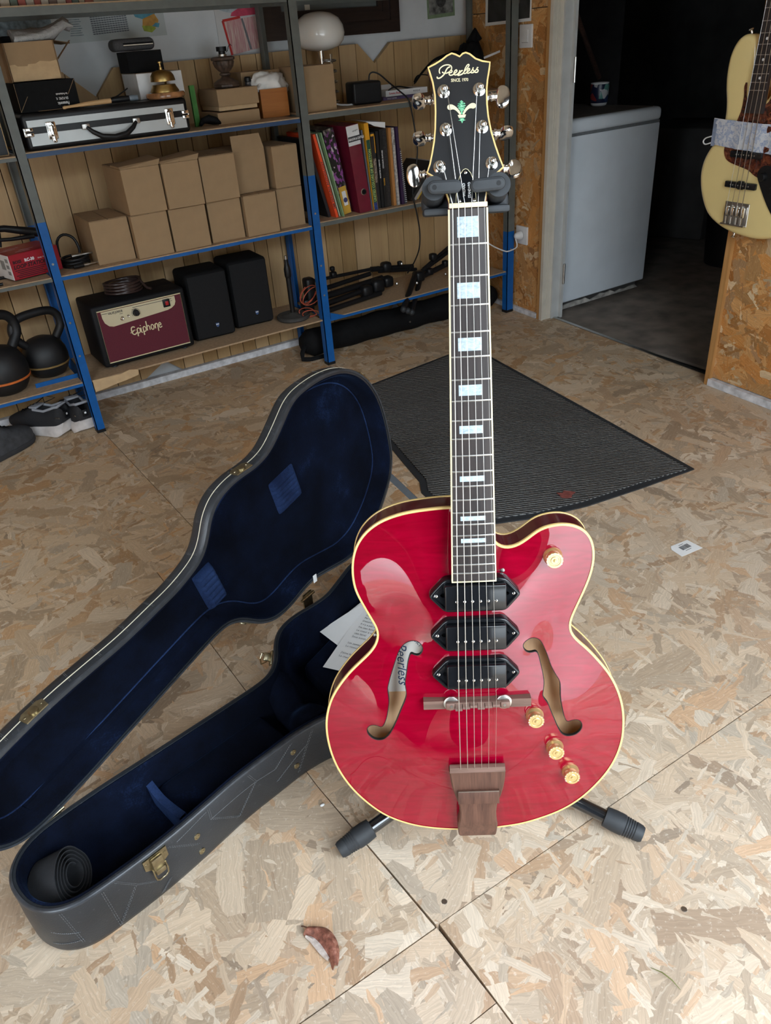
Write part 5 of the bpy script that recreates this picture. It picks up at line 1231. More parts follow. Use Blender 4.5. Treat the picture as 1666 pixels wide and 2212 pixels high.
# ---- books on the middle right shelf
BKZ = ZMR + .0005
def book(name, label, x, wd, h, d, col, lean=0.0, y=2.835, prints=(), pages=False, rough=.5, rz=0):
    M_ = col if not isinstance(col, tuple) else plain('cover_%d' % (abs(hash(col)) % 10 ** 8), col, rough, .05, 30)
    R = T(x, y, BKZ) @ RotZ(rz) @ RotY(lean)
    t = thing(name, label, 'book', M=R)
    if pages:
        MB().box((0, d / 2 + .002, h / 2), (wd - .003, d - .004, h - .004)).build('pages', plain('page_paper', (.60, .56, .48), .9, .05, 60), t)
        q = MB(); q.box((0, .001, h / 2), (wd, .002, h)); q.box((-wd / 2 + .0008, d / 2, h / 2), (.0016, d, h)); q.box((wd / 2 - .0008, d / 2, h / 2), (.0016, d, h)); q.build('cover', M_, t)
    else: MB().box((0, d / 2, h / 2), (wd, d, h)).build('cover', M_, t)
    for s_, size, zz, c_, sx in prints:
        MB().text(s_, size, T(size * .32, -.0005, zz) @ FRONT @ RotZ(90), .0001, sx=sx, bold=.0002).build('spine_print', c_, t, 0)
    return t, R
BK = lambda r, g, b: lin(r, g, b)
M_ORANGE = plain('orange_spine', lin(235, 82, 40), .45, .04, 30)
M_BKINK = M_INK
book('black_album', 'large black hardback leaning beside the post, left of the orange spine', 1.560, .012, .300, .24, (.012, .013, .016), -13, 2.86)
book('orange_book', 'tall black book with an orange spine reading anthology', 1.5775, .011, .315, .22, M_ORANGE, -12.5, 2.828, (('JIMI HENDRIX ANTHOLOGY', .0125, .035, M_BKINK, 1.15),))
book('pale_album', 'thin pale green book leaning right of the orange spine', 1.5925, .009, .316, .20, (.44, .46, .34), -12.5, 2.834, pages=True)
book('green_album', 'thin green clear folder leaning in front of the flower book', 1.6040, .004, .318, .21, (.24, .38, .20), -12.2, 2.820)
M_FLOW = None
def flowermat():
    k = NT('flower_cover'); co = k.coord(scale=(1, 1, .6)); vo = k.n('TexVoronoi'); k.l(co, vo.inputs['Vector']); vo.inputs['Scale'].default_value = 130
    se = k.n('SeparateColor'); k.l(vo.outputs['Color'], se.inputs[0]); sp_ = k.n('SeparateXYZ'); k.l(k.n('TexCoord').outputs['Object'], sp_.inputs[0])
    zone = k.ramp(k.math('MULTIPLY', sp_.outputs[2], 3.1), [(.28, (0, 0, 0)), (.38, (1, 1, 1)), (.92, (1, 1, 1)), (.98, (0, 0, 0))])
    c1 = k.ramp(se.outputs[0], [(.0, (.010, .012, .010)), (.58, (.016, .016, .016)), (.63, (.22, .05, .24)), (.82, (.36, .12, .38)), (.95, (.55, .45, .52))], 'CONSTANT')
    c0 = k.ramp(se.outputs[1], [(.0, (.02, .02, .02)), (.5, (.11, .09, .07)), (.8, (.26, .24, .20))], 'CONSTANT')
    k.col(k.mix(zone, c0, c1)); k.p(rough=.4); return k.m
t, R = book('flower_book', 'thick dark book with purple flowers on its spine', 1.6370, .046, .322, .22, flowermat(), -9.5, 2.850)
MB().box((.002, -.0008, .055), (.034, .0016, .105)).build('yellow_sticker', plain('yellow_cover', lin(205, 160, 60), .5, .06, 30), t); q = MB(); q.box((.004, -.0018, .062), (.018, .001, .055)); q.build('sticker_label', M_WHITE, t); MB().lathe([(.0095, 0), (.0095, .0004), (.0001, .0004)], 24, T(.005, -.0020, .055) @ RotX(90)).build('blue_seal', plain('blue_seal', lin(50, 60, 110), .5), t)
t, R = book('lever_binder', 'dark red lever arch binder with a white label and finger hole', 1.7090, .057, .325, .25, plain('wine_red', (.16, .012, .030), .35, .12, 30, coat=.2), -6.0, 2.822)
q = MB(); q.box((-.001, -.0008, .288), (.055, .0016, .070)); q.build('label', M_WHITE, t)
q = MB(); q.box((0, -.0018, .276), (.054, .0008, .019)); q.build('label_band', M_INK, t); q = MB(); q.text('ARAGON & CASTILLE', (.0118), T(-.026, -.0024, .2715) @ FRONT, .0001, sx=.62, bold=.0003); q.build('label_print', M_WHITEP, t, 0); MB().text('espagne', .009, T(-.004, -.0018, .300) @ FRONT @ RotZ(6), .0001, sx=.9).build('label_print', M_INK, t, 0)
MB().lathe([(.0125, 0), (.0125, .0022), (.0100, .0026), (.0098, .0004)], 24, T(.004, 0, .078) @ RotX(90)).build('finger_ring', M_STEEL, t); MB().lathe([(.0098, 0), (.0098, .0006), (.0001, .0006)], 20, T(.004, 0, .078) @ RotX(90)).build('finger_hole', M_BLACKM, t)
book('spiral_album', 'thin blue grey spiral bound book right of the red binder', 1.7470, .006, .300, .20, (.12, .13, .16), -4.5, 2.832)
t, R = book('yellow_book', 'yellow spined album with a green title band, beside the red binder', 1.7640, .020, .322, .24, plain('yellow_spine', lin(222, 158, 40), .45, .05, 30), -3.6, 2.830)
q = MB(); q.box((0, -.0007, .145), (.0165, .0014, .235)); q.build('title_band', plain('green_band', (.015, .075, .045), .5), t); MB().text('UNITED COLORS OF BENETTON', .0155, T(.0058, -.0016, .032) @ FRONT @ RotZ(90), .0001, sx=.86, bold=.0002).build('spine_print', plain('lime_print', lin(190, 205, 120), .5), t, 0)
MB().box((0, -.0007, .012), (.0165, .0014, .030)).build('picture_band', plain('blue_band', lin(40, 60, 120), .5, .6, 200), t)
t, R = book('magazine', 'black magazine with a yellow framed cover corner beside the yellow spine', 1.7840, .018, .285, .21, (.022, .020, .020), -2.0, 2.838)
q = MB(); q.box((.000, -.0006, .276), (.018, .0012, .008)); q.box((.0075, -.0006, .245), (.003, .0012, .07)); q.build('yellow_border', MATS['yellow_spine'], t); MB().box((.000, -.0006, .145), (.012, .0012, .090)).build('picture_band', plain('photo_print', (.22, .17, .13), .5, .9, 130), t)
book('black_book', 'black book with small white spine title reading rock', 1.8010, .012, .287, .20, (.012, .012, .013), -1.5, 2.834, (('MAGISTER & OBJECTIF', .0070, .115, M_WHITEP, 1.0),))
book('black_catalogue', 'black catalogue with white title and yellow stripe on the spine', 1.8155, .014, .292, .21, (.014, .013, .013), -1.0, 2.832, (('COULEUR GUITARE', .0075, .150, M_WHITEP, 1.0), ('GALERIE', .0075, .085, MATS['yellow_spine'], 1.0)))
t, R = book('dark_spine_book', 'worn black book beside the black catalogue', 1.8340, .019, .293, .21, plain('worn_black', (.022, .018, .017), .7, .8, 140), -1.0, 2.836)
book('orange_novel', 'orange and white spined book right of the worn black book', 1.8620, .012, .293, .20, (.45, .20, .06), -1.5, 2.834)
t, R = book('white_atlas', 'white spined atlas with a mottled picture on it', 1.8775, .011, .292, .21, plain('mottled_white', (.42, .40, .37), .6, .5, 90), -2.0, 2.830, (('Atlas', .0100, .230, M_INK, 1.0),))
book('violet_book', 'tall narrow dark violet book at the right end of the row', 1.8985, .012, .294, .24, (.035, .016, .055), -2.6, 2.828)
t, R = book('spiral_notebook', 'spiral bound notebook with white wire at the end of the row', 1.9160, .010, .215, .16, (.05, .045, .06), -5.0, 2.834)
q = MB()
for i in range(26): q.tube([(.0045 * math.cos(a), -.002 + .0045 * math.sin(a), .008 + i * .0078) for a in np.linspace(0, 2 * PI, 8, endpoint=False)], .0012, 4, closed=True)
stuff(q.build('wire_spiral', M_WHITE, t, 60))
for i, (lb_, c_, dx) in enumerate([('black book lying slanted at the right end of the book row', (.02, .018, .018), 0), ('grey white magazine slanted under the black book', (.40, .36, .34), .018), ('yellow edged paperback slanted at the right end', lin(200, 165, 60), .034)]):
    tt_ = MB().box((0, .10, .090), (.012, .20, .18)) if i < 2 else MB().box((0, .10, .06), (.014, .18, .12))
    o = single('slanted_book', tt_, plain('cover_s%d' % i, c_, .5, .1, 40), lb_, 'book', M=T(1.950 + dx, 2.84, BKZ + .007) @ RotY(43))
q = MB(); q.loops([[(-.055, 0, .01), (-.05, .0, .0), (.05, 0, .0), (.052, 0, .04)], [(-.055, .09, .02), (-.05, .09, .012), (.05, .09, .006), (.052, .09, .044)]], False)
o = single('loose_sheet', MB().hexa([(-.045, 0, 0), (.050, -.005, -.012), (.055, .10, -.010), (-.045, .10, .004), (-.045, 0, .0008), (.050, -.005, -.0112), (.055, .10, -.0092), (-.045, .10, .0048)]).hexa([(.0, -.0005, -.020), (.048, -.006, -.032), (.050, -.005, -.012), (-.040, 0, 0), (.0, .0003, -.020), (.048, -.0052, -.032), (.050, -.0042, -.012), (-.040, .0008, 0)]), M_PAPER, 'loose white sheet lying on top of the books', 'paper', (1.792, 2.848, .910))
tgx = thing('swing_tag', 'small white card with a red mark hanging beside the grey post', 'tag', (2.465, 2.90, .755))
MB().prism([(-.020, .040), (.026, .032), (-.006, 0)], 0, .001, FRONT).build('card', M_CREAMF, tgx); MB().prism([(-.010, .034), (.006, .028), (-.006, .014)], 0, .0012, T(0, -.0005, 0) @ FRONT).build('red_mark', MATS['red_print'], tgx)

# ---- bottom shelf: amplifier, speakers, stands
am = thing('guitar_amplifier', 'small black guitar amplifier with a wine red front and cream control panel', 'amplifier', (.7305, 2.868, ZB + .001), math.radians(1.2))
MB().rbox((0, .10, .119), (.356, .20, .228), .010, 3).build('cabinet', plain('amp_covering', (.007, .007, .008), .6, .2, 200, .2, spec=.25), am, 50)
q = MB()
for x in (-.14, .14):
    for y in (.02, .17): q.cyl((x, y, -.0005), (x, y, .007), .011, 12)
q.build('foot', M_RUBBER, am)
M_WINE = plain('wine_cloth', (.105, .010, .022), .8, .12, 250, .1)
MB().box((0, -.0015, .1185), (.316, .004, .190)).build('front_cloth', M_WINE, am)
q = MB(); hx_, hz_ = .159, .096
q.tube([(-hx_, -.003, .1185 - hz_), (hx_, -.003, .1185 - hz_), (hx_, -.003, .1185 + hz_), (-hx_, -.003, .1185 + hz_)], .0026, 6, closed=True); q.build('piping', M_BIND2, am, 60)
pp = [(-.146, .211), (.134, .211), (.134, .190), (.128, .178), (.115, .170), (.098, .1655), (-.112, .1520), (-.128, .157), (-.140, .170), (-.145, .188)]
cp = MB().prism([(a, b) for a, b in pp], 0, .0035, T(0, -.0036, 0) @ FRONT).build('control_panel', plain('cream_panel', (.62, .54, .36), .45, .04, 20), am)
pn = MB(); Y0 = -.0074
pn.box((.045, Y0, .2035), (.150, .0006, .0016)); pn.box((-.135, Y0, .2035), (.020, .0006, .0016)); pn.box((.115, Y0, .196), (.014, .0006, .0012)); pn.box((-.075, Y0, .192), (.012, .0006, .0014)); pn.box((-.026, Y0, .1965), (.018, .0006, .0014)); pn.box((.134 - .022, Y0, .163), (.0, .0, .0))
pn.text('VALVE JUNIOR', .0115, T(-.122, Y0, .1975) @ FRONT, .0002, sx=.72, bold=.0003)
pn.build('panel_print', M_INK, cp, 0)
for x, z, r, n_ in ((-.076, .1745, .0072, 'input_jack'), (-.052, .1775, .0050, 'pilot_lamp')): MB().lathe([(r, 0), (r, .003), (r * .62, .0055), (r * .55, .003), (.0001, .003)], 18, T(x, Y0 + .0005, z) @ RotX(90)).build(n_, M_CHROME, cp, 30)
q = MB(); q.lathe([(.0125, 0), (.0125, .002), (.0100, .004), (.0090, .016), (.0001, .017)], 20, T(-.022, Y0 + .0005, .183) @ RotX(90)); q.box((-.022, Y0 - .012, .183), (.003, .012, .017)); q.build('volume_knob', M_BLACK, cp, 30)
MB().tube([(-.022 + .0155 * math.cos(a), Y0, .183 + .0155 * math.sin(a)) for a in np.linspace(-.6, 3.8, 20)], .0006, 4).build('knob_scale', M_INK, cp, 0)
sw = MB().rbox((.098, Y0 - .001, .192), (.027, .006, .029), .002, 2).build('power_switch', M_BLACK, cp); MB().rbox((.099, Y0 - .0045, .192), (.013, .004, .015), .002, 2).build('switch_lamp', plain('red_switch', (.40, .015, .02), .3), sw)
LG2 = T(-.052, -.0042, .088) @ FRONT @ RotZ(.5)
ep = [([(30, 62), (18, 58), (4, 50), (-14, 48)], 3), ([(30, 78), (18, 84), (4, 80), (-2, 62), (2, 42), (14, 32), (28, 34), (36, 42)], 6), ([(6, 58), (30, 60)], 4),
      ([(44, 62), (44, 40), (42, 14)], 6), ([(44, 60), (54, 68), (66, 62), (66, 44), (56, 34), (46, 38)], 5), ([(76, 66), (76, 36), (84, 34)], 6), ([(75, 78), (79, 82)], 6),
      ([(94, 64), (94, 12)], 6), ([(94, 60), (104, 68), (116, 60), (116, 42), (106, 34), (96, 38)], 5), ([(128, 100), (126, 36)], 6), ([(128, 58), (138, 68), (148, 60), (148, 36)], 5),
      ([(160, 52), (166, 66), (178, 66), (184, 52), (178, 36), (166, 36), (160, 52)], 5), ([(196, 66), (195, 36)], 6), ([(196, 58), (206, 68), (216, 60), (216, 14)], 5), ([(226, 52), (246, 54), (240, 68), (230, 64), (226, 50), (232, 36), (244, 36), (252, 42)], 5)]
q = MB()
for s_, wd in ep: q.ribbon([tuple(p) for p in catmull([(a * .00046, b * .00055) for a, b in s_], False, .0012)], wd * .00062, .0022, LG2)
q.build('script_badge', M_BIND2, am, 30)
# coiled brown cable on the amplifier
def coil(name, label, cx, cy, z, rx, ry, n, r, m, seed, tail=None):
    rn = random.Random(seed); q = MB(); P = []
    for i in range(n * 20):
        a = 2 * PI * i / 20; t = i / (n * 20)
        jr = .86 + .14 * math.sin(i * .31 + seed) ; P.append((cx + rx * jr * math.cos(a), cy + ry * jr * math.sin(a), z + r + (i // 20) * r * 1.15 + .003 * math.sin(a * 1.5 + seed)))
    q.tube(P + (tail or []), r, 7)
    return single(name, q, m, label, 'cable', smooth=60)
coil('coiled_cable', 'coil of shiny brown speaker cable lying on top of the amplifier', .705, 2.985, ZB + .236, .078, .060, 7, .0048, plain('brown_cable', (.045, .026, .022), .3, .1, 40, coat=.3), 2, [(.79, 2.93, .448), (.80, 2.915, .446)])
for i, (x0, x1, y, rz, h) in enumerate(((.930, 1.100, 2.905, -2.5, .262), (1.118, 1.288, 2.935, -3.0, .268))):
    t = thing('studio_speaker', ('black studio speaker standing next to the amplifier', 'black studio speaker standing between the other speaker and the microphone stand')[i], 'speaker', ((x0 + x1) / 2, y, ZB + .001), math.radians(rz), 'black studio speakers')
    MB().rbox((0, .085, h / 2), (x1 - x0, .165, h), .016, 4).build('cabinet', M_BLACKM, t, 50)
    MB().rbox((0, .0005, h / 2), (x1 - x0 - .016, .005, h - .018), .0022, 2).build('grille', MATS['black_cloth'], t)
    q = MB(); q.prism([(-.007, .008), (.007, .008), (.006, -.004), (0, -.009), (-.006, -.004)], 0, .0015, T(.010, -.0022, .052) @ FRONT); bd = q.build('badge', plain('blue_badge', (.05, .10, .24), .4), t); MB().box((.010, -.0040, .055), (.012, .0006, .003)).build('badge_band', M_WHITEP, bd)
ms = thing('microphone_stand', 'short black microphone stand on a round ribbed base', 'microphone stand', (1.362, 2.905, ZB + .001))
MB().lathe([(.066, .0), (.070, .004), (.070, .012), (.066, .016)] + [p for k in range(6) for p in ((.062 - k * .008, .0165 + k * .0010), (.060 - k * .008, .0150 + k * .0010), (.056 - k * .008, .0172 + k * .0011))] + [(.011, .026)], 40).build('round_base', plain('grey_cast_base', (.045, .043, .040), .6, .15, 60), ms, 25)
MB().lathe([(.010, .024), (.010, .170), (.0125, .172), (.0140, .180), (.0140, .205), (.0115, .215), (.0080, .228), (.0078, .243)], 20).build('tube', M_BLACK, ms, 30); MB().lathe([(.0050, .243), (.0050, .258), (.0001, .259)], 14).build('thread', M_STEEL, ms, 30)
# folded boom stands lying on the lower right shelf
def fold(name, label, bars, knobs=(), feet=()):
    t = thing(name, label, 'microphone stand', bars[0][0]); o_ = Vector(bars[0][0])
    for a, b, r in bars: MB().cyl(Vector(a) - o_, Vector(b) - o_, r, 12).build('tube', M_BLACK, t, 60)
    for p, r in knobs: MB().rbox(Vector(p) - o_, (r * 2, r * 2, r * 2), r * .5, 2).build('clamp', M_BLACK, t, 50)
    for p in feet: MB().sphere(tuple(Vector(p) - o_), .014, 12, 8).build('rubber_foot', M_RUBBER, t, 60)
    return t
zb = ZBR + .001
fold('folded_stand', 'folded black boom stand lying along the back of the lower shelf', [((1.500, 2.97, .318), (1.86, 3.0, .300), .0075), ((1.82, 3.0, .300), (2.06, 3.02, .262), .012), ((1.86, 3.0, .283), (2.08, 3.02, .245), .008)], [((1.612, 2.978, .322), .014), ((1.61, 2.978, .348), .010), ((1.90, 3.0, .296), .022), ((1.97, 2.99, .300), .010)], [((1.497, 2.97, .318))])
fold('folded_stand', 'folded black tripod legs lying on the lower shelf beside the blue post', [((1.500, 2.90, .262), (1.85, 2.96, .262), .014), ((1.500, 2.89, .232), (1.84, 2.94, .245), .012), ((1.505, 2.86, .214), (1.80, 2.90, .218), .011), ((1.51, 2.93, .285), (1.80, 2.98, .288), .010)], [((1.80, 2.93, .245), .030), ((1.73, 2.91, .240), .026), ((1.87, 2.95, .245), .024)], ())
fs3 = fold('folded_stand', 'folded black tripod with silver thumb screws sticking out over the shelf edge', [((1.835, 2.775, .165), (2.015, 2.93, .255), .013), ((1.875, 2.770, .145), (2.03, 2.92, .222), .011), ((1.860, 2.795, .150), (2.03, 2.95, .240), .006), ((2.03, 2.94, .245), (2.25, 2.99, .300), .010), ((2.04, 2.93, .232), (2.26, 2.96, .262), .012), ((2.07, 2.95, .26), (2.33, 3.0, .352), .007)], [((2.03, 2.93, .240), .024), ((2.10, 2.94, .245), .016), ((2.13, 2.95, .305), .016), ((2.20, 2.95, .262), .014)], [(1.832, 2.772, .164), (1.872, 2.768, .143), (1.85, 2.765, .155)])
for x, y, z in ((1.975, 2.87, .232), (1.90, 2.92, .235), (1.965, 2.97, .302), (2.175, 2.92, .222)):
    MB().lathe([(.006, 0), (.0065, .003), (.0065, .009), (.004, .012), (.0001, .0125)], 12, axisM(Vector((x, y, z)) - fs3.location, (-.3, -.9, .2))).build('thumb_screw', M_STEEL, fs3)
fold('folded_stand', 'thin black stand arm leaning up against the plank wall at the right', [((2.18, 2.88, .225), (2.34, 3.02, .430), .005), ((2.34, 3.02, .430), (2.40, 3.0, .212), .004)], [((2.34, 3.02, .43), .010)])
M_OCAB = plain('orange_cable', (.42, .085, .045), .5)
def loopc(cx, cy, cz, rx, rz, n, seed, tilt):
    rn = random.Random(seed); P = []
    for i in range(n * 18):
        a = 2 * PI * i / 18; P.append((cx + rx * (1 - .1 * (i // 18)) * math.cos(a), cy + .02 * math.sin(a * .5 + seed) + .012 * (i // 18), cz + rz * (1 - .08 * (i // 18)) * math.sin(a + .12 * (i // 18)) + tilt * math.cos(a)))
    return P
q = MB().tube(loopc(1.440, 2.875, .288, .044, .034, 3, 1, .012), .0022, 6)
single('orange_cable', q, M_OCAB, 'small coil of orange cable hanging on the stands behind the blue post', 'cable', smooth=60)
q = MB().tube(loopc(1.418, 2.862, .222, .040, .017, 2, 4, -.008), .0022, 6)
single('orange_cable', q, M_OCAB, 'small coil of orange cable lying on the shelf beside the blue post', 'cable', smooth=60)
q = MB(); q.rbox((1.462, 2.925, .290), (.044, .05, .12), .012, 3); q.rbox((1.445, 2.93, .235), (.05, .05, .06), .012, 2)
single('folded_stand', q, M_BLACK, 'folded black stand head with cables hooked on it behind the blue post', 'microphone stand')
# long black bag on the floor under the shelf
tb_ = thing('tube_bag', 'long round black bag lying on the floor under the lower right shelf', 'bag', (1.95, 2.945, 0))
q = MB(); rows = []
for i, x in enumerate(np.linspace(-.535, .535, 30)):
    rr = (.058 if 0 < i < 29 else .035) + .003 * math.sin(i * 1.3); yy = .02 - .085 * (x + .535) / 1.07 * .3
    rows.append([(x, yy + rr * math.cos(a), max(.0015, .058 + (rr + .002 * math.sin(3 * a + i)) * math.sin(a))) for a in np.linspace(0, 2 * PI, 24, endpoint=False)])
fixn(q.loops(rows, True, True, True).build('bag_body', M_BLACKM, tb_, 80))
q = MB().tube([(-.535, .0, .06), (-.56, -.02, .035), (-.565, -.03, .012), (-.53, -.045, .006), (-.46, -.05, .005)], .011, 8, flat=.4); q.build('bag_end_strap', M_BLACKM, tb_, 60)
MB().cyl((-.01, -.055, .055), (-.01, -.060, .056), .004, 8).build('snap', M_STEEL, tb_)

# ---- left bay
lb = thing('looper_box', 'red and white product carton printed loop station behind the blue post', 'box', (.4235, 2.862, ZM + .006), math.radians(14))
MB().rbox((.0, .075, .040), (.172, .15, .080), .001, 1).build('carton', plain('red_carton', (.33, .010, .022), .42, .08, 10), lb)
MB().box((-.0864, .075, .040), (.0016, .149, .0785)).build('white_side', M_WHITE, lb)
q = MB()
for i in range(3): q.box((-.0875, .02 + .0 * i, .062 - i * .020), (.0006, .020, .012))
q.box((-.0875, .055, .045), (.0006, .030, .030)); q.box((-.0875, .11, .06), (.0006, .05, .006)); q.box((-.0875, .11, .04), (.0006, .05, .004)); q.build('side_print', plain('grey_print', (.25, .25, .25), .6), lb, 0)
q = MB(); q.text('BOSS', .0125, T(-.076, -.0006, .0515) @ FRONT, .0001, sx=1.0, bold=.0007); q.text('LOOP STATION', .0168, T(-.078, -.0006, .0345) @ FRONT, .0001, shear=.2, sx=.98, bold=.0007)
for i in range(5): q.box((-.078 + .055 + .0 * i, -.0006, .0285 - i * .0055), (.106 - .012 * (i % 3), .0006, .0024))
q.build('dark_print', plain('dark_red_ink', (.03, .004, .008), .6), lb, 0)
q = MB(); q.text('RC-30', .0135, T(-.036, -.0007, .0515) @ FRONT, .0001, sx=.95, bold=.0006); q.text('DUAL TRACK LOOPER', .0056, T(.010, -.0007, .0520) @ FRONT, .0001); q.build('white_print', M_WHITEP, lb, 0)
q = MB()
for i, (x, y) in enumerate(((-.02, .03), (.0, .05), (-.05, .08), (-.03, .10))): q.box((x, y, .0803), (.05, .003, .0006), None)
q.build('lid_print', plain('silver_print', (.34, .20, .21), .4), lb, 0)
q = MB(); q.tube([(.30, 2.94, .735), (.37, 2.95, .730), (.43, 2.955, .712), (.470, 2.96, .700)], [.008, .011, .013, .015], 10); q.tube([(.30, 2.93, .705), (.38, 2.94, .695), (.455, 2.95, .692)], [.006, .006, .008], 8); q.tube([(.34, 2.95, .675), (.35, 2.95, .72)], .006, 8)
tp2 = thing('folded_tripod', 'black folded tripod resting on top of the red carton', 'tripod', (.30, 2.94, ZM + .086)); o_ = Vector((.30, 2.94, ZM + .086)); q.v = [tuple(Vector(p) - o_) for p in q.v]; q.build('legs', M_BLACK, tp2, 50)
coil('black_cable', 'coil of black cable with a jack plug at the left of the boxes', .568, 2.915, ZM + .001, .052, .038, 5, .0048, M_BLACK, 5)
q = MB().tube(catmull([(.525, 2.99, .60), (.53, 2.985, .655), (.556, 2.98, .674), (.583, 2.97, .66), (.592, 2.96, .625), (.585, 2.95, .60)], False, .01), .0048, 8)
single('cable_loop', q, M_BLACK, 'loop of black cable standing up against the planks beside the red carton', 'cable', smooth=60)
for i, (x, y, z, rz) in enumerate(((.585, 2.853, .588, 6), (.598, 2.905, .613, 4))):
    jp = thing('jack_plug', ('silver jack plug lying in front on the shelf beside the cable coil', 'silver jack plug on top of the cable coil')[i], 'plug', (x, y, z), math.radians(rz))
    MB().lathe([(.0068, -.05), (.0068, -.02), (.0060, -.014)], 14, RotY(90)).build('sleeve', M_BLACK if i == 0 else M_STEEL, jp, 40); MB().lathe([(.0050, -.014), (.0050, .004), (.0034, .004), (.0034, .030), (.0024, .032), (.0034, .036), (.0008, .041)], 14, RotY(90)).build('tip', M_STEEL, jp, 40)
q = MB().tube([(.30, 2.83, ZM + .006), (.25, 2.84, ZM + .006), (.22, 2.88, ZM + .006), (.25, 2.93, ZM + .007), (.33, 2.92, ZM + .006), (.36, 2.88, ZM + .006)], .0048, 8)
single('black_lead', q, M_BLACK, 'black lead on the shelf under the red carton', 'cable', smooth=60)
fb_ = thing('black_storage_box', 'black box with pale worn edges on the upper left shelf', 'box', (.345, 2.845, .9525))
MB().rbox((0, .11, .062), (.186, .22, .122), .002, 1).build('carton', plain('slate_card', (.018, .020, .024), .6), fb_)
q = MB(); e_ = [(-.092, .001), (.092, .001), (.092, .080), (-.092, .080)]
q.tube([(a, -.0008, b) for a, b in e_], .0011, 4, closed=True); q.tube([(.0925, -.0005, .002), (.0935, -.0005, .122)], .0014, 4); q.build('worn_edge', M_CARDD, fb_, 0)
for i in range(13):
    x = -.28 + i * .058 if False else .02 + i * .036
# row of old books on the top shelf (only their feet show)
cols = [(.20, .20, .19), (.30, .06, .05), (.44, .38, .30), (.10, .13, .10), (.34, .08, .06), (.38, .34, .28), (.30, .07, .05), (.42, .38, .32), (.16, .10, .08), (.40, .36, .30), (.26, .06, .05), (.12, .16, .14), (.40, .34, .26), (.30, .10, .07), (.42, .40, .34)]
pos_ = ['first', 'second', 'third', 'fourth', 'fifth', 'sixth', 'seventh', 'eighth', 'ninth', 'tenth', 'eleventh', 'twelfth', 'thirteenth', 'fourteenth', 'last']
x = .492; rn = random.Random(11)
cn_ = ['grey', 'red', 'cream', 'dark green', 'brick red', 'beige', 'red', 'pale', 'brown', 'cream', 'dark red', 'green', 'sand coloured', 'rust red', 'ivory']
for i, c_ in enumerate(cols):
    wd = rn.uniform(.016, .028)
    t = thing('old_book', 'old %s book on the top shelf, %s in its row from the left post' % (cn_[i], pos_[i]), 'book', (x + wd / 2, 2.86, 1.3365), 0, 'old books on the top shelf')
    MB().box((0, .07, .10), (wd - .001, .14, .20)).build('cover', plain('old_%d' % i, c_, .6, .2, 60), t); MB().box((0, -.0005, .03), (wd * .8, .0012, .004)).build('spine_band', MATS['yellow_spine'], t)
    x += wd + .0008
def kettle(name, label, x, y, z, R_, band, rz):
    t = thing(name, label, 'kettlebell', (x, y, z), math.radians(rz)); s = R_ / .10; hf = 1.22
    MB().lathe([(.062 * s, 0), (.072 * s, .006 * s), (.088 * s, .03 * s), (.098 * s, .062 * s), (.100 * s, .085 * s), (.096 * s, .115 * s), (.082 * s, .145 * s), (.060 * s, .165 * s), (.030 * s, .176 * s), (.0001, .179 * s)], 40).build('weight', M_CAST, t, 60)
    q = MB(); P = catmull([(-.062 * s, 0, .140 * s), (-.088 * s, 0, .190 * s), (-.092 * s, 0, .235 * s), (-.074 * s, 0, .270 * s), (-.035 * s, 0, .283 * s), (.035 * s, 0, .283 * s), (.074 * s, 0, .270 * s), (.092 * s, 0, .235 * s), (.088 * s, 0, .190 * s), (.062 * s, 0, .140 * s)], False, .008)
    q.tube([(p_[0] * (1 + (hf - 1) * min(1, max(0, (p_[2] / s - .14) / .06))), p_[1], p_[2]) for p_ in P], .0185 * s, 16); q.build('handle', M_CAST, t, 60)
    MB().lathe([(.0965 * s, .050 * s), (.0992 * s, .052 * s), (.0999 * s, .058 * s), (.0980 * s, .0595 * s)], 40).build('colour_ring', band, t, 40)
M_CAST = plain('black_powder_coat', (.008, .008, .009), .55, .15, 200, .15)
kettle('kettlebell', 'black kettlebell with a bright orange ring, nearer the front of the shelf', .213, 2.915, ZB + .002, .092, plain('orange_ring', (.62, .15, .03), .5), 25)
kettle('kettlebell', 'black kettlebell with a thin dull yellow ring, against the planks', .378, 2.985, ZB + .002, .080, plain('ochre_ring', (.24, .15, .05), .6), 15)
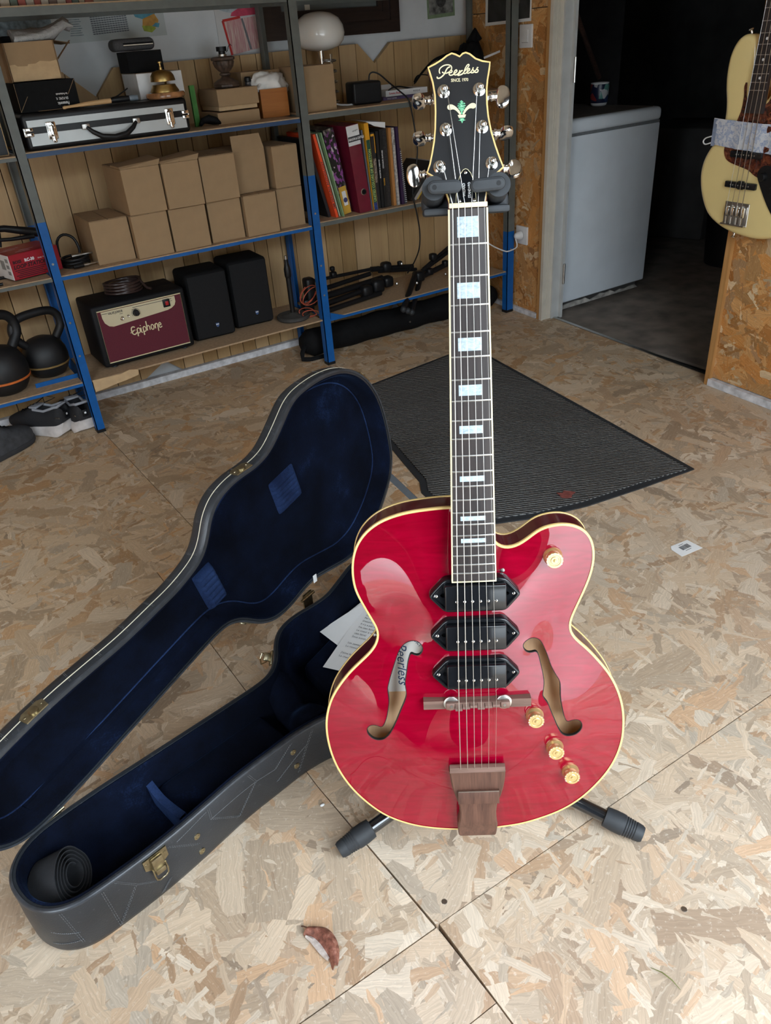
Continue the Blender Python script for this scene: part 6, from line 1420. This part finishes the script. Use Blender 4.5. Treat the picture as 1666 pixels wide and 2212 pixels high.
# running shoes and a boot under the shelf
def shoe(name, label, x, y, rz, Ls, mats, kind='run'):
    t = thing(name, label, 'shoe', (x, y, 0), math.radians(rz)); up, so_, ln = mats
    us = np.linspace(0, 1, 22)              # 0 heel .. 1 toe along +x
    def half(u): return Ls * (.125 + .045 * math.sin(PI * min(1, u * .9 + .12)) + .02 * math.sin(PI * max(0, (u - .45) / .55))) * (1 if u < .82 else math.sqrt(max(.0, 1 - ((u - .82) / .18) ** 2 * .93))) * (1 if u > .10 else .72 + .28 * math.sqrt(max(0, 1 - ((.10 - u) / .10) ** 2)))
    def solez(u): return (.030 + .016 * (1 - u)) if kind == 'run' else .020
    lift = lambda u: (.020 * max(0, (u - .72) / .28) ** 2 + (.014 * max(0, (.12 - u) / .12) ** 1.5)) if kind == 'run' else .006 * max(0, (u - .8) / .2) ** 2
    rows = []
    for u in us:
        w_ = half(u); z1 = solez(u) + lift(u) * .6; z0 = .001 + lift(u); xx = (u - .5) * Ls
        fl = .010 * max(0, 1 - abs(u - .10) / .2) if kind == 'run' else 0
        rows.append([(xx, -w_ - .003 - fl, z0 + .002), (xx, -w_ - .006 - fl, (z0 + z1) / 2), (xx, -w_ - .001, z1), (xx, w_ + .001, z1), (xx, w_ + .006 + fl, (z0 + z1) / 2), (xx, w_ + .003 + fl, z0 + .002), (xx, 0, z0)])
    q = MB().loops(rows, True, True, True); sole = fixn(q.build('sole', so_, t, 50))
    def toph(u): return np.interp(u, [0, .06, .16, .30, .42, .52, .66, .84, .95, 1], [.092, .106, .096, .084, .092, .094, .074, .060, .048, .030]) * (1 if kind == 'run' else 1.02)
    rows = []
    for u in us:
        w_ = half(u); z1 = solez(u) + lift(u) * .6 - .002; h = toph(u) - z1 + .012; xx = (u - .5) * Ls
        op = .45 if (.05 < u < .47 and kind == 'run') else (0 if u > .5 or kind != 'run' else .2)
        prof_ = []
        for a in np.linspace(0, PI, 15):
            cx = math.cos(a); sx_ = math.sin(a)
            zz = z1 + h * (sx_ ** .62); ww = w_ * (abs(cx) ** .75) * (1 if cx >= 0 else -1)
            if op and abs(cx) < .42: zz = z1 + h * (.30 + .5 * abs(cx))
            prof_.append((xx, -ww, zz))
        rows.append(prof_)
    q = MB().loops(rows, False, True, True); upper = fixn(q.build('upper', up, t, 60))
    if kind == 'run':
        P = [((u - .5) * Ls, s * half(u) * .60, toph(u) + .010 - .003 * (u > .4)) for s, seq in ((-1, np.linspace(.46, .05, 8)), (1, np.linspace(.05, .46, 8))) for u in seq]
        q = MB().tube(P, .0052, 8); q.build('collar', ln, upper, 60)
        q = MB(); q.rbox((( .47 - .5) * Ls, 0, toph(.45) + .012), (.035, half(.45) * 1.1, .008), .003, 2, M=None); q.build('tongue', ln, upper, 50)
        MB().box(((.24 - .5) * Ls, 0, .060), (.30 * Ls, half(.2) * 1.0, .003)).build('insole', plain('pale_insole', (.42, .45, .47), .8, .4, 60), upper)
        for k in range(5):
            u = .50 + k * .055; q = MB().tube([((u - .5) * Ls, -half(u) * .42, toph(u) + .008), ((u - .5) * Ls + .003, 0, toph(u) + .016), ((u - .5) * Ls, half(u) * .42, toph(u) + .008)], .0022, 6); q.build('lace', M_BLACK, upper, 60)
        q = MB().tube([((.50 - .5) * Ls, -.01, toph(.5) + .014), ((.44 - .5) * Ls, -.05, toph(.5) + .030), ((.36 - .5) * Ls, -.075, toph(.5) + .012), ((.42 - .5) * Ls, -.03, toph(.5) + .010)], .0018, 6); q.build('lace', M_BLACK, upper, 60)
        for s in (-1, 1): MB().rbox(((.10 - .5) * Ls, s * half(.1) * .90, .075), (.045, .004, .006), .001, 1, M=None).build('reflective_tab', M_STEEL, upper)
        MB().rbox(((-.002 - .5) * Ls, 0, .078), (.006, .020, .026), .002, 2).build('heel_tab', M_BLACK, upper); MB().box(((-.016 - .5) * Ls, 0, .080), (.001, .007, .007)).build('heel_mark', M_WHITEP, upper)
    else:
        for k in range(4):
            u = .46 + k * .06; MB().tube([((u - .5) * Ls, -half(u) * .4, toph(u) + .008), ((u - .5) * Ls, 0, toph(u) + .015), ((u - .5) * Ls, half(u) * .4, toph(u) + .008)], .0025, 6).build('lace', M_BLACK, upper, 60)
    return t
M_SHU = plain('black_mesh_upper', (.013, .013, .015), .8, .25, 250, .3); M_SOLE = plain('worn_white_foam', (.56, .52, .50), .75, .16, 30, .1); M_LIN = plain('grey_shoe_lining', (.32, .33, .36), .9, .08, 60)
shoe('running_shoe', 'black running shoe with a thick white sole, seen from its side, toe to the left', .285, 2.975, 131, .262, (M_SHU, M_SOLE, M_LIN))
shoe('running_shoe', 'black white-soled running shoe with its heel to the front beside the blue post', .417, 2.965, 96, .262, (M_SHU, M_SOLE, M_LIN))
shoe('work_shoe', 'worn grey leather shoe lying in front of the black running shoes', .125, 2.862, 30, .27, (plain('worn_grey_leather', (.045, .047, .052), .7, .35, 40, .3), plain('dark_sole', (.03, .03, .032), .8), M_LIN), 'work')

# ---- pictures on the walls
def flatpic(name, label, pts_, y, m, cat='poster', th=.0012):
    q = MB().prism(pts_, 0, th, T(0, y, 0) @ FRONT); return single(name, q, m, label, cat, smooth=0)
YW_ = 3.1685
mp_ = flatpic('wall_map', 'pale wall chart with tables and a coloured map behind the left shelf', [(.44, 1.235), (1.135, 1.245), (1.135, 1.40), (.44, 1.40)], YW_, plain('chart_paper', (.46, .50, .50), .7, .06, 10), 'poster')
q = MB()
for i in range(14):
    for j in range(10): q.box((.875 + i * .0092, YW_ - .0016, 1.262 + j * .0062 + i * .0004), (.0078, .0006, .0034))
stuff(q.build('table_print', plain('grey_table', (.12, .13, .15), .7), mp_, 0))
q = MB()
for j in range(9): q.box((.815, YW_ - .0016, 1.262 + j * .0065), (.046 - .006 * (j % 3), .0006, .0020))
q.box((.62, YW_ - .0015, 1.30), (.24, .0005, .09)); q.build('text_print', plain('pale_print', (.17, .22, .25), .7, .5, 60), mp_, 0)
MB().prism([(1.020, 1.325), (1.06, 1.335), (1.105, 1.318), (1.100, 1.300), (1.060, 1.296), (1.030, 1.305)], 0, .0007, T(0, YW_ - .0012, 0) @ FRONT).build('map_blue', plain('map_blue', (.08, .26, .34), .7, .2, 60), mp_, 0)
MB().prism([(1.055, 1.298), (1.100, 1.312), (1.112, 1.292), (1.104, 1.272), (1.075, 1.268), (1.050, 1.276)], 0, .0008, T(0, YW_ - .0012, 0) @ FRONT).build('map_orange', plain('map_orange', (.46, .24, .05), .7, .2, 60), mp_, 0)
MB().prism([(1.048, 1.278), (1.082, 1.276), (1.098, 1.268), (1.080, 1.256), (1.052, 1.262)], 0, .0009, T(0, YW_ - .0012, 0) @ FRONT).build('map_green', plain('map_green', (.28, .34, .04), .7, .2, 60), mp_, 0)
MB().prism([(1.084, 1.275), (1.100, 1.285), (1.114, 1.282), (1.108, 1.270)], 0, .00095, T(0, YW_ - .0012, 0) @ FRONT).build('map_blue', MATS['map_blue'], mp_, 0)
def stripemat():
    k = NT('painted_stripes'); co = k.coord(scale=(1, 1, .08)); f = k.noise(co, 70, 3, .6)
    k.col(k.ramp(f, [(.30, (.40, .10, .12)), (.42, (.62, .42, .40)), (.5, (.52, .24, .26)), (.6, (.70, .58, .52)), (.72, (.46, .16, .20))])); k.p(rough=.8); return k.m
dw = flatpic('child_painting', 'childs painting with a red framed striped box and pink patches', [(1.33, 1.19), (1.50, 1.175), (1.53, 1.40), (1.33, 1.40)], YW_ - .0004, plain('paint_paper', (.58, .58, .58), .8, .03, 20), 'painting')
MB().prism([(1.358, 1.276), (1.376, 1.166), (1.50, 1.183), (1.505, 1.287)], 0, .0006, T(0, YW_ - .0018, 0) @ FRONT).build('painted_box', stripemat(), dw, 0)
q = MB()
for a, b in (((1.357, 1.277), (1.376, 1.166)), ((1.357, 1.277), (1.43, 1.286))): q.ribbon([a, b], .008, .0007, T(0, YW_ - .0019, 0) @ FRONT)
q.build('red_outline', plain('red_paint', (.50, .03, .025), .7), dw, 0)
MB().prism([(1.432, 1.281), (1.440, 1.281), (1.462, 1.180), (1.453, 1.179)], 0, .0008, T(0, YW_ - .0019, 0) @ FRONT).build('grey_stroke', plain('grey_paint', (.16, .16, .18), .7), dw, 0)
MB().prism([(1.392, 1.290), (1.43, 1.288), (1.505, 1.292), (1.51, 1.35), (1.44, 1.348), (1.445, 1.32), (1.40, 1.305)], 0, .0006, T(0, YW_ - .0018, 0) @ FRONT).build('pink_patch', plain('pink_paint', (.56, .06, .12), .7, .25, 40), dw, 0)
MB().prism([(1.333, 1.318), (1.37, 1.305), (1.395, 1.300), (1.43, 1.315), (1.44, 1.35), (1.34, 1.36)], 0, .0007, T(0, YW_ - .0018, 0) @ FRONT).build('blue_wash', plain('pale_blue_wash', (.36, .42, .46), .8, .2, 40), dw, 0)
pf = thing('picture_frame', 'large dark wooden picture frame on the white wall above the planks', 'picture frame', (1.817, 3.13, 1.45))
M_DKW = grainwood('very_dark_wood', (.030, .018, .014), (.012, .008, .007), 'X', 1.2, .4)
for w0, w1, y0, y1 in ((.315, .272, 0, .034), (.272, .240, .010, .036), (.240, .222, .016, .036)):
    q = MB(); zc = .0; hh0, hh1 = w0 * .80, w1 * .80 - .0
    hz0, hz1 = .250 - (.315 - w0), .250 - (.315 - w1)
    for x0, x1, z0, z1 in ((-w0, w0, -hz0, -hz1), (-w0, w0, hz1, hz0), (-w0, -w1, -hz1, hz1), (w1, w0, -hz1, hz1)): q.box(((x0 + x1) / 2, (y0 + y1) / 2 + .0, (z0 + z1) / 2), (x1 - x0, y1 - y0, z1 - z0))
    q.build('frame_moulding', M_DKW, pf)
MB().box((0, .032, 0), (.45, .004, .32)).build('picture', plain('murky_picture', (.11, .12, .115), .25, .3, 5), pf)
q = MB(); q.box((-.10, .029, 0), (.022, .002, .31)); q.build('cream_strip', M_CREAMF, pf)
fp = flatpic('small_photo', 'small green bordered animal photo pinned on the white wall', [(2.303, 1.236), (2.450, 1.243), (2.446, 1.40), (2.300, 1.40)], YW_, plain('green_border', (.20, .27, .16), .6, .15, 60), 'photo')
MB().prism([(2.312, 1.250), (2.440, 1.256), (2.437, 1.39), (2.310, 1.39)], 0, .0005, T(0, YW_ - .0013, 0) @ FRONT).build('print', plain('grey_dog_print', (.17, .17, .16), .5, .75, 45), fp, 0)
q = MB().sphere((2.375, YW_ - .0012, 1.315), .045, 16, 8, sc=(.75, .03, 1.0)); q.build('dark_figure', plain('dark_dog_print', (.05, .05, .05), .5, .8, 90), fp, 60)
wp = MB().prism([(1.392, 1.199), (1.709, 1.194), (1.704, 1.45), (1.390, 1.45)], 0, .0015, WALL0 @ T(-.0035, 0, 0) @ Matrix(((0, 0, -1, 0), (1, 0, 0, 0), (0, 1, 0, 0), (0, 0, 0, 1))))
wp = single('wall_photo', wp, M_PAPER, 'photo print with a white border pinned on the chipboard beside the switch', 'photo', smooth=0)
WF = WALL0 @ Matrix(((0, 0, -1, 0), (1, 0, 0, 0), (0, 1, 0, 0), (0, 0, 0, 1)))      # local (along wall, up, into the room)
MB().prism([(1.400, 1.210), (1.690, 1.206), (1.686, 1.44), (1.398, 1.44)], 0, .0006, WF @ T(0, 0, .0052)).build('print', plain('dark_photo', (.030, .028, .026), .4, .8, 14), wp, 0)
MB().sphere((1.50, 1.29, .0058), .05, 16, 8, M=WF, sc=(.7, 1.2, .02)).build('pale_figure', plain('pale_photo_figure', (.25, .19, .16), .5, .8, 50), wp, 60)

# switch, socket and plug
s_ = thing('light_switch', 'white square light switch on the chipboard beside the door frame', 'switch', M=WF @ T(1.418, 1.148, .0024))
MB().rbox((0, 0, .004), (.081, .083, .010), .003, 2).build('plate', M_WHITE, s_); MB().rbox((0, 0, .009), (.040, .044, .005), .002, 2).build('rocker', M_WHITE, s_); MB().box((0, -.0225, .0095), (.038, .0012, .003)).build('gap', M_INK, s_)
s_ = thing('wall_socket', 'white square wall socket low on the chipboard behind the blue post', 'socket', M=WF @ T(1.412, .362, .0024))
MB().rbox((0, 0, .004), (.082, .080, .010), .003, 2).build('plate', M_WHITE, s_); MB().lathe([(.024, .0092), (.024, .0098), (.021, .0098), (.020, .009)], 30).build('rim', M_WHITE, s_)
pg = thing('power_plug', 'white power plug with cable in the wall socket', 'plug', M=WF @ T(1.414, .362, .0135))
MB().lathe([(.019, 0), (.0195, .004), (.017, .016), (.013, .028), (.0065, .034), (.0001, .0345)], 22).build('body', M_WHITE, pg, 40)
PI_ = (WF @ T(1.414, .362, .0135)).inverted()
cpts = [WF @ Vector((1.414, .35, .042)), Vector((2.47, 2.755, .318)), Vector((2.452, 2.79, .296)), Vector((2.43, 2.80, .300)), Vector((2.40, 2.85, .322)), Vector((2.37, 2.92, .365)), Vector((2.34, 3.0, .42)), Vector((2.30, 3.06, .50))]
q = MB().tube([PI_ @ Vector(p) for p in catmull([tuple(p) for p in cpts], False, .012)], .0032, 8); q.build('cable', M_WHITE, pg, 60)

# ---- store room: chest freezer, mug, stick
fz = thing('chest_freezer', 'white chest freezer standing in the dark store room', 'freezer', (2.925, 2.632, 0))
MB().rbox((0, .30, .400), (.606, .60, .728), .008, 3).build('body', M_FREEZER, fz)
q = MB(); q.rbox((-.002, .30, .800), (.618, .61, .058), .020, 4); ld = q.build('lid', M_FREEZER, fz); MB().box((-.004, .31, .8296), (.56, .56, .0016)).build('dusty_top', plain('dusty_brown', (.10, .078, .06), .85, .3, 20), ld)
MB().box((0, .30, .768), (.600, .594, .012)).build('seal', plain('grey_seal', (.16, .17, .18), .6), fz)
q = MB(); q.box((-.02, .04, .018), (.56, .05, .034)); q.build('plinth', M_DARKWALL, fz)
q = MB(); rn = random.Random(5); pts_ = [(-.28, .004)] + [(-.28 + i * .035, .010 + rn.uniform(0, .020)) for i in range(16)] + [(.27, .004)]
q.prism([(a, b) for a, b in pts_] , 0, .006, T(0, .012, 0) @ FRONT); q.build('peeling_board', plain('peeling_white_board', (.36, .34, .31), .9, .5, 25), fz)
mg = thing('mug', 'printed mug standing on the dusty freezer lid', 'mug', (3.135, 2.935, .8315), math.radians(250))
MB().lathe([(.030, 0), (.036, .004), (.040, .016), (.042, .094), (.043, .098), (.041, .098), (.038, .016), (.0001, .010)], 32).build('cup', M_WHITE, mg, 40)
def mugmat():
    k = NT('mug_print'); co = k.coord(); vo = k.n('TexVoronoi'); k.l(co, vo.inputs['Vector']); vo.inputs['Scale'].default_value = 34; se = k.n('SeparateColor'); k.l(vo.outputs['Color'], se.inputs[0])
    k.col(k.ramp(se.outputs[0], [(0, (.012, .018, .05)), (.45, (.03, .05, .12)), (.62, (.26, .03, .03)), (.75, (.45, .45, .45)), (.88, (.10, .25, .22))], 'CONSTANT')); k.p(rough=.3); return k.m
MB().lathe([(.0405, .014), (.0425, .020), (.0435, .090), (.0425, .093)], 32).build('print_band', mugmat(), mg, 40)
q = MB().tube([(-.04, .005, .075), (-.062, .008, .072), (-.068, .009, .052), (-.058, .007, .030), (-.038, .004, .026)], .006, 10); q.build('handle', M_WHITE, mg, 60)
q = MB().cyl((3.20, 3.40, 1.55), (3.78, 3.55, .90), .014, 12); single('wooden_pole', q, M_ROSEX, 'wooden pole leaning at an angle in the dark store room', 'pole', smooth=60)
q = MB().rbox((0, 0, 0), (.5, .45, .62), .02, 2); single('dark_crate', q, M_DARKWALL, 'dark crate at the back of the store room beyond the freezer', 'crate', (4.35, 3.3, .31), .3)
q = MB().lathe([(.10, 0), (.14, .01), (.16, .28), (.165, .30), (.15, .30), (.13, .02)], 28); single('dark_bucket', q, M_BLACK, 'dark bucket on the store room floor', 'bucket', (3.9, 2.6, -.0095))

# ---- cream bass guitar hanging on the right wall
ba = thing('bass_guitar', 'cream bass guitar with tortoiseshell pickguard hanging on the chipboard wall', 'bass', M=WF @ T((1.56 - 1.357) / .997, 0, .055))
# local: x along the wall away from the camera side, y up, z into the room
def ay(y): return (y - 1.5600) / .997
BO = [(1.606, 1.114), (1.625, 1.121), (1.647, 1.119), (1.663, 1.109), (1.678, 1.087), (1.687, 1.058), (1.689, 1.016), (1.684, .976), (1.675, .942), (1.671, .900), (1.678, .862), (1.697, .828), (1.719, .796), (1.732, .765), (1.736, .729), (1.728, .686), (1.710, .644), (1.683, .608), (1.642, .583), (1.589, .566), (1.525, .558), (1.479, .558), (1.435, .566), (1.395, .585), (1.365, .615), (1.350, .655), (1.352, .70), (1.368, .745), (1.395, .79), (1.418, .835), (1.425, .875), (1.420, .915), (1.415, .955), (1.425, .99), (1.450, 1.015), (1.478, 1.018), (1.500, 1.000), (1.515, .975), (1.530, .950), (1.560, .940), (1.585, .955), (1.590, 1.0), (1.588, 1.04), (1.592, 1.075), (1.597, 1.10)]
bo = gsmooth(resample(catmull([(ay(a), b) for a, b in BO], True, .006), .007), 3); bn = normals2(bo)
R_ = lambda o, z: [(p[0] + k_[0] * o, p[1] + k_[1] * o, z) for p, k_ in zip(bo, bn)]
M_BASS = plain('vintage_cream', (.82, .65, .29), .28, .03, 10, coat=.8, coatr=.05)
bd = fixn(MB().loops([R_(-.010, -.022), R_(-.003, -.020), R_(0, -.014), R_(0, .010), R_(-.003, .017), R_(-.009, .0208), R_(-.016, .0212)], True, True, True).build('body', M_BASS, ba, 60))
def tortmat():
    k = NT('tortoiseshell'); co = k.coord(); f = k.noise(co, 55, 4, .6, 1.2); k.col(k.ramp(f, [(.36, (.018, .006, .005)), (.5, (.085, .018, .010)), (.62, (.18, .05, .02)), (.72, (.30, .12, .05))])); k.p(rough=.2, coat=.6); return k.m
PG = [(1.604, .996), (1.611, .985), (1.607, .955), (1.612, .910), (1.640, .845), (1.650, .815), (1.644, .790), (1.625, .775), (1.585, .765), (1.550, .757), (1.520, .742), (1.490, .735), (1.445, .74), (1.425, .79), (1.436, .86), (1.435, .93), (1.455, .985), (1.475, 1.003), (1.500, .985), (1.525, .94), (1.59, .945)]
pgo = catmull([(ay(a), b) for a, b in PG], True, .006)
fixn(MB().prism([tuple(p) for p in pgo], .0212, .0236).build('pickguard', tortmat(), ba, 30))
CPt = [(1.512, .750), (1.490, .775), (1.440, .765), (1.405, .725), (1.385, .665), (1.40, .635), (1.43, .635), (1.46, .665), (1.495, .715)]
cpl = fixn(MB().prism([tuple(p) for p in catmull([(ay(a), b) for a, b in CPt], True, .006)], .0214, .0250).build('control_plate', M_BLACK, ba, 30))
for a, b in ((1.487, .744), (1.440, .710), (1.412, .665)): MB().lathe([(.012, 0), (.012, .012), (.010, .015), (.0001, .015)], 24, T(ay(a), b, .025)).build('knob', M_BLACK, cpl)
def nx(z): return (1.567 + (z - .60) * -.030)      # neck centre line
nbx = lambda z, o=0: ay(nx(z) + o)
mb = MB(); rows = []
for z in (.915, 1.2, 1.5, 1.74):
    hwid = .031 - (z - .915) * .0135; rows.append([(nbx(z, -hwid), z, .022), (nbx(z, -hwid), z, .0325), (nbx(z, hwid), z, .0325), (nbx(z, hwid), z, .022)])
bfb = fixn(mb.loops(rows, True, True, True).build('fingerboard', M_EBONY, ba, 20))
mb = MB(); rows = []
for z in (.93, 1.2, 1.5, 1.78):
    hwid = .031 - (z - .915) * .0135; rows.append([(nbx(z, -hwid), z, .0222), (nbx(z, -hwid * .7), z, .008), (nbx(z, hwid * .7), z, .008), (nbx(z, hwid), z, .0222)])
fixn(mb.loops(rows, True, True, True).build('neck', grainwood('maple_neck', (.56, .36, .15), (.48, .28, .10), 'Y', 1, .4), ba, 40))
hsb = [(nbx(1.74, -.022), 1.74), (nbx(1.74, .022), 1.74), (ay(1.60), 1.80), (ay(1.585), 1.92), (ay(1.545), 1.965), (ay(1.505), 1.95), (ay(1.500), 1.84)]
fixn(MB().prism(hsb, .008, .024).build('headstock', MATS['maple_neck'], ba, 30))
for i in range(20):
    z = 1.74 - .834 * (1 - 2 ** (-(i + 1) / 12)) * 1.0
    z = .625 + (1.74 - .625) * 2 ** (-(i + 1) / 12)
    hwid = .031 - (z - .915) * .0135
    if z > .917: MB().box((nbx(z), z, .0328), (hwid * 2 - .002, .0022, .0016)).build('fret', M_STEEL, bfb)
for n0 in (3, 5, 7, 9, 15, 17, 19):
    z = .625 + (1.74 - .625) * (2 ** (-(n0 - 1) / 12) + 2 ** (-n0 / 12)) / 2
    MB().lathe([(.0038, 0), (.0038, .0004), (.0001, .0004)], 14, T(nbx(z), z, .0325)).build('dot_inlay', M_WHITEP, bfb)
for zc in (.800, .7115):
    q = MB(); q.rbox((nbx(zc), zc, .027), (.114, .019, .013), .003, 2); q.rbox((nbx(zc), zc + .008, .0262), (.024, .010, .010), .004, 2); q.rbox((nbx(zc), zc - .008, .0262), (.024, .010, .010), .004, 2); pk = q.build('pickup', M_PUBLK, ba, 40)
    for k_ in range(4):
        for e in (-.0045, .0045): MB().lathe([(.0024, 0), (.0022, .0008), (.0001, .0009)], 10, T(nbx(zc) + (k_ - 1.5) * .0195 + e, zc, .0335)).build('pole_piece', M_STEEL, pk)
q = MB(); q.rbox((ay(1.567), .624, .0225), (.092, .070, .003), .001, 1); q.box((ay(1.569), .592, .028), (.090, .004, .014)); bbr = q.build('bridge', M_STEEL, ba, 30)
for k_ in range(4): q = MB(); q.rbox((nbx(.62) + (k_ - 1.5) * .0195, .632, .031), (.015, .032, .012), .004, 2); q.cyl((nbx(.62) + (k_ - 1.5) * .0195, .592, .031), (nbx(.62) + (k_ - 1.5) * .0195, .62, .031), .0022, 8); q.build('saddle', M_CHROME, bbr, 40)
for k_ in range(4):
    MB().tube([(nbx(.62) + (k_ - 1.5) * .0195, .594, .034), (nbx(.63) + (k_ - 1.5) * .0195, .640, .0385), (nbx(1.74) + (k_ - 1.5) * .0095, 1.74, .0345)], (.0012, .0010, .0008, .0006)[k_], 6).build('string', M_STRING, ba, 60)
for p, d in (((ay(1.628), 1.119, .004), (.25, .95, .25)), ((ay(1.575), .563, .004), (.05, -1, .2))): MB().lathe([(.0075, 0), (.004, .003), (.0035, .010), (.0080, .013), (.0060, .016), (.0001, .016)], 16, axisM(p, d)).build('strap_pin', M_CHROME, ba, 40)
# wall hanger holding the bass
hg = thing('wall_hanger', 'wall hook holding the neck of the cream bass', 'hook', M=WF @ T((1.533 - 1.357) / .997, 1.775, .002))
q = MB(); q.rbox((0, 0, .008), (.06, .10, .016), .004, 2); q.build('plate', M_BLACK, hg); q = MB(); q.tube([(0, -.01, .016), (0, -.012, .035), (-.03, -.012, .04), (-.032, -.012, .10)], .005, 10); q.tube([(0, -.012, .035), (.03, -.012, .04), (.032, -.012, .10)], .005, 10); q.build('yoke', M_BLACK, hg, 60)
# printed cloth mask tucked under the bass strings
def mask():
    k = NT('toile_print'); co = k.coord(); f = k.noise(co, 48, 5, .65, 1.5); c = k.ramp(f, [(.50, (.56, .57, .60)), (.56, (.20, .27, .46)), (.60, (.52, .54, .58)), (.66, (.24, .31, .48)), (.72, (.56, .57, .60))]); k.col(c); k.p(rough=.9); k.bump(k.noise(co, 18, 3), .5, .01); return k.m
mk = thing('cloth_mask', 'white cloth face mask with a blue printed pattern tucked under the bass strings', 'mask', M=WF @ T((1.56 - 1.357) / .997, 0, .055))
rows = []
for u in np.linspace(0, 1, 26):
    yy = 1.690 - u * .31; zt = np.interp(yy, [1.38, 1.515, 1.69], [.885, .888, .897]); zb_ = np.interp(yy, [1.38, 1.498, 1.62, 1.70], [.80, .808, .815, .822])
    zz = .0270 + .003 * math.sin(u * 9) + (.0 if abs(yy - 1.56) > .05 else .006)
    rows.append([(ay(yy + .012 * (1 - v) * (u < .2)), zt + (zb_ - zt) * v, zz + .0025 * math.sin(v * 9 + u * 5)) for v in np.linspace(0, 1, 12)])
q = MB().loops(rows, False); q.loops([[(a, b, c - .001) for a, b, c in r][::-1] for r in rows], False); mo_ = q.build('cloth', mask(), mk, 80)
q = MB(); q.loops([[(ay(1.700 - d_), .895 - v * .078, .0300) for v in np.linspace(0, 1, 8)] for d_ in (0, .014)], False); q.build('edge_hem', plain('blue_hem', (.20, .24, .33), .9, .2, 90), mk, 60)
q = MB().tube(catmull([(ay(1.700), .845, .029), (ay(1.722), .838, .031), (ay(1.730), .828, .031), (ay(1.722), .820, .030), (ay(1.700), .826, .029)], False, .004), .0022, 6); q.build('ear_loop', M_WHITE, mk, 60)

# ---- outside the garage door (unseen): wall added to block low sky from the far floor; the photographer, seen reflected
struct(MB().box((0, -9.4, 2.0), (30, .4, 4.1)).build('wall_sky_block', plain('sky_block_surface', (.20, .19, .17), .9, .2, 3)))  # added out of view, keeps low sky light off the rear floor
# the photographer, standing just inside the open door with the phone held in front
pv = {'pelvis': (-.06, -.15, .93), 'belly': (-.075, -.175, 1.08), 'chest': (-.095, -.215, 1.29), 'neck': (-.085, -.195, 1.46), 'head': (-.065, -.15, 1.54), 'crown': (-.07, -.17, 1.67),
      'hipL': (-.135, -.105, .90), 'kneeL': (-.085, .015, .49), 'ankL': (-.065, .065, .09), 'toeL': (.035, .20, .035), 'hipR': (.015, -.195, .90), 'kneeR': (.065, -.065, .49), 'ankR': (.095, -.02, .09), 'toeR': (.18, .11, .035),
      'shL': (-.26, -.13, 1.40), 'elL': (-.27, -.04, 1.15), 'wrL': (-.10, .0, 1.15), 'haL': (-.055, .0, 1.165), 'shR': (.06, -.32, 1.40), 'elR': (.15, -.24, 1.15), 'wrR': (.075, -.085, 1.14), 'haR': (.050, -.05, 1.155)}
rad = {'pelvis': .135, 'belly': .13, 'chest': .165, 'neck': .062, 'head': .095, 'crown': .085, 'hipL': .105, 'kneeL': .085, 'ankL': .068, 'toeL': .045, 'hipR': .105, 'kneeR': .085, 'ankR': .068, 'toeR': .045, 'shL': .072, 'elL': .050, 'wrL': .030, 'haL': .034, 'shR': .072, 'elR': .050, 'wrR': .030, 'haR': .034}
ed = [('pelvis', 'belly'), ('belly', 'chest'), ('chest', 'neck'), ('neck', 'head'), ('head', 'crown'), ('pelvis', 'hipL'), ('hipL', 'kneeL'), ('kneeL', 'ankL'), ('ankL', 'toeL'), ('pelvis', 'hipR'), ('hipR', 'kneeR'), ('kneeR', 'ankR'), ('ankR', 'toeR'), ('chest', 'shL'), ('shL', 'elL'), ('elL', 'wrL'), ('wrL', 'haL'), ('chest', 'shR'), ('shR', 'elR'), ('elR', 'wrR'), ('wrR', 'haR')]
ks = list(pv); me = bpy.data.meshes.new('person'); me.from_pydata([pv[k] for k in ks], [(ks.index(a), ks.index(b)) for a, b in ed], [])
pe = bpy.data.objects.new('person', me); COL.objects.link(pe)
md = pe.modifiers.new('skin', 'SKIN'); md.use_smooth_shade = True
for k_, sv in zip(ks, me.skin_vertices[0].data): sv.radius = (rad[k_], rad[k_])
me.skin_vertices[0].data[0].use_root = True
pe.modifiers.new('sub', 'SUBSURF').levels = 2; pe.modifiers['sub'].render_levels = 2
me.materials.append(plain('dark_clothes', (.020, .021, .025), .9, .2, 40))
tag(pe, 'person in dark clothes standing behind the guitar scene holding up a phone', 'person')
